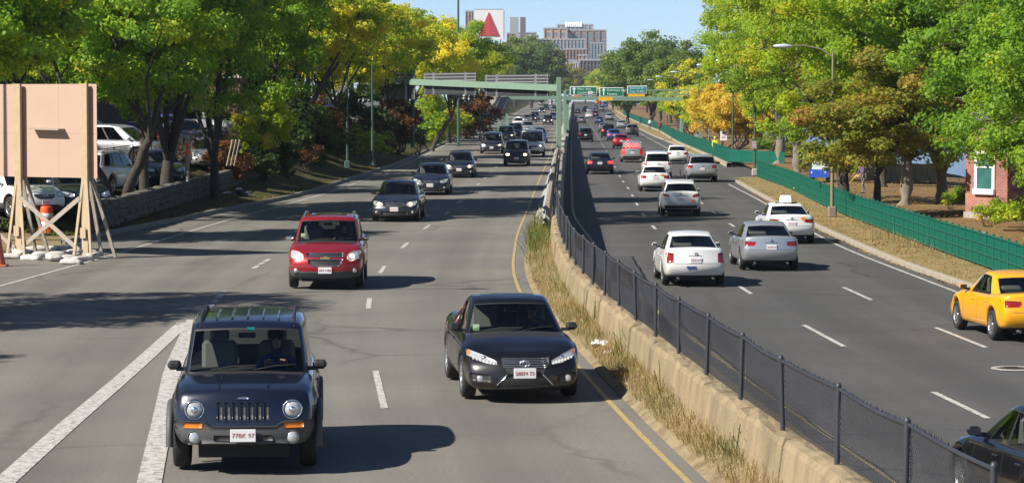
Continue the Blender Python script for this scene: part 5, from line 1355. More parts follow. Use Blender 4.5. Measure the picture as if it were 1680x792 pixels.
# --- red crossover
sp = suv_spec(mirror_chrome=True, spokes=5, fp=[(-1, .10), (-.7, .03), (-.3, 0), (.2, .01), (.6, .06), (1, .20)])
T = make_car(sp); hw = T.dim['hw']
T.patch('headlight', M['lens_clear'], 'front', [(hw * .58, .74), (hw * .66, .68), (hw * .92, .76)], [(hw * .58, .84), (hw * .72, .915), (hw * .92, .94)], .008, 10, 5, mir=True)
for sx in (-1, 1):
    disc(T, 'headlamp_bulb', M['lamp_lit'], 'front', sx * hw * .70, .79, .06, .014, .015, 14); disc(T, 'fog_lamp', M['lens_clear'], 'front', sx * hw * .77, .46, .06, .006, .02, 16, 'black_plastic')
T.patch('grille', M['black_plastic'], 'front', [(-hw * .50, .80), (hw * .50, .80)], [(-hw * .50, .875), (hw * .50, .875)], .005, 10, 2)
T.patch('grille', M['black_plastic'], 'front', [(-hw * .45, .64), (-hw * .36, .585), (hw * .36, .585), (hw * .45, .64)], [(-hw * .48, .725), (hw * .48, .725)], .005, 10, 3)
for lo, hi in (((-.51, .875), (.51, .89)), ((-.51, .785), (.51, .80)), ((-.49, .725), (.49, .74)), ((-.37, .572), (.37, .587))):
    T.patch('grille_trim', M['chrome'], 'front', [(lo[0] * hw, lo[1]), (hi[0] * hw, lo[1])], [(lo[0] * hw, hi[1]), (hi[0] * hw, hi[1])], .013, 10, 1)
P = T.hit('front', 0, .765); bt = MB()
bt.prism([(-.115, -.022), (-.06, -.022), (-.05, -.045), (.05, -.045), (.06, -.022), (.115, -.022), (.115, .022), (.05, .022), (.04, .045), (-.04, .045), (-.05, .022), (-.115, .022)], 0, .014, fn=lambda x, y, z: (x + y * .3, -z, y))
T.add('badge', bt.mesh('badge', M['gold']), (0, P.y - .012, .762))
num_plate(T, 'front', .47, '897 NE8', 0, .32)
T.patch('bumper_skid', M['grey_plastic'], 'front', [(-hw * .9, .27), (hw * .9, .27)], [(-hw * .9, .37), (-hw * .45, .40), (hw * .45, .40), (hw * .9, .37)], .010, 16, 3)
T.patch('panel_gap', M['rubber'], 'front', [(-hw * .58, .93), (hw * .58, .93)], [(-hw * .58, .938), (hw * .58, .938)], .002, 10, 1)
roof_rails(T, -.35, 1.85, .60, 'alloy', .06)
T.patch('sunroof', M['window_dark'], 'top', [(-.44, -.15), (.44, -.15)], [(-.44, .75), (.44, .75)], .004, 6, 4)
for k in range(4): T.patch('roof_rib', M['wine_rib'] if 'wine_rib' in M else M['lens_amber'], 'top', [(-.3 + k * .2 - .05, .9), (-.3 + k * .2 + .05, .9)], [(-.3 + k * .2 - .05, .94), (-.3 + k * .2 + .05, .94)], .004, 2, 1) if False else None
dress_rear(T, 'suv'); T.zw = 1.12; wipers(T)
CARS['crossover'] = T
# --- generic bodies
for key, lit in (('saloon', False), ('saloon_lit', True)):
    T = make_car(sedan_spec()); dress_front(T, 'std', lit); dress_rear(T); CARS[key] = T
T = make_car(sedan_spec(L=4.83, W=1.79, wr=.32, top=[(0, .70), (.04, .745), (.14, .845), (.255, .945), (.32, .95), (.6, .98), (.8, 1.03), (.87, 1.075), (.95, 1.085), (1, 1.07)], spokes=7)); dress_front(T, 'std')
dress_rear(T, 'sedan', False, None, .76, ([(T.dim['hw'] * .70, .70), (T.dim['hw'] * .93, .66)], [(T.dim['hw'] * .72, .95), (T.dim['hw'] * .93, .98)])); 
P = T.hit('rear', .12, .56); T.add('bumper_sticker', MB().box((0, 0, 0), (.28, .004, .06)).mesh('bumper_sticker', M['plate_blue']), (.12, P.y + .004, .555)); CARS['saloon_round'] = T
T = make_car(sedan_spec(L=4.70, W=1.83, H=1.43, wr=.33, gh=(.25, .43, .67, .87), roof=[(0, 1.37), (.25, 1.42), (.55, 1.425), (.85, 1.39), (1, 1.35)], spokes=5)); dress_front(T, 'std')
dress_rear(T, 'sedan', False, None, .74, ([(T.dim['hw'] * .52, .79), (T.dim['hw'] * .93, .76)], [(T.dim['hw'] * .56, .90), (T.dim['hw'] * .93, .92)])); CARS['saloon_low'] = T
T = make_car(sedan_spec(L=5.38, W=1.98, H=1.47, wb=2.91, fo=1.05, gh=(.27, .42, .64, .80), roof=[(0, 1.39), (.25, 1.44), (.55, 1.45), (.85, 1.42), (1, 1.38)], wr=.34, spokes=5)); dress_front(T, 'std'); dress_rear(T, 'sedan', True); CARS['saloon_long'] = T
T = make_car(suv_spec(L=4.41, W=1.83, H=1.62, wb=2.65, wr=.33, top=[(0, .78), (.04, .84), (.12, .92), (.2, 1.0), (.3, 1.02), (.6, 1.05), (.9, 1.12), (1, 1.10)], gh=(.19, .39, .86, .985), roof=[(0, 1.50), (.2, 1.58), (.5, 1.60), (.85, 1.54), (1, 1.48)], clad=0, wroof=.70, bot=[(0, .2), (.75, .21), (.9, .26), (1, .32)], spokes=5)); dress_front(T, 'std', z=.05)
dress_rear(T, 'suv', False, None, .78, ([(T.dim['hw'] * .58, .86), (T.dim['hw'] * .93, .92)], [(T.dim['hw'] * .60, .97), (T.dim['hw'] * .93, 1.06)])); CARS['hatch'] = T
T = make_car(suv_spec(L=5.05, W=1.97, wb=3.0, fo=.96, wr=.38, spokes=5, clad=0)); dress_front(T, 'std', z=.12); dress_rear(T, 'suv'); roof_rails(T, -.4, 2.0, .64, 'alloy', .05); CARS['suv_big'] = T
for key, lit in (('suv', False), ('suv_lit', True)):
    T = make_car(suv_spec(fine=False)); dress_front(T, 'std', lit, z=.13); dress_rear(T, 'suv', lit); roof_rails(T, -.35, 1.8, .6, 'black_plastic', .05); CARS[key] = T
T = make_car(suv_spec(fine=False)); dress_front(T, 'std', z=.13); dress_rear(T, 'suv'); k = MB().lathe([(.0, .16), (.2, .17), (.33, .12), (.35, .02), (.33, -.05)], 20, axis='Y').mesh('spare_wheel', M['rubber']); T.add('spare_wheel', k, (0, T.dim['L'] / 2 + .0, .98)); CARS['suv_spare'] = T
T = make_car(van_spec()); dress_front(T, 'std', z=.05); dress_rear(T, 'suv', False, None, .8, ([(T.dim['hw'] * .72, .90), (T.dim['hw'] * .93, .90)], [(T.dim['hw'] * .74, 1.12), (T.dim['hw'] * .93, 1.14)])); CARS['minivan'] = T
T = make_car(van_spec(fine=False)); dress_front(T, 'std', True, z=.05); dress_rear(T, 'suv'); CARS['minivan_lit'] = T
T = make_car(suv_spec(L=5.7, W=2.01, H=2.1, wb=3.43, fo=.85, wr=.38, fine=False, top=[(0, .98), (.04, 1.06), (.1, 1.14), (.15, 1.2), (.3, 1.2), (1, 1.2)], gh=(.145, .25, .985, .995), roof=[(0, 2.0), (.1, 2.06), (.9, 2.06), (1, 2.02)], side=[(-.88, -.66), (-.6, -.2)], clad=-.5, wroof=.84)); dress_front(T, 'std', True, z=.2); dress_rear(T, 'suv'); CARS['cargo_van'] = T
T = make_car(suv_spec(L=4.6, W=1.80, wb=2.69, fo=.80, fine=False, top=[(0, .96), (.04, 1.02), (.1, 1.05), (.27, 1.1), (.6, 1.1), (1, 1.1)], gh=(.28, .38, .95, .99), roof=[(0, 1.64), (.2, 1.69), (.5, 1.70), (.9, 1.68), (1, 1.64)], fp=[(-1, .02), (0, 0), (1, .1)], fb=.12, wroof=.8))
hw = T.dim['hw']
for i in range(7):
    x = (i - 3) * .1; T.patch('grille_slot', M['black_plastic'], 'front', [(x - .03, .68), (x + .03, .68)], [(x - .03, .86), (x + .03, .86)], .003, 1, 2)
for sx in (-1, 1): T.patch('headlight', M['lamp_lit'], 'front', [(sx * .48, .72), (sx * .70, .72)] if sx > 0 else [(-.70, .72), (-.48, .72)], [(sx * .48, .84), (sx * .70, .84)] if sx > 0 else [(-.70, .84), (-.48, .84)], .006, 3, 2)
num_plate(T, 'front', .52); T.patch('bumper', M['grey_plastic'], 'front', [(-.86, .40), (.86, .40)], [(-.86, .62), (.86, .62)], .01, 10, 2); roof_rails(T, -.3, 1.8, .6, 'black_plastic', .06); dress_rear(T, 'suv'); CARS['boxy_far'] = T
# pick-up: cab with an open bed behind
T = make_car(suv_spec(L=5.4, W=1.95, wb=3.4, fo=.9, fine=False, gh=(.25, .36, .56, .60), side=[(-.70, .0), (.08, .78)], roof=[(0, 1.72), (.3, 1.78), (.7, 1.78), (1, 1.74)], clad=-.5)); dress_front(T, 'std', z=.15); dress_rear(T, 'suv', True); CARS['pickup'] = T
for k_, src in (('saloon_far', sedan_spec(fine=False)),):
    T = make_car(src); dress_front(T, 'std'); dress_rear(T); CARS[k_] = T
T = make_car(sedan_spec(fine=False)); dress_front(T, 'std', True); dress_rear(T, 'sedan', True); CARS['saloon_far_lit'] = T

# ---------------------------------------------------------------- placing the traffic
def slope(fx, Y): return (fx(Y + 2) - fx(Y - 2)) / 4
def place_car(key, u, v, pm, label, side, dh=0.0, cat='car', group=None, name='car'):
    T = CARS[key]; zr = ZL + 0.02 if side == 'L' else ZR + 0.02
    P = G(u, v, zr); m = slope(xL23 if side == 'L' else xR12, P.y)
    th = -math.atan(m) + (0 if side == 'L' else math.pi) + dh
    yn = T.dim['ya'] if side == 'L' else T.dim['yb']
    q = Matrix.Rotation(th, 3, 'Z') @ Vector((0, yn, 0))
    root = empty(name, (P.x - q.x, P.y - q.y, P.z), th, label, cat, group or ('oncoming cars on the left road' if side == 'L' else 'cars driving away on the right road'))
    T.make(root, M['paint_' + pm]); return root
def attach(root, name, mb, mats, loc=(0, 0, 0), rot=(0, 0, 0)): return mb.build(name, mats, root, loc, rot)
LC = [('boxy', 403, 764, 'navy', 'dark navy boxy off-road car with roof rails, nearest the camera', -.01),
 ('saloon_spindle', 850, 650, 'black', 'black saloon with chrome-edged spindle grille beside the median wall', .03),
 ('crossover', 536, 471, 'red', 'bright red crossover with chrome mirrors', 0),
 ('saloon_lit', 650, 362, 'slate', 'dark slate saloon with lit headlights behind the red crossover', 0),
 ('saloon', 707, 319, 'midnight', 'dark blue saloon second behind the red crossover', 0),
 ('saloon_far_lit', 754, 291, 'black', 'black saloon with lit lamps third behind the red crossover', 0),
 ('boxy_far', 847.5, 272, 'navy', 'navy boxy car with slotted grille in front of the white van', 0),
 ('cargo_van', 873, 257, 'white', 'white full-size van with dark lower front', 0),
 ('minivan_lit', 807, 252, 'midnight', 'dark minivan with lit headlights left of the boxy navy car', 0),
 ('suv_lit', 830, 234.5, 'brown', 'dark brown off-roader behind the dark minivan', 0),
 ('saloon_far', 884, 233, 'white', 'white taxi saloon half hidden behind the white van', 0),
 ('suv', 845, 227, 'midnight', 'dark blue off-roader half hidden behind the brown one', 0),
 ('saloon_far', 865, 217, 'silver', 'pale silver saloon above the white van roof', 0),
 ('saloon_far', 850, 208, 'white', 'white taxi saloon in the left lane above the brown off-roader', 0),
 ('saloon_far', 864, 201, 'grey', 'grey saloon next behind the far white taxi', 0),
 ('saloon_far_lit', 873, 199.5, 'wine', 'dark saloon with one bright headlight behind the grey saloon', 0),
 ('suv', 878, 197.5, 'midnight', 'dark off-roader behind the saloon with bright headlight', 0),
 ('suv_lit', 899, 205, 'black', 'black crossover with lit lamps left of the gantry post', 0),
 ('saloon_far', 907.5, 197, 'blue', 'blue saloon just left of the gantry post', 0),
 ('saloon_far_lit', 889, 186, 'black', 'dark saloon with lit lamps in the distance, centre lane', 0),
 ('saloon_far', 896, 179.5, 'silver', 'pale saloon in the distance, centre lane', 0),
 ('suv', 910, 184, 'black', 'dark off-roader in the distance by the gantry post', 0),
 ('saloon_far', 906, 172.5, 'white', 'tiny white car at the far end of the left road', 0),
 ('cargo_van', 889, 173.5, 'midnight', 'tiny dark van with lit lamps at the far end of the left road', 0)]
cars = {}
for i, (k, u, v, pm, lab, dh) in enumerate(LC): cars['L%d' % i] = place_car(k, u, v, pm, lab, 'L', dh)
RC = [('saloon_round', 1136, 466.5, 'white', 'white saloon with tall rear lamps right behind the chain-link fence', -.0),
 ('saloon_low', 1260, 441.5, 'silver', 'silver saloon with slim red lamps in the middle lane', 0),
 ('saloon_low', 1294, 398, 'white', 'white taxi saloon with a white roof advert', 0),
 ('saloon_low', 1690, 556, 'taxi', 'yellow taxi saloon at the right frame edge', .06),
 ('hatch', 1116, 354, 'white', 'white hatchback with roof aerial box in the middle lane', 0),
 ('saloon', 1074, 313.5, 'white', 'white taxi saloon with orange sticker behind the white hatchback', 0),
 ('minivan', 1078, 292, 'white', 'white minivan ahead of the white taxi with orange sticker', 0),
 ('suv_big', 1151, 298, 'silver', 'silver off-roader in the right lane near the park entry', 0),
 ('minivan', 1037, 266, 'silver', 'silver minivan with red patterned rear window', 0),
 ('saloon_far', 1111, 268.5, 'white', 'white saloon in the right lane ahead of the silver off-roader', 0),
 ('saloon_far_lit', 1019, 243, 'red', 'red saloon ahead of the red patterned minivan', 0),
 ('saloon_far_lit', 1007.5, 232, 'blue', 'blue saloon with red brake lamps ahead of the red saloon', 0),
 ('saloon_long', 984, 285, 'midnight', 'long dark saloon with bright red lamps in the left lane', 0),
 ('suv', 960.7, 233, 'black', 'black off-roader in the left lane ahead of the long dark saloon', 0),
 ('pickup', 998, 226, 'black', 'black pick-up ahead of the blue saloon', 0),
 ('saloon_far', 991, 217, 'grey', 'grey car ahead of the black pick-up', 0),
 ('suv_spare', 1037, 224, 'grey', 'grey off-roader with spare wheel on its tailgate', 0),
 ('saloon_far', 1020, 211.5, 'silver', 'silver saloon ahead of the off-roader with the spare wheel', 0),
 ('saloon_far', 954, 203, 'grey', 'grey saloon with red lamps in the far left lane', 0),
 ('saloon_far', 983, 203.5, 'blue', 'bright blue saloon in the far middle lane', 0),
 ('suv', 1000, 198.5, 'silver', 'silver off-roader in the far right lane', 0),
 ('suv', 977, 193, 'wine', 'dark red off-roader ahead of the bright blue saloon', 0),
 ('saloon_far', 966.5, 194.5, 'white', 'white car beside the dark red off-roader', 0),
 ('saloon_far', 947.6, 187.5, 'black', 'dark saloon far away beside the median barrier', 0),
 ('suv', 961, 184, 'midnight', 'dark blue off-roader far away, left of the silver one', 0),
 ('saloon_far', 967.5, 185.5, 'silver', 'small silver car far away behind the dark blue off-roader', 0),
 ('saloon_far', 977.5, 180, 'blue', 'small pale blue car below the orange road sign', 0),
 ('suv', 987, 183, 'grey', 'small grey car far away in the right lane', 0),
 ('cargo_van', 993, 176.5, 'blue', 'blue truck at the far end of the right road', 0)]
for i, (k, u, v, pm, lab, dh) in enumerate(RC): cars['R%d' % i] = place_car(k, u, v, pm, lab, 'R', dh)
# dark blue car leaving the frame bottom right: set by its front left wheel
T = CARS['saloon']; P = G(1584, 822, ZR + .02); th = math.pi - math.atan(slope(xR12, 40)) + .06
q = Matrix.Rotation(th, 3, 'Z') @ Vector((T.dim['hw'] - .1, T.dim['ya'], 0))
root = empty('car', (P.x - q.x, P.y - q.y, ZR + .02), th, 'near-black saloon cut off by the bottom right frame corner', 'car', 'cars driving away on the right road'); T.make(root, M['paint_black'])

# stickers and taxi gear
def sticker(root, key, end, x, z, wd, ht, mat, name='sticker'):
    P = CARS[key].hit(end, x, z); s_ = -1 if end == 'front' else 1
    MB().box((0, 0, 0), (wd, .004, ht)).build(name, M[mat], root, (x, P.y + s_ * .008, z))
sticker(cars['R2'], 'saloon_low', 'rear', -.42, .90, .15, .15, 'orange_sticker'); sticker(cars['R5'], 'saloon', 'rear', -.40, .93, .15, .15, 'orange_sticker'); sticker(cars['R4'], 'hatch', 'rear', -.52, .72, .14, .14, 'orange_sticker')
for k in ('R2',):
    rt = cars[k]; MB().prism([(-.45, 0), (.45, 0), (.35, .16), (.15, .25), (-.15, .25), (-.35, .16)], -.17, .17, fn=lambda x, y, z: (z, x, y)).build('roof_advert', M['white_paint'], rt, (0, .28, 1.45))
    MB().tube([(-.4, .28, 1.43), (.4, .28, 1.43)], .02, 6).tube([(-.4, .55, 1.43), (.4, .55, 1.43)], .02, 6).build('roof_bar', M['black_plastic'], rt)
    tm = text_mesh('BOSTON CAB', .16, M['plate_blue'], .002)
    for sx in (-1, 1):
        Pp = CARS['saloon_low'].hit('side', .3, .78, sx); mobj('door_lettering', tm, rt, (Pp.x + sx * .008, .3, .78), (R(90), 0, R(90) * sx))
for k in ('L10', 'L13', 'R5'):
    MB().box((0, .1, 1.515), (.45, .16, .12), bev=.03).build('taxi_sign', M['white_paint'], cars[k])
rt = cars['R4']
MB().box((0, 0, 0), (.62, .4, .05), bev=.01).box((-.2, 0, .10), (.12, .12, .16), bev=.02).box((.15, 0, .08), (.2, .2, .12), bev=.02).tube([(-.05, 0, 0), (-.05, 0, .42)], .03, 8).build('roof_instruments', M['black_plastic'], rt, (0, .2, 1.64))
# red patterned rear window wrap
rt = cars['R8']; wrap = MB()
for i in range(10):
    for j in range(5):
        if (i + j) % 2: continue
        x = (i - 4.5) * .145; z = 1.24 + j * .085; P = CARS['minivan'].hit('rear', x, z); wrap.box((x, P.y + .012, z), (.14, .012, .08))
wrap.build('window_wrap', M['white_paint'], rt)
wl = []
CARS['minivan'].patch('window_wrap', M['roof_red'], 'rear', [(-.78, 1.14), (.78, 1.14)], [(-.68, 1.66), (.68, 1.66)], .008, 10, 6)
p_ = CARS['minivan'].parts.pop(); mobj('window_wrap', p_[1], rt)
CARS['minivan'].patch('body_wrap', M['roof_red'], 'rear', [(.60, .62), (.90, .62)], [(.60, 1.13), (.90, 1.13)], .014, 4, 6, mir=True)
for _ in range(2): p_ = CARS['minivan'].parts.pop(); mobj('body_wrap', p_[1], rt)
# inspection stickers low in the corner of the windscreens
for k, kk, z in (('L1', 'saloon_spindle', 1.03), ('L2', 'crossover', 1.24), ('L0', 'boxy', 1.30)):
    sticker(cars[k], kk, 'front', -.60 if k != 'L0' else .05, z if k != 'L0' else 1.66, .10, .10 if k != 'L0' else .05, 'sticker' if k != 'L0' else 'sign_teal', 'windscreen_sticker')

# ---------------------------------------------------------------- parked cars in the left lot
def park(key, u, v, z, pm, label, heading):
    P = GT(u, v); root = empty('parked_car', P, heading, label, 'car', 'cars parked in the left lot'); CARS[key].make(root, M['paint_' + pm]); root.location.z = gz(P.x, P.y, P.z) + .01; return root
park('suv', 22, 380, .78, 'white', 'white off-roader parked behind the left hoarding post', R(38))
park('suv_big', 108, 352, .95, 'midnight', 'dark off-roader parked behind the orange barrel', R(28))
park('suv_big', 172, 318, 1.15, 'white', 'white crossover parked behind the forked tree, seen from the rear', R(165))
park('saloon', 262, 302, 1.35, 'midnight', 'dark saloon parked behind the stout dark trunk', R(14))
park('saloon', 337, 276, 1.6, 'silver', 'silver saloon parked beside the bank fence', R(12))
park('saloon', 303, 244, 2.0, 'wine', 'dark wine saloon parked behind the silver saloon', R(24))
park('suv', 345, 228, 2.3, 'silver', 'silver off-roader parked before the dark brick building', R(40))
park('saloon_far', 275, 232, 2.3, 'blue', 'blue car parked left of the silver off-roader', R(60))
park('minivan', 190, 268, 1.8, 'silver', 'silver minivan parked behind the forked tree trunk', R(70))
park('cargo_van', 655, 180, 2.55, 'white', 'white truck parked behind the bank, left of the gantry leg', R(30))
park('saloon_far', 498, 190, 2.6, 'silver', 'silver car parked far back in the lot', R(70))
park('suv', 545, 188, 2.6, 'blue', 'blue car parked far back, right of the silver one', R(80))
park('saloon_far', 400, 200, 2.5, 'red', 'red car parked right of the dark brick building', R(75))
park('minivan', 130, 248, 2.1, 'grey', 'grey van parked far behind the hoarding', R(80))
# ================================================================== SIGN GANTRY OVER THE LEFT ROAD
ga = empty('sign_gantry', (3.25, 186, 0.8), 0, 'pale green steel beam over the left road carrying dark sign backs', 'gantry'); G0 = ga.location
pr = at(917, 127, 186); pl = at(677, 236, 205)
MB().box((0, 0, (pr.z - .8) / 2), (0.34, 0.34, pr.z - .8), bev=.02).build('leg', M['gantry_green'], ga)
MB().box((0, 0, .15), (0.8, 0.8, .35), bev=.03).build('leg_base', M['concrete_grey'], ga)
ra, rb = at(917, 144.5, 186) - G0, at(598, 131.3, 208) - G0
MB().tube([pl - G0 - Vector((0, 0, .3)), at(677, 134, 205) - G0], 0.16, 10).build('leg', M['pole_green'], ga)
MB().bar(ra, rb, 0.36, 0.44).build('beam', M['gantry_green'], ga)
def bp(u): 
    t_ = (917 - u) / (917 - 598); return ra.lerp(rb, t_)
ang_b = math.atan2((rb - ra).y, (rb - ra).x)
for (u0, u1, vt, vb) in ((804, 902, 122, 158), (703, 790, 119, 155.5), (610, 688, 117, 163)):
    c0, c1 = bp(u0), bp(u1); Yc = (c0.y + c1.y) / 2 + G0.y; zt = at(u0, vt, Yc).z - G0.z; zb_ = at(u0, vb, Yc).z - G0.z
    o = Vector((0, .36, 0)); zc_ = (zt + zb_) / 2
    a_ = Vector((c0.x, c0.y, zc_)) + o; b_ = Vector((c1.x, c1.y, zc_)) + o
    sb = MB().bar(a_, b_, .04, zt - zb_).build('sign_back', M['sign_back'], ga)
    for k in range(7):
        z = zb_ + (zt - zb_) * (k + .5) / 7; MB().bar(Vector((a_.x, a_.y - .045, z)), Vector((b_.x, b_.y - .045, z)), .05, .06).build('stiffener', M['galvanised'] if k > 3 else M['sign_back'], sb)
    for t_ in (0.02, .19, .80, .98):
        p = a_.lerp(b_, t_); MB().box((p.x, p.y - .10, zc_), (.07 if t_ in (.02, .98) else .16, .07, zt - zb_ + .02)).build('strut', M['galvanised'], sb)

# green guide signs over the right road
gs = empty('guide_sign_gantry', (at(927, 232, 268).x, 268, .8), 0, 'green guide signs with white lettering on a beam over the right road', 'gantry'); G1 = gs.location; YG = 268
hgt = at(927, 149, YG).z - .8
MB().box((0, 0, hgt / 2), (.30, .30, hgt), bev=.02).build('leg', M['gantry_green'], gs)
MB().box((0, 0, .1), (.7, .7, .3), bev=.03).build('leg_base', M['concrete_grey'], gs)
e = at(1150, 150, YG) - G1
for vz in (148, 155): MB().bar(Vector((0, 0, at(927, vz, YG).z - .8)), Vector((e.x, 0, at(927, vz, YG).z - .8)), .12, .12).build('beam', M['gantry_green'], gs)
for k in range(13):
    x = e.x * k / 13; MB().bar(Vector((x, 0, at(927, 155, YG).z - .8)), Vector((x + e.x / 13, 0, at(927, 148, YG).z - .8)), .05).build('lattice', M['gantry_green'], gs)
MB().box((e.x, 0, (at(927, 146, YG).z - ZR) / 2 - .8 + ZR), (.3, .3, at(927, 146, YG).z - ZR)).build('leg', M['gantry_green'], gs)
def guide(u0, u1, vt, vb, mat, lines, arrow=True, extra=None):
    p0, p1 = at(u0, vt, YG - .4) - G1, at(u1, vb, YG - .4) - G1; c = (p0 + p1) / 2; wd, ht = p1.x - p0.x, p0.z - p1.z
    s_ = MB().box((0, .02, 0), (wd, .04, ht), bev=.01).build('sign_panel', M['white_paint'], gs, (c.x, c.y, c.z))
    MB().box((0, -.006, 0), (wd - .14, .03, ht - .14)).build('sign_face', M[mat], s_)
    x0 = -wd / 2 + (.75 if arrow else .25)
    for k, tx in enumerate(lines):
        mobj('lettering', text_mesh(tx, ht * .36, M['white_paint'], .004, 'LEFT'), s_, (x0, -.03, ht * (.2 - .42 * k)), (R(90), 0, 0))
    if arrow: MB().box((-wd / 2 + .42, -.03, -.08), (.11, .012, ht * .55)).prism([(-.2, 0), (.2, 0), (0, .26)], 0, .012, fn=lambda x, y, z: (x - wd / 2 + .42, -.024 - z, y + ht * .14)).build('arrow', M['white_paint'], s_)
    if extra: MB().box((wd / 2 - .62, -.03, -ht * .2), (.42, .012, .26)).build('route_shield', M['white_paint'], s_); mobj('lettering', text_mesh(extra, .2, M['black_plastic'], .004), s_, (wd / 2 - .62, -.04, -ht * .2), (R(90), 0, 0)); mobj('lettering', text_mesh('W', .2, M['white_paint'], .004), s_, (wd / 2 - .25, -.03, -ht * .24), (R(90), 0, 0))
def tab(u0, u1, vt, vb, mat):
    p0, p1 = at(u0, vt, YG - .35) - G1, at(u1, vb, YG - .35) - G1; c = (p0 + p1) / 2
    MB().box((c.x, c.y, c.z), (p1.x - p0.x, .03, p0.z - p1.z)).build('warning_tab', M[mat], gs)
guide(935, 979, 142, 156.3, 'sign_green', ['Mass. Ave.', 'Cambridge'], True, '2A')
guide(983.5, 1022.5, 143.7, 158.5, 'sign_green', ['Kenmore Sq.', 'Fenway'])
guide(1029, 1061, 141, 154, 'sign_teal', ['Storrow Dr.', 'Thru Traffic'], False)
tab(942, 952, 156.6, 158.8, 'sign_orange'); tab(982, 1005, 159, 165.3, 'sign_yellow'); tab(1030, 1058, 154.3, 158.6, 'sign_yellow')
# round orange notice hung under the tab
p = at(980.5, 167.5, YG) - G1
MB().lathe([(0, -.02), (.2, -.02), (.2, .02), (0, .02)], 16, axis='Y').tube([(0, 0, 0.0), (0, 0, .9)], .02, 6, m=1).build('height_disc', [M['sign_orange'], M['galvanised']], gs, p)

# ================================================================== FOOTBRIDGE FURTHER BACK
YB = 330
fb = empty('footbridge', (at(834, 190, YB).x, YB, 0.1), 0, 'grey-green footbridge crossing both roads behind the signs, ramp at its left', 'bridge'); F0 = fb.location
a_, b_ = at(832, 160, YB) - F0, at(1120, 163, YB) - F0
MB().bar(a_, b_, 2.2, .5).build('deck', M['gantry_green'], fb)
for zz in (.55, .95): MB().bar(a_ + Vector((0, -1.0, zz)), b_ + Vector((0, -1.0, zz)), .05).build('handrail', M['pole_green'], fb)
for k in range(21):
    p = a_.lerp(b_, k / 20); MB().box((p.x, -1.0, p.z + .6), (.05, .05, .75)).build('baluster', M['pole_green'], fb)
for u in (832, 931, 1118):
    p = at(u, 160, YB) - F0; MB().box((p.x, 0, p.z / 2 - .2), (.35, 1.6, p.z + .4)).build('pier', M['gantry_green'], fb)
e = at(806, 190, YB - 26) - F0
rampm = MB(); rampm.bar(a_ + Vector((-.8, 0, .0)), e + Vector((0, 0, -.1)), 2.0, .3); rampm.build('ramp', M['pale_stone'], fb)
MB().bar(a_ + Vector((-.8, -1.0, .55)), e + Vector((0, -1.0, .5)), .12, .8).build('ramp_parapet', M['pale_stone'], fb)
MB().box((e.x * .5 + a_.x * .5, e.y * .5, a_.z * .25), (.4, 1.2, a_.z * .5 + .6)).build('pier', M['gantry_green'], fb)

# ================================================================== STREET LAMPS
def street_lamp(pos, h, arm, label, group, pm='lamp_olive', base='concrete_grey', head=True, r=.085):
    rt = empty('street_lamp', pos, 0, label, 'street lamp', group)
    MB().tube([(0, 0, 0), (0, 0, h * .5), (0, 0, h)], [r, r * .85, r * .6], 10).build('pole', M[pm], rt)
    MB().box((0, 0, .22), (.38, .38, .5), bev=.06).build('base', M[base], rt)
    if head:
        s_ = math.copysign(1, arm)
        MB().tube([(0, 0, h - .25), (arm * .3, 0, h + .12), (arm * .7, 0, h + .28), (arm, 0, h + .28)], [.045, .04, .035, .03], 8).build('arm', M[pm], rt)
        vs = MB(); prof = [(0, .02), (.10, .085), (.3, .13), (.55, .13), (.75, .09), (.84, .02)]
        vs.lathe([(rr, hh) for hh, rr in prof], 12, axis='X'); o = vs.build('lamp_head', M['lamp_head'], rt, (arm - (0 if s_ > 0 else .0), 0, h + .25)); o.scale = (s_, 1.0, .75)
    return rt
GLR, GLL = 'street lamps along the right road', 'lamp posts along the left road'
P = G(1365, 356, ZR + .17); street_lamp(P, at(1365, 76, P.y).z - P.z - .25, -1.75, 'street lamp with brown base in the dry verge before the near green fence', GLR, 'lamp_olive', 'sign_brown')
P = G(1238, 288, ZR + .15); lamp2 = street_lamp(P, 7.4, -1.8, 'dark lamp pole carrying the brown notice at the park entry', GLR, 'pole_green', 'concrete_grey')
for Y, lab in ((216, 'street lamp third from the camera on the right, above the banner'), (275, 'street lamp fourth from the camera on the right'), (335, 'street lamp fifth from the camera on the right'), (400, 'street lamp sixth from the camera on the right'), (470, 'street lamp seventh from the camera on the right')):
    street_lamp((xGfence(Y) + .7, Y, ZR + .2 + rise(Y)), 7.5, -2.1, lab, GLR, 'pole_green')
P = snap(at(570, 275, 163)); street_lamp(P, 6.5, 2.0, 'plain green post on the left bank before the boxed lamp post', GLL, 'pole_green', 'pole_green', head=False)
P = snap(at(611, 270, 172)); street_lamp(P, 6.5, 2.0, 'dark green lamp post with box base on the left verge', GLL, 'pole_green', 'pole_green', head=False)
P = snap(at(752, 224, 255)); street_lamp(P, 16, 2.0, 'tall dark mast rising above the lime trees into the sky', GLL, 'pole_green', 'pole_green', head=False, r=.14)
street_lamp((-13.0, 59.6, 0.2), 8.6, 1.5, 'lamp post left of the frame whose thin shadow crosses the near road', GLL, 'pole_green')
street_lamp((-19.5, 76.5, 0.5), 9.2, 1.5, 'lamp post left of the frame whose thin shadow falls behind the hoarding', GLL, 'pole_green')
P = snap(at(788, 196, 300)); street_lamp(P, 6, 1.5, 'small pale post left of the footbridge ramp', GLL, 'gantry_green')

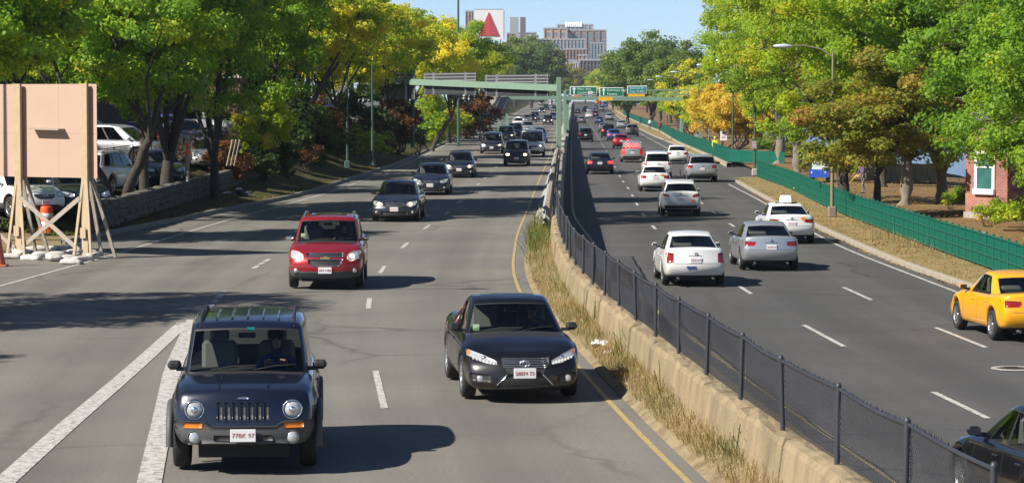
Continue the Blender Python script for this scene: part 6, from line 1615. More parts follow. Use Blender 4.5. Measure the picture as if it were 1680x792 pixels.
# notices, banner
P = at(1237, 238, lamp2.location.y - .12) ; o = empty('notice_board', P, 0, 'brown rectangular notice strapped to the dark lamp pole', 'sign')
MB().box((0, 0, 0), (.42, .03, .56), bev=.008).build('panel', M['sign_brown'], o)
for k in range(5): MB().box((0, -.018, .2 - k * .09), (.32 - .05 * (k % 2), .006, .03)).build('text_line', M['reflective_white'], o)
P = G(1187, 252, ZR + .3); o = empty('white_notice', P, 0, 'white rectangular notice on a thin post behind the far fence', 'sign'); z = at(1187, 222, P.y).z - P.z
MB().tube([(0, 0, 0), (0, 0, z + .5)], .04, 8).build('post', M['pole_green'], o); MB().box((0, -.05, z), (.62, .03, .95), bev=.01).build('panel', M['white_paint'], o)
MB().box((0, -.07, z + .2), (.3, .006, .12)).box((0, -.07, z - .1), (.3, .006, .05)).box((0, -.07, z - .25), (.3, .006, .05)).build('text_line', M['black_plastic'], o)
P = G(1163, 238, ZR + .3); o = empty('banner_pole', P, 0, 'green pole with a dark banner showing a pink disc, behind the far fence', 'banner'); zt = at(1163, 178, P.y).z - P.z
MB().tube([(0, 0, 0), (0, 0, zt + .2)], .05, 8).build('pole', M['gantry_green'], o)
zb_ = at(1163, 192, P.y).z - P.z + 0; wd = 14 * P.y / FPX
MB().box((-wd / 2 - .05, 0, (zt + zb_) / 2), (wd, .02, zt - zb_)).build('banner', M['cloth_dark'], o); MB().box((-wd / 2, 0, zb_ - .1), (wd + .4, .03, .1)).box((-wd / 2, 0, zt + .03), (wd, .03, .05)).build('bracket', M['white_paint'], o)
MB().lathe([(0, 0), (.22, 0), (.22, .02), (0, .02)], 16, axis='Y').build('emblem', M['facade_rose'], o, (-wd * .3, -.035, (zt + zb_) / 2))
MB().lathe([(0, 0), (.14, 0), (.14, .02), (0, .02)], 16, axis='Y').build('emblem', M['white_paint'], o, (-wd * .72, -.035, (zt + zb_) / 2 + .2))

# ================================================================== PLYWOOD HOARDING
hb = GT(146, 424); ha = hb + Vector((-2.15, 1.25, 0)); hd = (ha - hb); hd.z = 0
ho = empty('plywood_hoarding', hb, 0, 'tall pinkish plywood hoarding on timber posts at the left frame edge', 'hoarding')
yaw = math.atan2(hd.y, hd.x) ; ux = hd.normalized(); nv = Vector((ux.y, -ux.x, 0))
if nv.y > 0: nv = -nv
ztop, zbot = at(146, 138, hb.y).z - hb.z, at(146, 292, hb.y).z - hb.z
Lp = hd.length
def hp(t_, z, out=0.0): return ux * (t_ * Lp) + nv * out + Vector((0, 0, z))
def sheet(t0, t1, z0, z1):
    a_, b_ = hp(t0, (z0 + z1) / 2), hp(t1, (z0 + z1) / 2); MB().bar(a_, b_, .02, z1 - z0).build('plywood_sheet', M['plywood'], ho)
zm = zbot + (ztop - zbot) * .47
for t0, t1 in ((-.135, .43), (.432, 1.0), (1.002, 1.6), (1.602, 2.2)):
    sheet(t0, t1, zbot, zm - .002); sheet(t0, t1, zm + .002, ztop)
for t_ in (0.0, 1.0, 2.0):
    a_ = hp(t_, 0, .14); MB().bar(a_ + Vector((0, 0, -.1)), hp(t_, ztop + .01, .14), .09, .22, up=tuple(ux)).build('post', M['timber'], ho)
    for sx in (-1, 1):
        MB().bar(hp(t_ + sx * .13, .0, .30), hp(t_ + sx * .02, zbot + .05, .16), .035, .085, up=tuple(ux)).build('raking_brace', M['timber'], ho)
        MB().bar(hp(t_ + sx * .1, .0, -.9), hp(t_ + sx * .02, zbot + .1, -.05), .04, .11, up=tuple(ux)).build('raking_brace', M['timber_grey'], ho)
    MB().bar(hp(t_ - .04, .75, .26), hp(t_ + .04, .75, .26), .03, .3).build('gusset', M['timber'], ho)
for t0, t1, z0, z1, oo in ((.06, .95, 1.75, .25, .22), (.06, .95, .25, 1.75, .26), (1.05, 1.95, .25, 1.75, .22)):
    MB().bar(hp(t0, z0, oo), hp(t1, z1, oo), .035, .13).build('cross_brace', M['timber_grey'], ho)
MB().bar(hp(.34, zm + .12, .16), hp(.80, zm + .14, .16), .28, .045).build('shelf_plank', M['timber_grey'], ho)
# orange drum, cone, sandbags, rags
P = GT(76, 386); dr = empty('traffic_drum', P, .3, 'orange traffic drum with white bands behind the hoarding braces', 'drum')
s_ = .98
MB().lathe([(.30, 0), (.30, .06), (.265, .07), (.255, .30)], 20).lathe([(.245, .46), (.24, .60)], 20).lathe([(.23, .74), (.215, .92), (.20, .98), (0, .99)], 20).build('body', M['barrel_orange'], dr)
MB().lathe([(.262, .295), (.262, .305), (.252, .455), (.245, .465)], 20).build('white_band', M['reflective_white'], dr); MB().lathe([(.245, .595), (.248, .605), (.236, .735), (.23, .745)], 20).build('white_band', M['reflective_white'], dr)
MB().lathe([(.30, 0), (.40, .0), (.40, .09), (.30, .10)], 20).build('rubber_foot', M['rubber'], dr)
P = G(-2, 436, 0.01); cn = empty('traffic_cone', P, 0, 'faded orange traffic cone at the left frame edge', 'cone')
MB().lathe([(.20, .03), (.16, .2), (.11, .5), (.06, .85), (.045, .92), (0, .93)], 16).build('cone_body', M['cone_orange'], cn); MB().box((0, 0, .015), (.48, .48, .04), bev=.01).build('base', M['cone_orange'], cn)
def bag_mesh(seed, sx, sy, sz):
    rg = random.Random(seed); bm = bmesh.new(); bmesh.ops.create_icosphere(bm, subdivisions=3, radius=1)
    ph = [rg.uniform(0, 6.28) for _ in range(4)]
    for v in bm.verts:
        c = v.co; e = 1.6
        q = Vector((math.copysign(abs(c.x) ** .6, c.x), math.copysign(abs(c.y) ** .6, c.y), c.z))
        k = 1 + .07 * math.sin(4 * c.x + ph[0]) + .06 * math.sin(5 * c.y + ph[1]) + .05 * math.sin(7 * c.x + 6 * c.y + ph[2])
        v.co = Vector((q.x * sx * k, q.y * sy * k, max(-.55, q.z) * sz * k - .12 * sz * abs(c.x)))
    me = bpy.data.meshes.new('sandbag'); bm.to_mesh(me); bm.free(); me.materials.append(M['sandbag'])
    me.polygons.foreach_set('use_smooth', np.ones(len(me.polygons), dtype=bool)); return me
bags = [bag_mesh(i, .33, .2, .10) for i in range(4)]
spots = [(18, 424), (35, 420), (52, 426), (70, 421), (88, 428), (100, 420), (112, 427), (124, 420), (135, 428), (148, 418), (60, 414), (82, 412), (105, 411), (128, 410), (25, 413), (92, 421), (155, 424), (118, 433)]
bl = ['at the left end of the row', 'near the left end, behind', 'under the left post', 'right of the left post', 'front, below the drum', 'behind, below the drum', 'front, centre of the row', 'behind, centre of the row', 'front, left of the right post', 'at the right post foot', 'back row under the cross brace', 'back row beside the drum', 'back row right of the drum', 'back row near the right post', 'back row at the left end', 'on the pile below the drum', 'rightmost of the row, at the road edge', 'lowest in view, out on the road edge']
for i, (u, v) in enumerate(spots):
    P = GT(u, v); o = mobj('sandbag', bags[i % 4], None, (P.x, P.y, P.z + .06 + .05 * (i % 3 == 1)), (R((i * 37) % 14 - 7), 0, R(i * 73 % 180))); tag(o, 'grey-white sandbag ' + bl[i], 'sandbag', 'sandbags weighing down the hoarding')
def rag(P, s_, lab, seed, mat='litter_white'):
    rg = random.Random(seed); bm = bmesh.new(); bmesh.ops.create_grid(bm, x_segments=9, y_segments=9, size=s_)
    for v in bm.verts: v.co.z = abs(rg.gauss(0, s_ * .28)) + .25 * s_ * (1 - (v.co.length / (s_ * 1.4)) ** 2); v.co.x += rg.gauss(0, s_ * .09); v.co.y += rg.gauss(0, s_ * .09)
    me = bpy.data.meshes.new('litter'); bm.to_mesh(me); bm.free(); me.materials.append(M[mat]); o = mobj('litter', me, None, P, (0, 0, seed)); tag(o, lab, 'litter')
rag(GT(985, 568), .16, 'crumpled white plastic bag in the median weeds', 3); rag(GT(1000, 580), .08, 'small white paper scrap right of the plastic bag on the median', 4)
rag(GT(402, 322), .35, 'dark bin bag slumped on the left bank', 5, 'cloth_dark'); rag(GT(372, 318), .16, 'white scrap of paper on the left bank by the stone wall', 6); rag(GT(392, 312), .14, 'white litter above the dark bin bag', 8)

# ================================================================== STONE RETAINING WALL (each stone) and bank fence
sw = empty('stone_retaining_wall', G(165, 372, .3), 0, 'rough grey fieldstone wall holding up the left parking lot', 'wall'); S0 = sw.location.copy()
def rock_mesh(seed, mat='field_stone'):
    rg = random.Random(seed); bm = bmesh.new(); bmesh.ops.create_icosphere(bm, subdivisions=1, radius=.5)
    for v in bm.verts:
        v.co = Vector((math.copysign(min(.5, abs(v.co.x) * 1.25), v.co.x), math.copysign(min(.5, abs(v.co.y) * 1.25), v.co.y), math.copysign(min(.5, abs(v.co.z) * 1.25), v.co.z)))
        v.co *= rg.uniform(.86, 1.08)
    me = bpy.data.meshes.new('stone'); bm.to_mesh(me); bm.free(); me.materials.append(M[mat]); return me
rocks = [rock_mesh(i) for i in range(7)]; prock = [rock_mesh(40 + i, 'pale_stone') for i in range(5)]
wa, wb_ = G(140, 384, .15), G(425, 296, .5)
rg = random.Random(9); wl_ = (wb_ - wa); wl_.z = 0; Lw = wl_.length; wd_ = wl_.normalized(); an = math.atan2(wd_.y, wd_.x)
for c in range(4):
    x = rg.uniform(0, .3)
    while x < Lw:
        ln = rg.uniform(.38, .68); f = x / Lw; zb_ = .12 + .75 * f * .6; hh = (.21 + .05 * (1 - f))
        p = wa + wd_ * (x + ln / 2); o = mobj('stone', rocks[rg.randrange(7)], sw, Vector((p.x, p.y, zb_ + hh * (c + .5))) - S0 + Vector((wd_.y * rg.uniform(-.05, .05), -wd_.x * rg.uniform(-.05, .05), 0)), (rg.uniform(-.1, .1), rg.uniform(-.1, .1), an)); o.scale = (ln * 1.05, .5, hh * 1.12); x += ln
core = MB(); core.bar(wa + Vector((0, 0, .45)), wb_ + Vector((0, 0, .55)), .32, .8); core.build('core', M['field_stone'], sw, -S0)
bf = empty('bank_fence', at(303, 288, 107), 0, 'dark chain-link fence draped with dry vines along the lot edge', 'fence'); B0 = bf.location.copy()
prev = None
for k in range(24):
    Y = 108 + k * 3.2; x = xLkerb(Y) - 5.0; z = lot_z(Y) - .1; p = Vector((x, Y, z)) - B0
    MB().tube([p, p + Vector((0, 0, 1.25))], .035, 6).build('post', M['fence_black'], bf)
    if prev is not None:
        mb = MB(); mb.tube([prev + Vector((0, 0, 1.22)), p + Vector((0, 0, 1.22))], .02, 5)
        n = 26
        for q in range(n):
            for s_ in (-1, 1):
                a_ = prev.lerp(p, q / n); t2 = min(1, max(0, q / n + s_ * .3)); hh = 1.15 * abs(t2 - q / n) / .3
                mb.bar(a_ + Vector((0, 0, .03)), prev.lerp(p, t2) + Vector((0, 0, .03 + hh)), .008)
        mb.build('wire_mesh', M['fence_black'], bf)
    prev = p
V_, r_ = leaf_cloud(np.random.RandomState(5), np.array([[xLkerb(Y) - 4.95, Y, lot_z(Y) + .55 + .4 * math.sin(Y)] for Y in np.arange(116, 182, .9)]), np.full(74, .55), 60, .12, .9)
o = mobj('dry_vines', quad_mesh('dry_vines', V_ - np.array(list(B0)), r_, M['leaf_russet']), bf); o['kind'] = 'stuff'
P = at(308, 285, 106); o = empty('marker_post', P, 0, 'short post with orange and white bands at the end of the stone wall', 'post')
MB().tube([(0, 0, -.3), (0, 0, 1.1)], .07, 8).build('post', M['timber_grey'], o); MB().tube([(0, 0, .72), (0, 0, .98)], .076, 8).build('orange_band', M['sign_orange'], o); MB().tube([(0, 0, 1.04), (0, 0, 1.2)], .076, 8).build('orange_band', M['sign_orange'], o)
# timbers leaning on the bank fence
P = at(372, 272, 118); o = empty('leaning_planks', P, 0, 'grey planks leaning against the bank fence', 'planks')
for k in range(3): MB().bar((k * .16, 0, 0), (.25 + k * .16, .1, 1.15), .10, .04).build('plank', M['timber_grey'], o)

# ================================================================== BUILDINGS
def windows(root, origin, ux_, n_out, cols, rows, x0, dx, z0, dz, ww, wh, glass='window_dark', frame='facade_pale', sill=True, arch=False):
    an = math.atan2(ux_.y, ux_.x)
    fm = MB(); t_ = .07
    fm.box((0, 0, wh / 2), (ww + .1, .10, t_)).box((0, 0, -wh / 2), (ww + .1, .10, t_)).box((-ww / 2, 0, 0), (t_, .10, wh)).box((ww / 2, 0, 0), (t_, .10, wh)).box((0, 0, 0), (t_ * .6, .08, wh)).box((0, 0, 0), (ww, .08, t_ * .6))
    me = fm.mesh('window', M[frame]); pm_ = MB().box((0, .02, 0), (ww, .03, wh)).mesh('pane', M[glass])
    for r in range(rows):
        for c in range(cols):
            p = origin + ux_ * (x0 + c * dx) + Vector((0, 0, z0 + r * dz)) + n_out * .04
            w_ = mobj('window', me, root, p, (0, 0, an)); mobj('pane', pm_, w_)
            if sill: MB().box((0, -.06, -wh / 2 - .08), (ww + .3, .16, .09)).build('sill', M['facade_pale'], w_)
# dark brick building behind the lot
zb0 = lot_z(168)
bb = empty('brick_building', (-30, 168, zb0), 0, 'dark red brick building behind the left parking lot', 'building')
MB().box((-8, 16, 3.6), (42, 32, 7.2)).build('wall', M['brick_dark'], bb); MB().box((-8, 16, 7.4), (42.6, 32.6, .4)).build('cornice', M['facade_dark'], bb); MB().box((-8, -.1, 3.55), (42.2, .3, .25)).build('string_course', M['facade_pale'], bb)
windows(bb, Vector((-29, 0, 0)), Vector((1, 0, 0)), Vector((0, -1, 0)), 9, 2, 3.0, 4.2, 1.9, 3.4, 1.5, 1.7)
MB().box((9.4, -.08, 1.15), (1.5, .2, 2.3)).build('door', M['pole_green'], bb); MB().box((4.6, -.08, 1.15), (3.2, .2, 2.3)).build('door', M['facade_dark'], bb)
# unseen brick terrace, added left of the frame to shade the parking lot
br_ = empty('added_shade_terrace', (-52, 124, 1.2), 0, 'tall brick terrace added out of view on the left to shade the parking lot', 'building')
MB().box((0, 0, 8.5), (30, 84, 17)).build('wall', M['brick_dark'], br_); MB().box((0, 0, 17.2), (30.6, 84.6, .5)).build('cornice', M['facade_dark'], br_)
windows(br_, Vector((15, -40, 0)), Vector((0, 1, 0)), Vector((1, 0, 0)), 16, 4, 3.0, 5.0, 2.4, 3.9, 1.3, 2.0)
# small red brick house in the park, right
P = GT(1652, 362); hs = empty('brick_house', P - Vector((0, 0, .1)), R(40), 'small red brick park building at the right frame edge', 'building')
MB().box((3.2, 1.1, 2.0), (6.4, 2.2, 4.0)).build('wall', M['brick_red'], hs); MB().box((5.5, 3.2, 2.1), (5.0, 2.0, 4.2)).build('wall', M['brick_red'], hs)
MB().box((3.2, 1.1, .15), (6.5, 2.3, .5)).build('plinth', M['concrete_grey'], hs)
MB().box((3.2, -.02, 1.35), (6.44, .10, .08)).box((3.2, -.02, 1.95), (6.44, .10, .08)).build('string_course', M['brick_dark'], hs)
fm = MB(); fm.box((0, 0, .80), (.10, .98, .10)).box((-.04, 0, -.80), (.2, 1.1, .22)).box((0, -.46, 0), (.10, .14, 1.6)).box((0, .46, 0), (.10, .14, 1.6))
w_ = fm.build('window', M['white_paint'], hs, (-.02, 1.15, 2.05)); MB().box((.0, 0, 0), (.05, .85, 1.55)).build('pane', M['glass_teal'], w_); MB().box((-.04, 0, .2), (.05, .8, .05)).build('glazing_bar', M['white_paint'], w_)
vs = MB(); vs.add([(-.3, -.3, 4.0), (8.2, -.3, 4.0), (8.2, 4.4, 4.22), (-.3, 2.5, 4.22), (2.2, 1.2, 5.2), (6.4, 2.0, 5.2)], [(0, 1, 4), (1, 2, 5, 4), (2, 3, 5), (3, 0, 4, 5), (3, 2, 1, 0)]); vs.build('roof', M['facade_dark'], hs)
# rock border
rb = empty('rock_border', G(1545, 385, -.45), 0, 'border of pale boulders edging the bed behind the near green fence', 'rock border'); Rb0 = rb.location.copy(); rg = random.Random(21)
for k in range(70):
    t_ = k / 70; u = 1462 + (1632 - 1462) * t_ + rg.uniform(-3, 3); v = 362 + (402 - 362) * t_ ** 1.1 + rg.uniform(-6, 4); p = GT(u, v); s_ = rg.uniform(.18, .42)
    o = mobj('stone', prock[rg.randrange(5)], rb, p - Rb0 + Vector((0, 0, s_ * .25)), (rg.uniform(-.3, .3), rg.uniform(-.3, .3), rg.uniform(0, 3))); o.scale = (s_ * 1.2, s_, s_ * .75)
# pale stone river parapet and monument base
pw = empty('river_parapet', G(1420, 292, -.4), 0, 'pale stone block and low parapet behind the oak trunks by the water', 'wall'); a_ = G(1424, 298, -.4) - pw.location; b_ = G(1545, 300, -.4) - pw.location
for k in range(6):
    MB().bar(a_.lerp(b_, k / 6 + .002) + Vector((0, 0, .55)), a_.lerp(b_, (k + 1) / 6 - .002) + Vector((0, 0, .55)), .6, 1.1 + .05 * (k % 2)).build('stone_block', M['pale_stone'], pw)
rr = empty('river_railing', G(1290, 268, -.6), 0, 'low dark railing along the river edge', 'railing'); a_ = G(1255, 262, -.7) - rr.location; b_ = G(1425, 270, -.7) - rr.location
MB().bar(a_ + Vector((0, 0, .6)), b_ + Vector((0, 0, .6)), .08).bar(a_ + Vector((0, 0, .3)), b_ + Vector((0, 0, .3)), .05).build('rail', M['timber_grey'], rr)
for k in range(9): p = a_.lerp(b_, k / 8); MB().box((p.x, p.y, p.z + .3), (.1, .1, .7)).build('post', M['timber_grey'], rr)

# far city blocks
def block(name, u0, u1, vt, vb, Y, dep, mat, label, cols=0, rows=0, ww=.55, wh=.6, glass='window_dark', frame='facade_pale', parapet=True, turn=0.0, cap=None):
    p0, p1 = at(u0, vt, Y), at(u1, vb, Y); wd, ht = p1.x - p0.x, p0.z - p1.z
    rt = empty(name, ((p0.x + p1.x) / 2, Y, p1.z - 6), turn, label, 'building', 'distant city blocks'); ht += 6
    MB().box((0, dep / 2, ht / 2), (wd, dep, ht)).build('wall', M[mat], rt)
    if parapet: MB().box((0, dep / 2, ht + .4), (wd + .6, dep + .6, .8)).build('parapet', M[cap or 'facade_grey'], rt)
    if cols:
        dx = wd / cols; dz = (ht - 7) / rows; windows(rt, Vector((-wd / 2, 0, 0)), Vector((1, 0, 0)), Vector((0, -1, 0)), cols, rows, dx / 2, dx, 6 + dz / 2, dz, dx * ww, dz * wh, glass, frame, False)
        for c in range(cols + 1):
            MB().box((-wd / 2 + c * dx, -.25, ht / 2), (dx * .18, .5, ht)).build('pilaster', M[mat], rt)
    return rt, wd, ht
bk, wd, ht = block('brick_office_block', 930, 994, 51, 108, 1560, 30, 'facade_brick', 'large brick office block with tall glazed bays on the skyline', 6, 5, .66, .8, 'glass_building')
b2, _, _ = block('corner_tower', 893, 930, 48, 100, 1555, 30, 'facade_rose', 'pale brick corner of the skyline block with three windows', 3, 4, .5, .6, 'glass_building', 'white_paint')
block('glass_penthouse', 915, 973, 42, 50, 1580, 20, 'facade_grey', 'grey plant-room storey on the skyline roof', 8, 1, .7, .5, 'glass_building')
for k in range(8):
    p = at(930 + k * 3.4, 41.5, 1580); o = MB().lathe([(.9, -1), (.9, 1.2), (.6, 1.6), (0, 1.7)], 10).build('roof_vent', M['white_paint'], None, p); tag(o, 'white roof fan, %s in the row on the skyline plant room' % ['first', 'second', 'third', 'fourth', 'fifth', 'sixth', 'seventh', 'eighth'][k], 'roof vent', 'roof fans on the skyline')
block('glass_annex', 908, 960, 66, 84, 1500, 14, 'facade_grey', 'pale stepped glass annexe below the skyline block', 9, 2, .75, .7, 'glass_building')
block('glass_bay', 970, 990, 72, 104, 1540, 8, 'facade_grey', 'blue glass stair bay at the right of the skyline block', 4, 4, .8, .85, 'glass_building')
block('long_brick_terrace', 903, 962, 82, 112, 1420, 14, 'facade_brick', 'long dark brick terrace under the glass annexe', 11, 3, .45, .6)
block('grey_block', 846, 880, 55, 90, 1650, 16, 'facade_grey', 'blue-grey block left of the skyline tower', 4, 4, .5, .5, 'glass_building')
block('chimney_house', 832, 846, 56, 80, 1500, 12, 'facade_brick', 'small brick house with chimney left of the grey block', 2, 2, .4, .5)
block('dark_block', 864, 905, 66, 100, 1480, 14, 'facade_dark', 'dark stepped block behind the dull green trees', 6, 4, .4, .5)
block('rose_house', 895, 915, 98, 128, 1250, 12, 'facade_rose', 'rose brick house below the terrace, left', 4, 3, .4, .5)
block('white_house', 925, 946, 101, 130, 1220, 10, 'facade_pale', 'whitewashed house below the terrace', 4, 3, .4, .5)
block('tan_house', 944, 958, 104, 130, 1200, 10, 'facade_pale', 'tan gabled house right of the whitewashed one', 3, 3, .4, .5)
block('brick_house_row', 950, 963, 92, 130, 1260, 12, 'facade_rose', 'tall narrow rose brick house at centre', 2, 4, .4, .5)
block('dark_house', 952, 986, 100, 135, 1180, 12, 'facade_dark', 'dark slate-roofed house right of centre', 6, 3, .45, .5)
block('red_house', 984, 1000, 92, 130, 1300, 12, 'facade_brick', 'red brick house under the blue glass bay', 3, 4, .4, .5)
block('brick_tower', 764, 779, 20, 60, 1480, 10, 'facade_rose', 'brown brick tower block left of the red triangle sign', 3, 5, .4, .5)
p = at(858, 40, 1560); o = empty('chimney_stack', p, 0, 'tall dark chimney stack on the skyline', 'chimney'); MB().box((0, 0, -4), (3.2, 3.2, 16)).build('stack', M['facade_dark'], o); MB().box((-5, 0, -3), (5, 3, 14)).build('stack', M['facade_grey'], o)
# rooftop sign: white square with a red triangle
Ys = 1450; p0, p1 = at(778, 17, Ys), at(826, 62, Ys); sq = p1.x - p0.x
rs_ = empty('rooftop_sign', ((p0.x + p1.x) / 2, Ys, p0.z - sq), 0, 'big white rooftop sign with a red triangle, half hidden by lime trees', 'sign')
MB().box((0, 0, sq / 2), (sq, .8, sq)).build('panel', M['white_paint'], rs_)
for a_, b_ in (((-sq / 2, 0, 0), (-sq / 2, 0, sq)), ((sq / 2, 0, 0), (sq / 2, 0, sq)), ((-sq / 2, 0, sq), (sq / 2, 0, sq))): MB().bar(a_, b_, .7, 1.2).build('frame', M['facade_grey'], rs_)
tr = [(-sq * .36, sq * .12), (sq * .36, sq * .12), (0, sq * .93)]
MB().prism(tr, 0, .25, fn=lambda x, y, z: (x, -.42 - z, y)).build('red_triangle', M['roof_red'], rs_)
MB().prism([(0, sq * .12), (sq * .36, sq * .12), (0, sq * .93)], 0, .12, fn=lambda x, y, z: (x, -.70 - z, y)).build('right_facet', M['red_facet'], rs_)
for k in (-.4, 0, .4): MB().box((sq * k, 1.5, -6), (.6, .6, 13)).build('support', M['facade_grey'], rs_)
MB().box((0, 6, -14), (sq * 1.4, 16, 18)).build('roof_block', M['facade_rose'], rs_)

# ================================================================== GOLF CART
P = GT(1346, 299); gc = empty('golf_cart', P, R(-12), 'blue golf cart with clear windscreen and white roof under the maple', 'golf cart')
bodyp = [(-1.15, .32), (-1.1, .62), (-.85, .78), (-.45, .82), (-.35, .45), (.25, .42), (.3, .72), (1.0, .75), (1.1, .35)]
MB().prism([(y, z) for y, z in bodyp], -.58, .58, fn=lambda a, b, c: (c, a, b)).build('body', M['cart_blue'], gc)
MB().box((0, .35, .80), (1.1, .5, .12), bev=.04).box((0, .62, 1.02), (1.1, .12, .38), bev=.04).build('seat', M['white_paint'], gc)
for sx in (-1, 1):
    for y0, y1 in ((-.55, -.40), (.8, .75)): MB().tube([(sx * .55, y0, .75), (sx * .53, y1, 1.83)], .022, 6).build('roof_post', M['black_plastic'], gc)
MB().box((0, .15, 1.87), (1.2, 1.75, .07), bev=.03).build('roof', M['cloth_grey'], gc); MB().bar((0, -.53, .85), (0, -.42, 1.78), 1.02, .012, up=(0, 1, 0)).build('windscreen', M['car_glass'], gc)
MB().box((0, 1.05, 1.0), (.9, .3, .75), bev=.04).build('golf_bag', M['cloth_white'], gc)
tm, rm = wheel_meshes(.23, .18, 5)
for sx in (-1, 1):
    for y in (-.75, .75): w_ = mobj('wheel', tm, gc, (sx * .5, y, .23), (0, 0, 0 if sx > 0 else math.pi)); mobj('rim', rm, w_)
for sx in (-1, 1): MB().lathe([(0, .02), (.06, .015), (.07, -.03)], 12, axis='Y').build('headlight', M['lens_clear'], gc, (sx * .4, -1.1, .6), (0, 0, math.pi))

# ================================================================== PEOPLE
def skin_mesh(joints, edges, mats, pick, name):
    me = bpy.data.meshes.new('sk'); names = list(joints); ix = {n: i for i, n in enumerate(names)}
    me.from_pydata([joints[n][0] for n in names], [(ix[a], ix[b]) for a, b in edges], [])
    ob = bpy.data.objects.new('sk', me); COL.objects.link(ob)
    sm = ob.modifiers.new('s', 'SKIN'); sm.use_smooth_shade = True; sb = ob.modifiers.new('u', 'SUBSURF'); sb.levels = 2; sb.render_levels = 2
    for i, n in enumerate(names):
        r_ = joints[n][1]; me.skin_vertices[0].data[i].radius = r_ if isinstance(r_, tuple) else (r_, r_)
        me.skin_vertices[0].data[i].use_root = (i == 0)
    dg = bpy.context.evaluated_depsgraph_get(); dg.update(); out = bpy.data.meshes.new_from_object(ob.evaluated_get(dg)); bpy.data.objects.remove(ob)
    out.name = name; out.materials.clear()
    for m_ in mats: out.materials.append(M[m_])
    out.polygons.foreach_set('material_index', np.array([pick(p.center) for p in out.polygons], dtype=np.int32)); out.polygons.foreach_set('use_smooth', np.ones(len(out.polygons), dtype=bool))
    return out
def head_bits(root, hx, hy, hz, hair='hair_dark', cap=None, long=False):
    """face and hair on a head centred at (hx,hy,hz), looking to -Y"""
    mb = MB(); mb.lathe([(0.0, .125), (.05, .118), (.088, .07), (.098, .02), (.096, -.03)], 14, c=(hx, hy + .012, hz)); 
    mb.lathe([(.094, -.02), (.09, -.07), (.06, -.11 - (.12 if long else 0))], 14, c=(hx, hy + .03, hz)); mb.build('hair' if not cap else 'cap', M[cap or hair], root)
    f = MB()
    for sx in (-1, 1): f.lathe([(0, .012), (.012, .006), (.014, -.006)], 8, axis='Y', c=(hx + sx * .033, hy - .088, hz + .0))
    f.build('eyes', M['hair_dark'], root)
    MB().prism([(-.014, -.035), (.014, -.035), (.006, .012), (-.006, .012)], 0, .03, fn=lambda x, y, z: (hx + x, hy - .08 - z * (0.5 - y * 10), hz + y - .01)).build('nose', M['skin'], root)
    MB().box((hx, hy - .083, hz - .062), (.045, .014, .012)).build('mouth', M['facade_rose'], root)
    for sx in (-1, 1): MB().lathe([(0, .01), (.026, .006), (.03, -.01)], 8, axis='X', c=(hx + sx * .088, hy + .01, hz - .005)).build('ear', M['skin'], root)
def hand(root, wrist, direction, side):
    d = Vector(direction).normalized(); s_ = d.cross(Vector((0, 0, 1))); s_ = s_.normalized() if s_.length > .1 else Vector((1, 0, 0)); u = s_.cross(d)
    w_ = Vector(wrist); mb = MB(); mb.bar(w_, w_ + d * .09, .08, .032)
    for k, ln in enumerate((.062, .078, .082, .07)):
        b_ = w_ + d * .088 + s_ * (-.032 + k * .021); mb.tube([b_, b_ + d * ln * .5 - u * .008, b_ + d * ln * .8 - u * .035], [.0095, .009, .007], 6)
    b_ = w_ + d * .03 + s_ * side * .04; mb.tube([b_, b_ + d * .03 + s_ * side * .025, b_ + d * .06 + s_ * side * .02 - u * .02], [.012, .011, .008], 6)
    mb.build('hand', M['skin'], root)
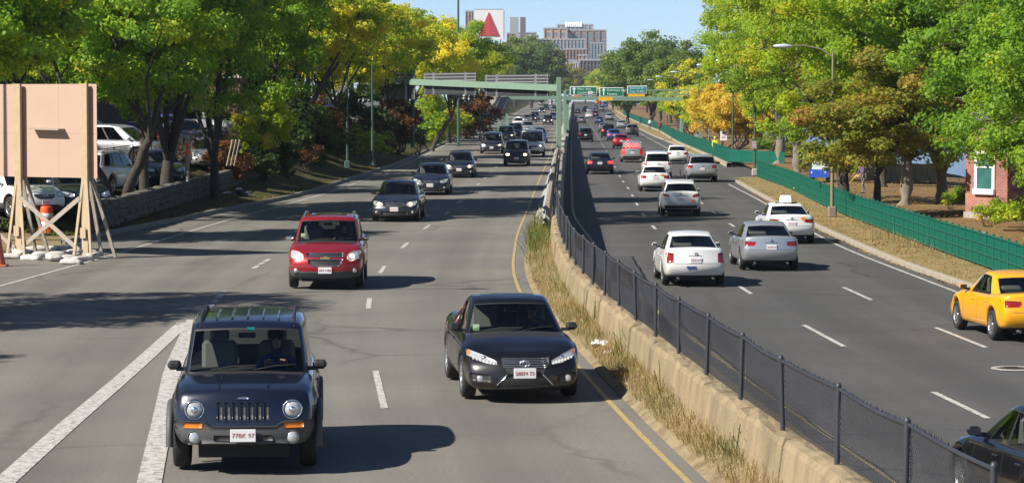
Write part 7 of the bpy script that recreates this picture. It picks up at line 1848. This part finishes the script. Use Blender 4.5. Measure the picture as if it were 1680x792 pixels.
def walker(pos, rz, label, top, legs, step=.18, larm=(.22, -.05, .86), rarm=(-.22, -.05, .86), hair='hair_dark', cap=None, lean=0.0, s_=1.0, bare=False):
    rt = empty('person', pos, rz, label, 'person', None); rt.scale = (s_,) * 3; l = lean
    J = {'hip': ((0, 0, .95), (.15, .11)), 'waist': ((0, -l * .3, 1.1), (.135, .10)), 'chest': ((0, -l * .7, 1.33), (.17, .115)), 'neck0': ((0, -l * .95, 1.47), (.075, .07)), 'neck': ((0, -l, 1.53), (.055, .055)), 'head0': ((0, -l * 1.1 - .01, 1.60), (.075, .085)), 'head': ((0, -l * 1.15 - .012, 1.68), (.083, .098)), 'crown': ((0, -l * 1.15, 1.75), (.055, .065)),
         'ls': ((.19, -l * .8, 1.41), .065), 'le': ((.24, (larm[1] - l) * .4 + .04, 1.13), .048), 'lw': (larm, .032), 'rs': ((-.19, -l * .8, 1.41), .065), 're': ((-.24, (rarm[1] - l) * .4 + .04, 1.13), .048), 'rw': (rarm, .032),
         'lh': ((.095, 0, .88), .095), 'lk': ((.10, -step * .6, .48), .062), 'la': ((.10, -step * .5, .085), .04), 'lt': ((.11, -step * .5 - .15, .035), .035), 'rh': ((-.095, 0, .88), .095), 'rk': ((-.10, step * .3, .48), .062), 'ra': ((-.10, step, .085), .04), 'rt': ((-.11, step - .15, .035), .035)}
    E = [('hip', 'waist'), ('waist', 'chest'), ('chest', 'neck0'), ('neck0', 'neck'), ('neck', 'head0'), ('head0', 'head'), ('head', 'crown'), ('chest', 'ls'), ('ls', 'le'), ('le', 'lw'), ('chest', 'rs'), ('rs', 're'), ('re', 'rw'), ('hip', 'lh'), ('lh', 'lk'), ('lk', 'la'), ('la', 'lt'), ('hip', 'rh'), ('rh', 'rk'), ('rk', 'ra'), ('ra', 'rt')]
    def pick(c):
        if c.z > 1.5: return 2
        if c.z < .09: return 3
        if c.z < .96 and abs(c.x) < .2: return 1 if not (bare and c.z < .55) else 2
        if min((c - Vector(larm)).length, (c - Vector(rarm)).length) < .09: return 2
        return 0
    mobj('body', skin_mesh(J, E, [top, legs, 'skin', 'rubber'], pick, 'body'), rt)
    head_bits(rt, 0, -l * 1.15 - .012, 1.685, hair, cap)
    hand(rt, larm, (0.0, -.5, -.85) if larm[2] < 1 else (0, -1, 0), 1); hand(rt, rarm, (0, -.5, -.85) if rarm[2] < 1 else (0, -1, 0), -1)
    return rt
P = GT(1416, 318); hm = walker(P, R(-70), 'person in a purple top and grey trousers holding a yellow hose', 'cloth_purple', 'cloth_grey', .16, (.14, -.32, .98), (-.12, -.34, .95), lean=.08)
# the hose runs from the hands to the ground, to the left
mw_ = Matrix.Translation(P) @ Matrix.Rotation(R(-70), 4, 'Z'); hnd = mw_ @ Vector((0.0, -.42, .93)); e1 = GT(1378, 311)
hz_ = MB().tube([hnd + Vector((.25, .1, .05)), hnd, hnd.lerp(e1, .35) + Vector((0, 0, -.1)), hnd.lerp(e1, .7) + Vector((0, 0, -.12)), e1 + Vector((0, 0, .04)), e1 + Vector((-2.5, .5, .06))], .035, 8); o = hz_.build('garden_hose', M['hose_yellow']); tag(o, 'yellow hose running from the hands of the person in purple to the ground', 'hose')
walker(snap(G(1173, 256, ZR + .3)), R(0), 'cyclist in a bright yellow-green vest and helmet behind the far fence', 'hi_vis', 'cloth_red', .05, (.2, -.2, .95), (-.2, -.2, .95), cap='hi_vis')
walker(snap(G(1083, 216, ZR + .3)), R(200), 'person in a red top walking behind the far green fence', 'cloth_red', 'cloth_dark')
walker(snap(G(1066, 211, ZR + .3)), R(180), 'person in a white top walking left of the red one behind the fence', 'cloth_white', 'cloth_dark')
walker(snap(G(1143, 243, ZR + .3)), R(160), 'person in dark clothes on the path, left of the banner pole', 'cloth_grey', 'cloth_dark')
# drivers
def driver(car, key, label, top, hair, z_off=0.0):
    T = CARS[key]; d = T.dim; s0, s1 = d['s'][0], d['s'][1]
    base = car.matrix_basis @ Vector((d['W'] * .205, d['yf'] + d['L'] * (s1 + .055), 0))
    rt = empty('person', base, car.rotation_euler.z, label, 'person', 'drivers at the wheel')
    h = {'boxy': 1.52, 'saloon_spindle': 1.25, 'crossover': 1.46, 'saloon_lit': 1.25}[key]; b_ = h - .72
    J = {'hip': ((0, .05, b_), (.16, .12)), 'chest': ((0, .02, b_ + .36), (.17, .11)), 'neck0': ((0, .0, b_ + .50), (.07, .07)), 'neck': ((0, -.01, b_ + .56), (.052, .055)), 'head0': ((0, -.03, b_ + .64), (.072, .085)), 'head': ((0, -.035, h), (.08, .097)), 'crown': ((0, -.03, h + .075), (.055, .06)),
         'ls': ((.19, .02, b_ + .44), .062), 'le': ((.25, -.22, b_ + .26), .048), 'lw': ((.13, -.46, b_ + .40), .033), 'rs': ((-.19, .02, b_ + .44), .062), 're': ((-.25, -.22, b_ + .26), .048), 'rw': ((-.13, -.46, b_ + .40), .033), 'lk': ((.12, -.4, b_), .08), 'rk': ((-.12, -.4, b_), .08)}
    E = [('hip', 'chest'), ('chest', 'neck0'), ('neck0', 'neck'), ('neck', 'head0'), ('head0', 'head'), ('head', 'crown'), ('chest', 'ls'), ('ls', 'le'), ('le', 'lw'), ('chest', 'rs'), ('rs', 're'), ('re', 'rw'), ('hip', 'lk'), ('hip', 'rk')]
    mobj('body', skin_mesh(J, E, [top, 'skin'], lambda c: 1 if c.z > b_ + .53 or min((c - Vector(J['lw'][0])).length, (c - Vector(J['rw'][0])).length) < .07 else 0, 'body'), rt)
    head_bits(rt, 0, -.035, h + .005, hair, None, key == 'boxy')
    hand(rt, J['lw'][0], (-.3, -.6, .7), 1); hand(rt, J['rw'][0], (.3, -.6, .7), -1)
driver(cars['L0'], 'boxy', 'driver in blue at the wheel of the navy off-road car', 'cloth_blue', 'hair_dark')
driver(cars['L1'], 'saloon_spindle', 'driver in dark clothes at the wheel of the black saloon', 'cloth_dark', 'hair_dark')
driver(cars['L2'], 'crossover', 'driver at the wheel of the red crossover', 'cloth_dark', 'hair_dark')
driver(cars['L3'], 'saloon_lit', 'driver at the wheel of the dark slate saloon', 'cloth_grey', 'hair_dark')

# ================================================================== AIR
hz = MB().box((0, 2400, 33.5), (10400, 5400, 75)).build('haze', [])
hm_ = bpy.data.materials.new('haze_air'); hm_.use_nodes = True; ht_ = hm_.node_tree
for n in list(ht_.nodes): ht_.nodes.remove(n)
pv = ht_.nodes.new('ShaderNodeVolumePrincipled'); pv.inputs['Color'].default_value = (0.80, 0.88, 1.0, 1); pv.inputs['Density'].default_value = 0.00013; pv.inputs['Anisotropy'].default_value = 0.3
ot_ = ht_.nodes.new('ShaderNodeOutputMaterial'); ht_.links.new(pv.outputs[0], ot_.inputs['Volume'])
hz.data.materials.append(hm_); hz['kind'] = 'stuff'; hz['label'] = 'thin pale blue haze over the distant city'
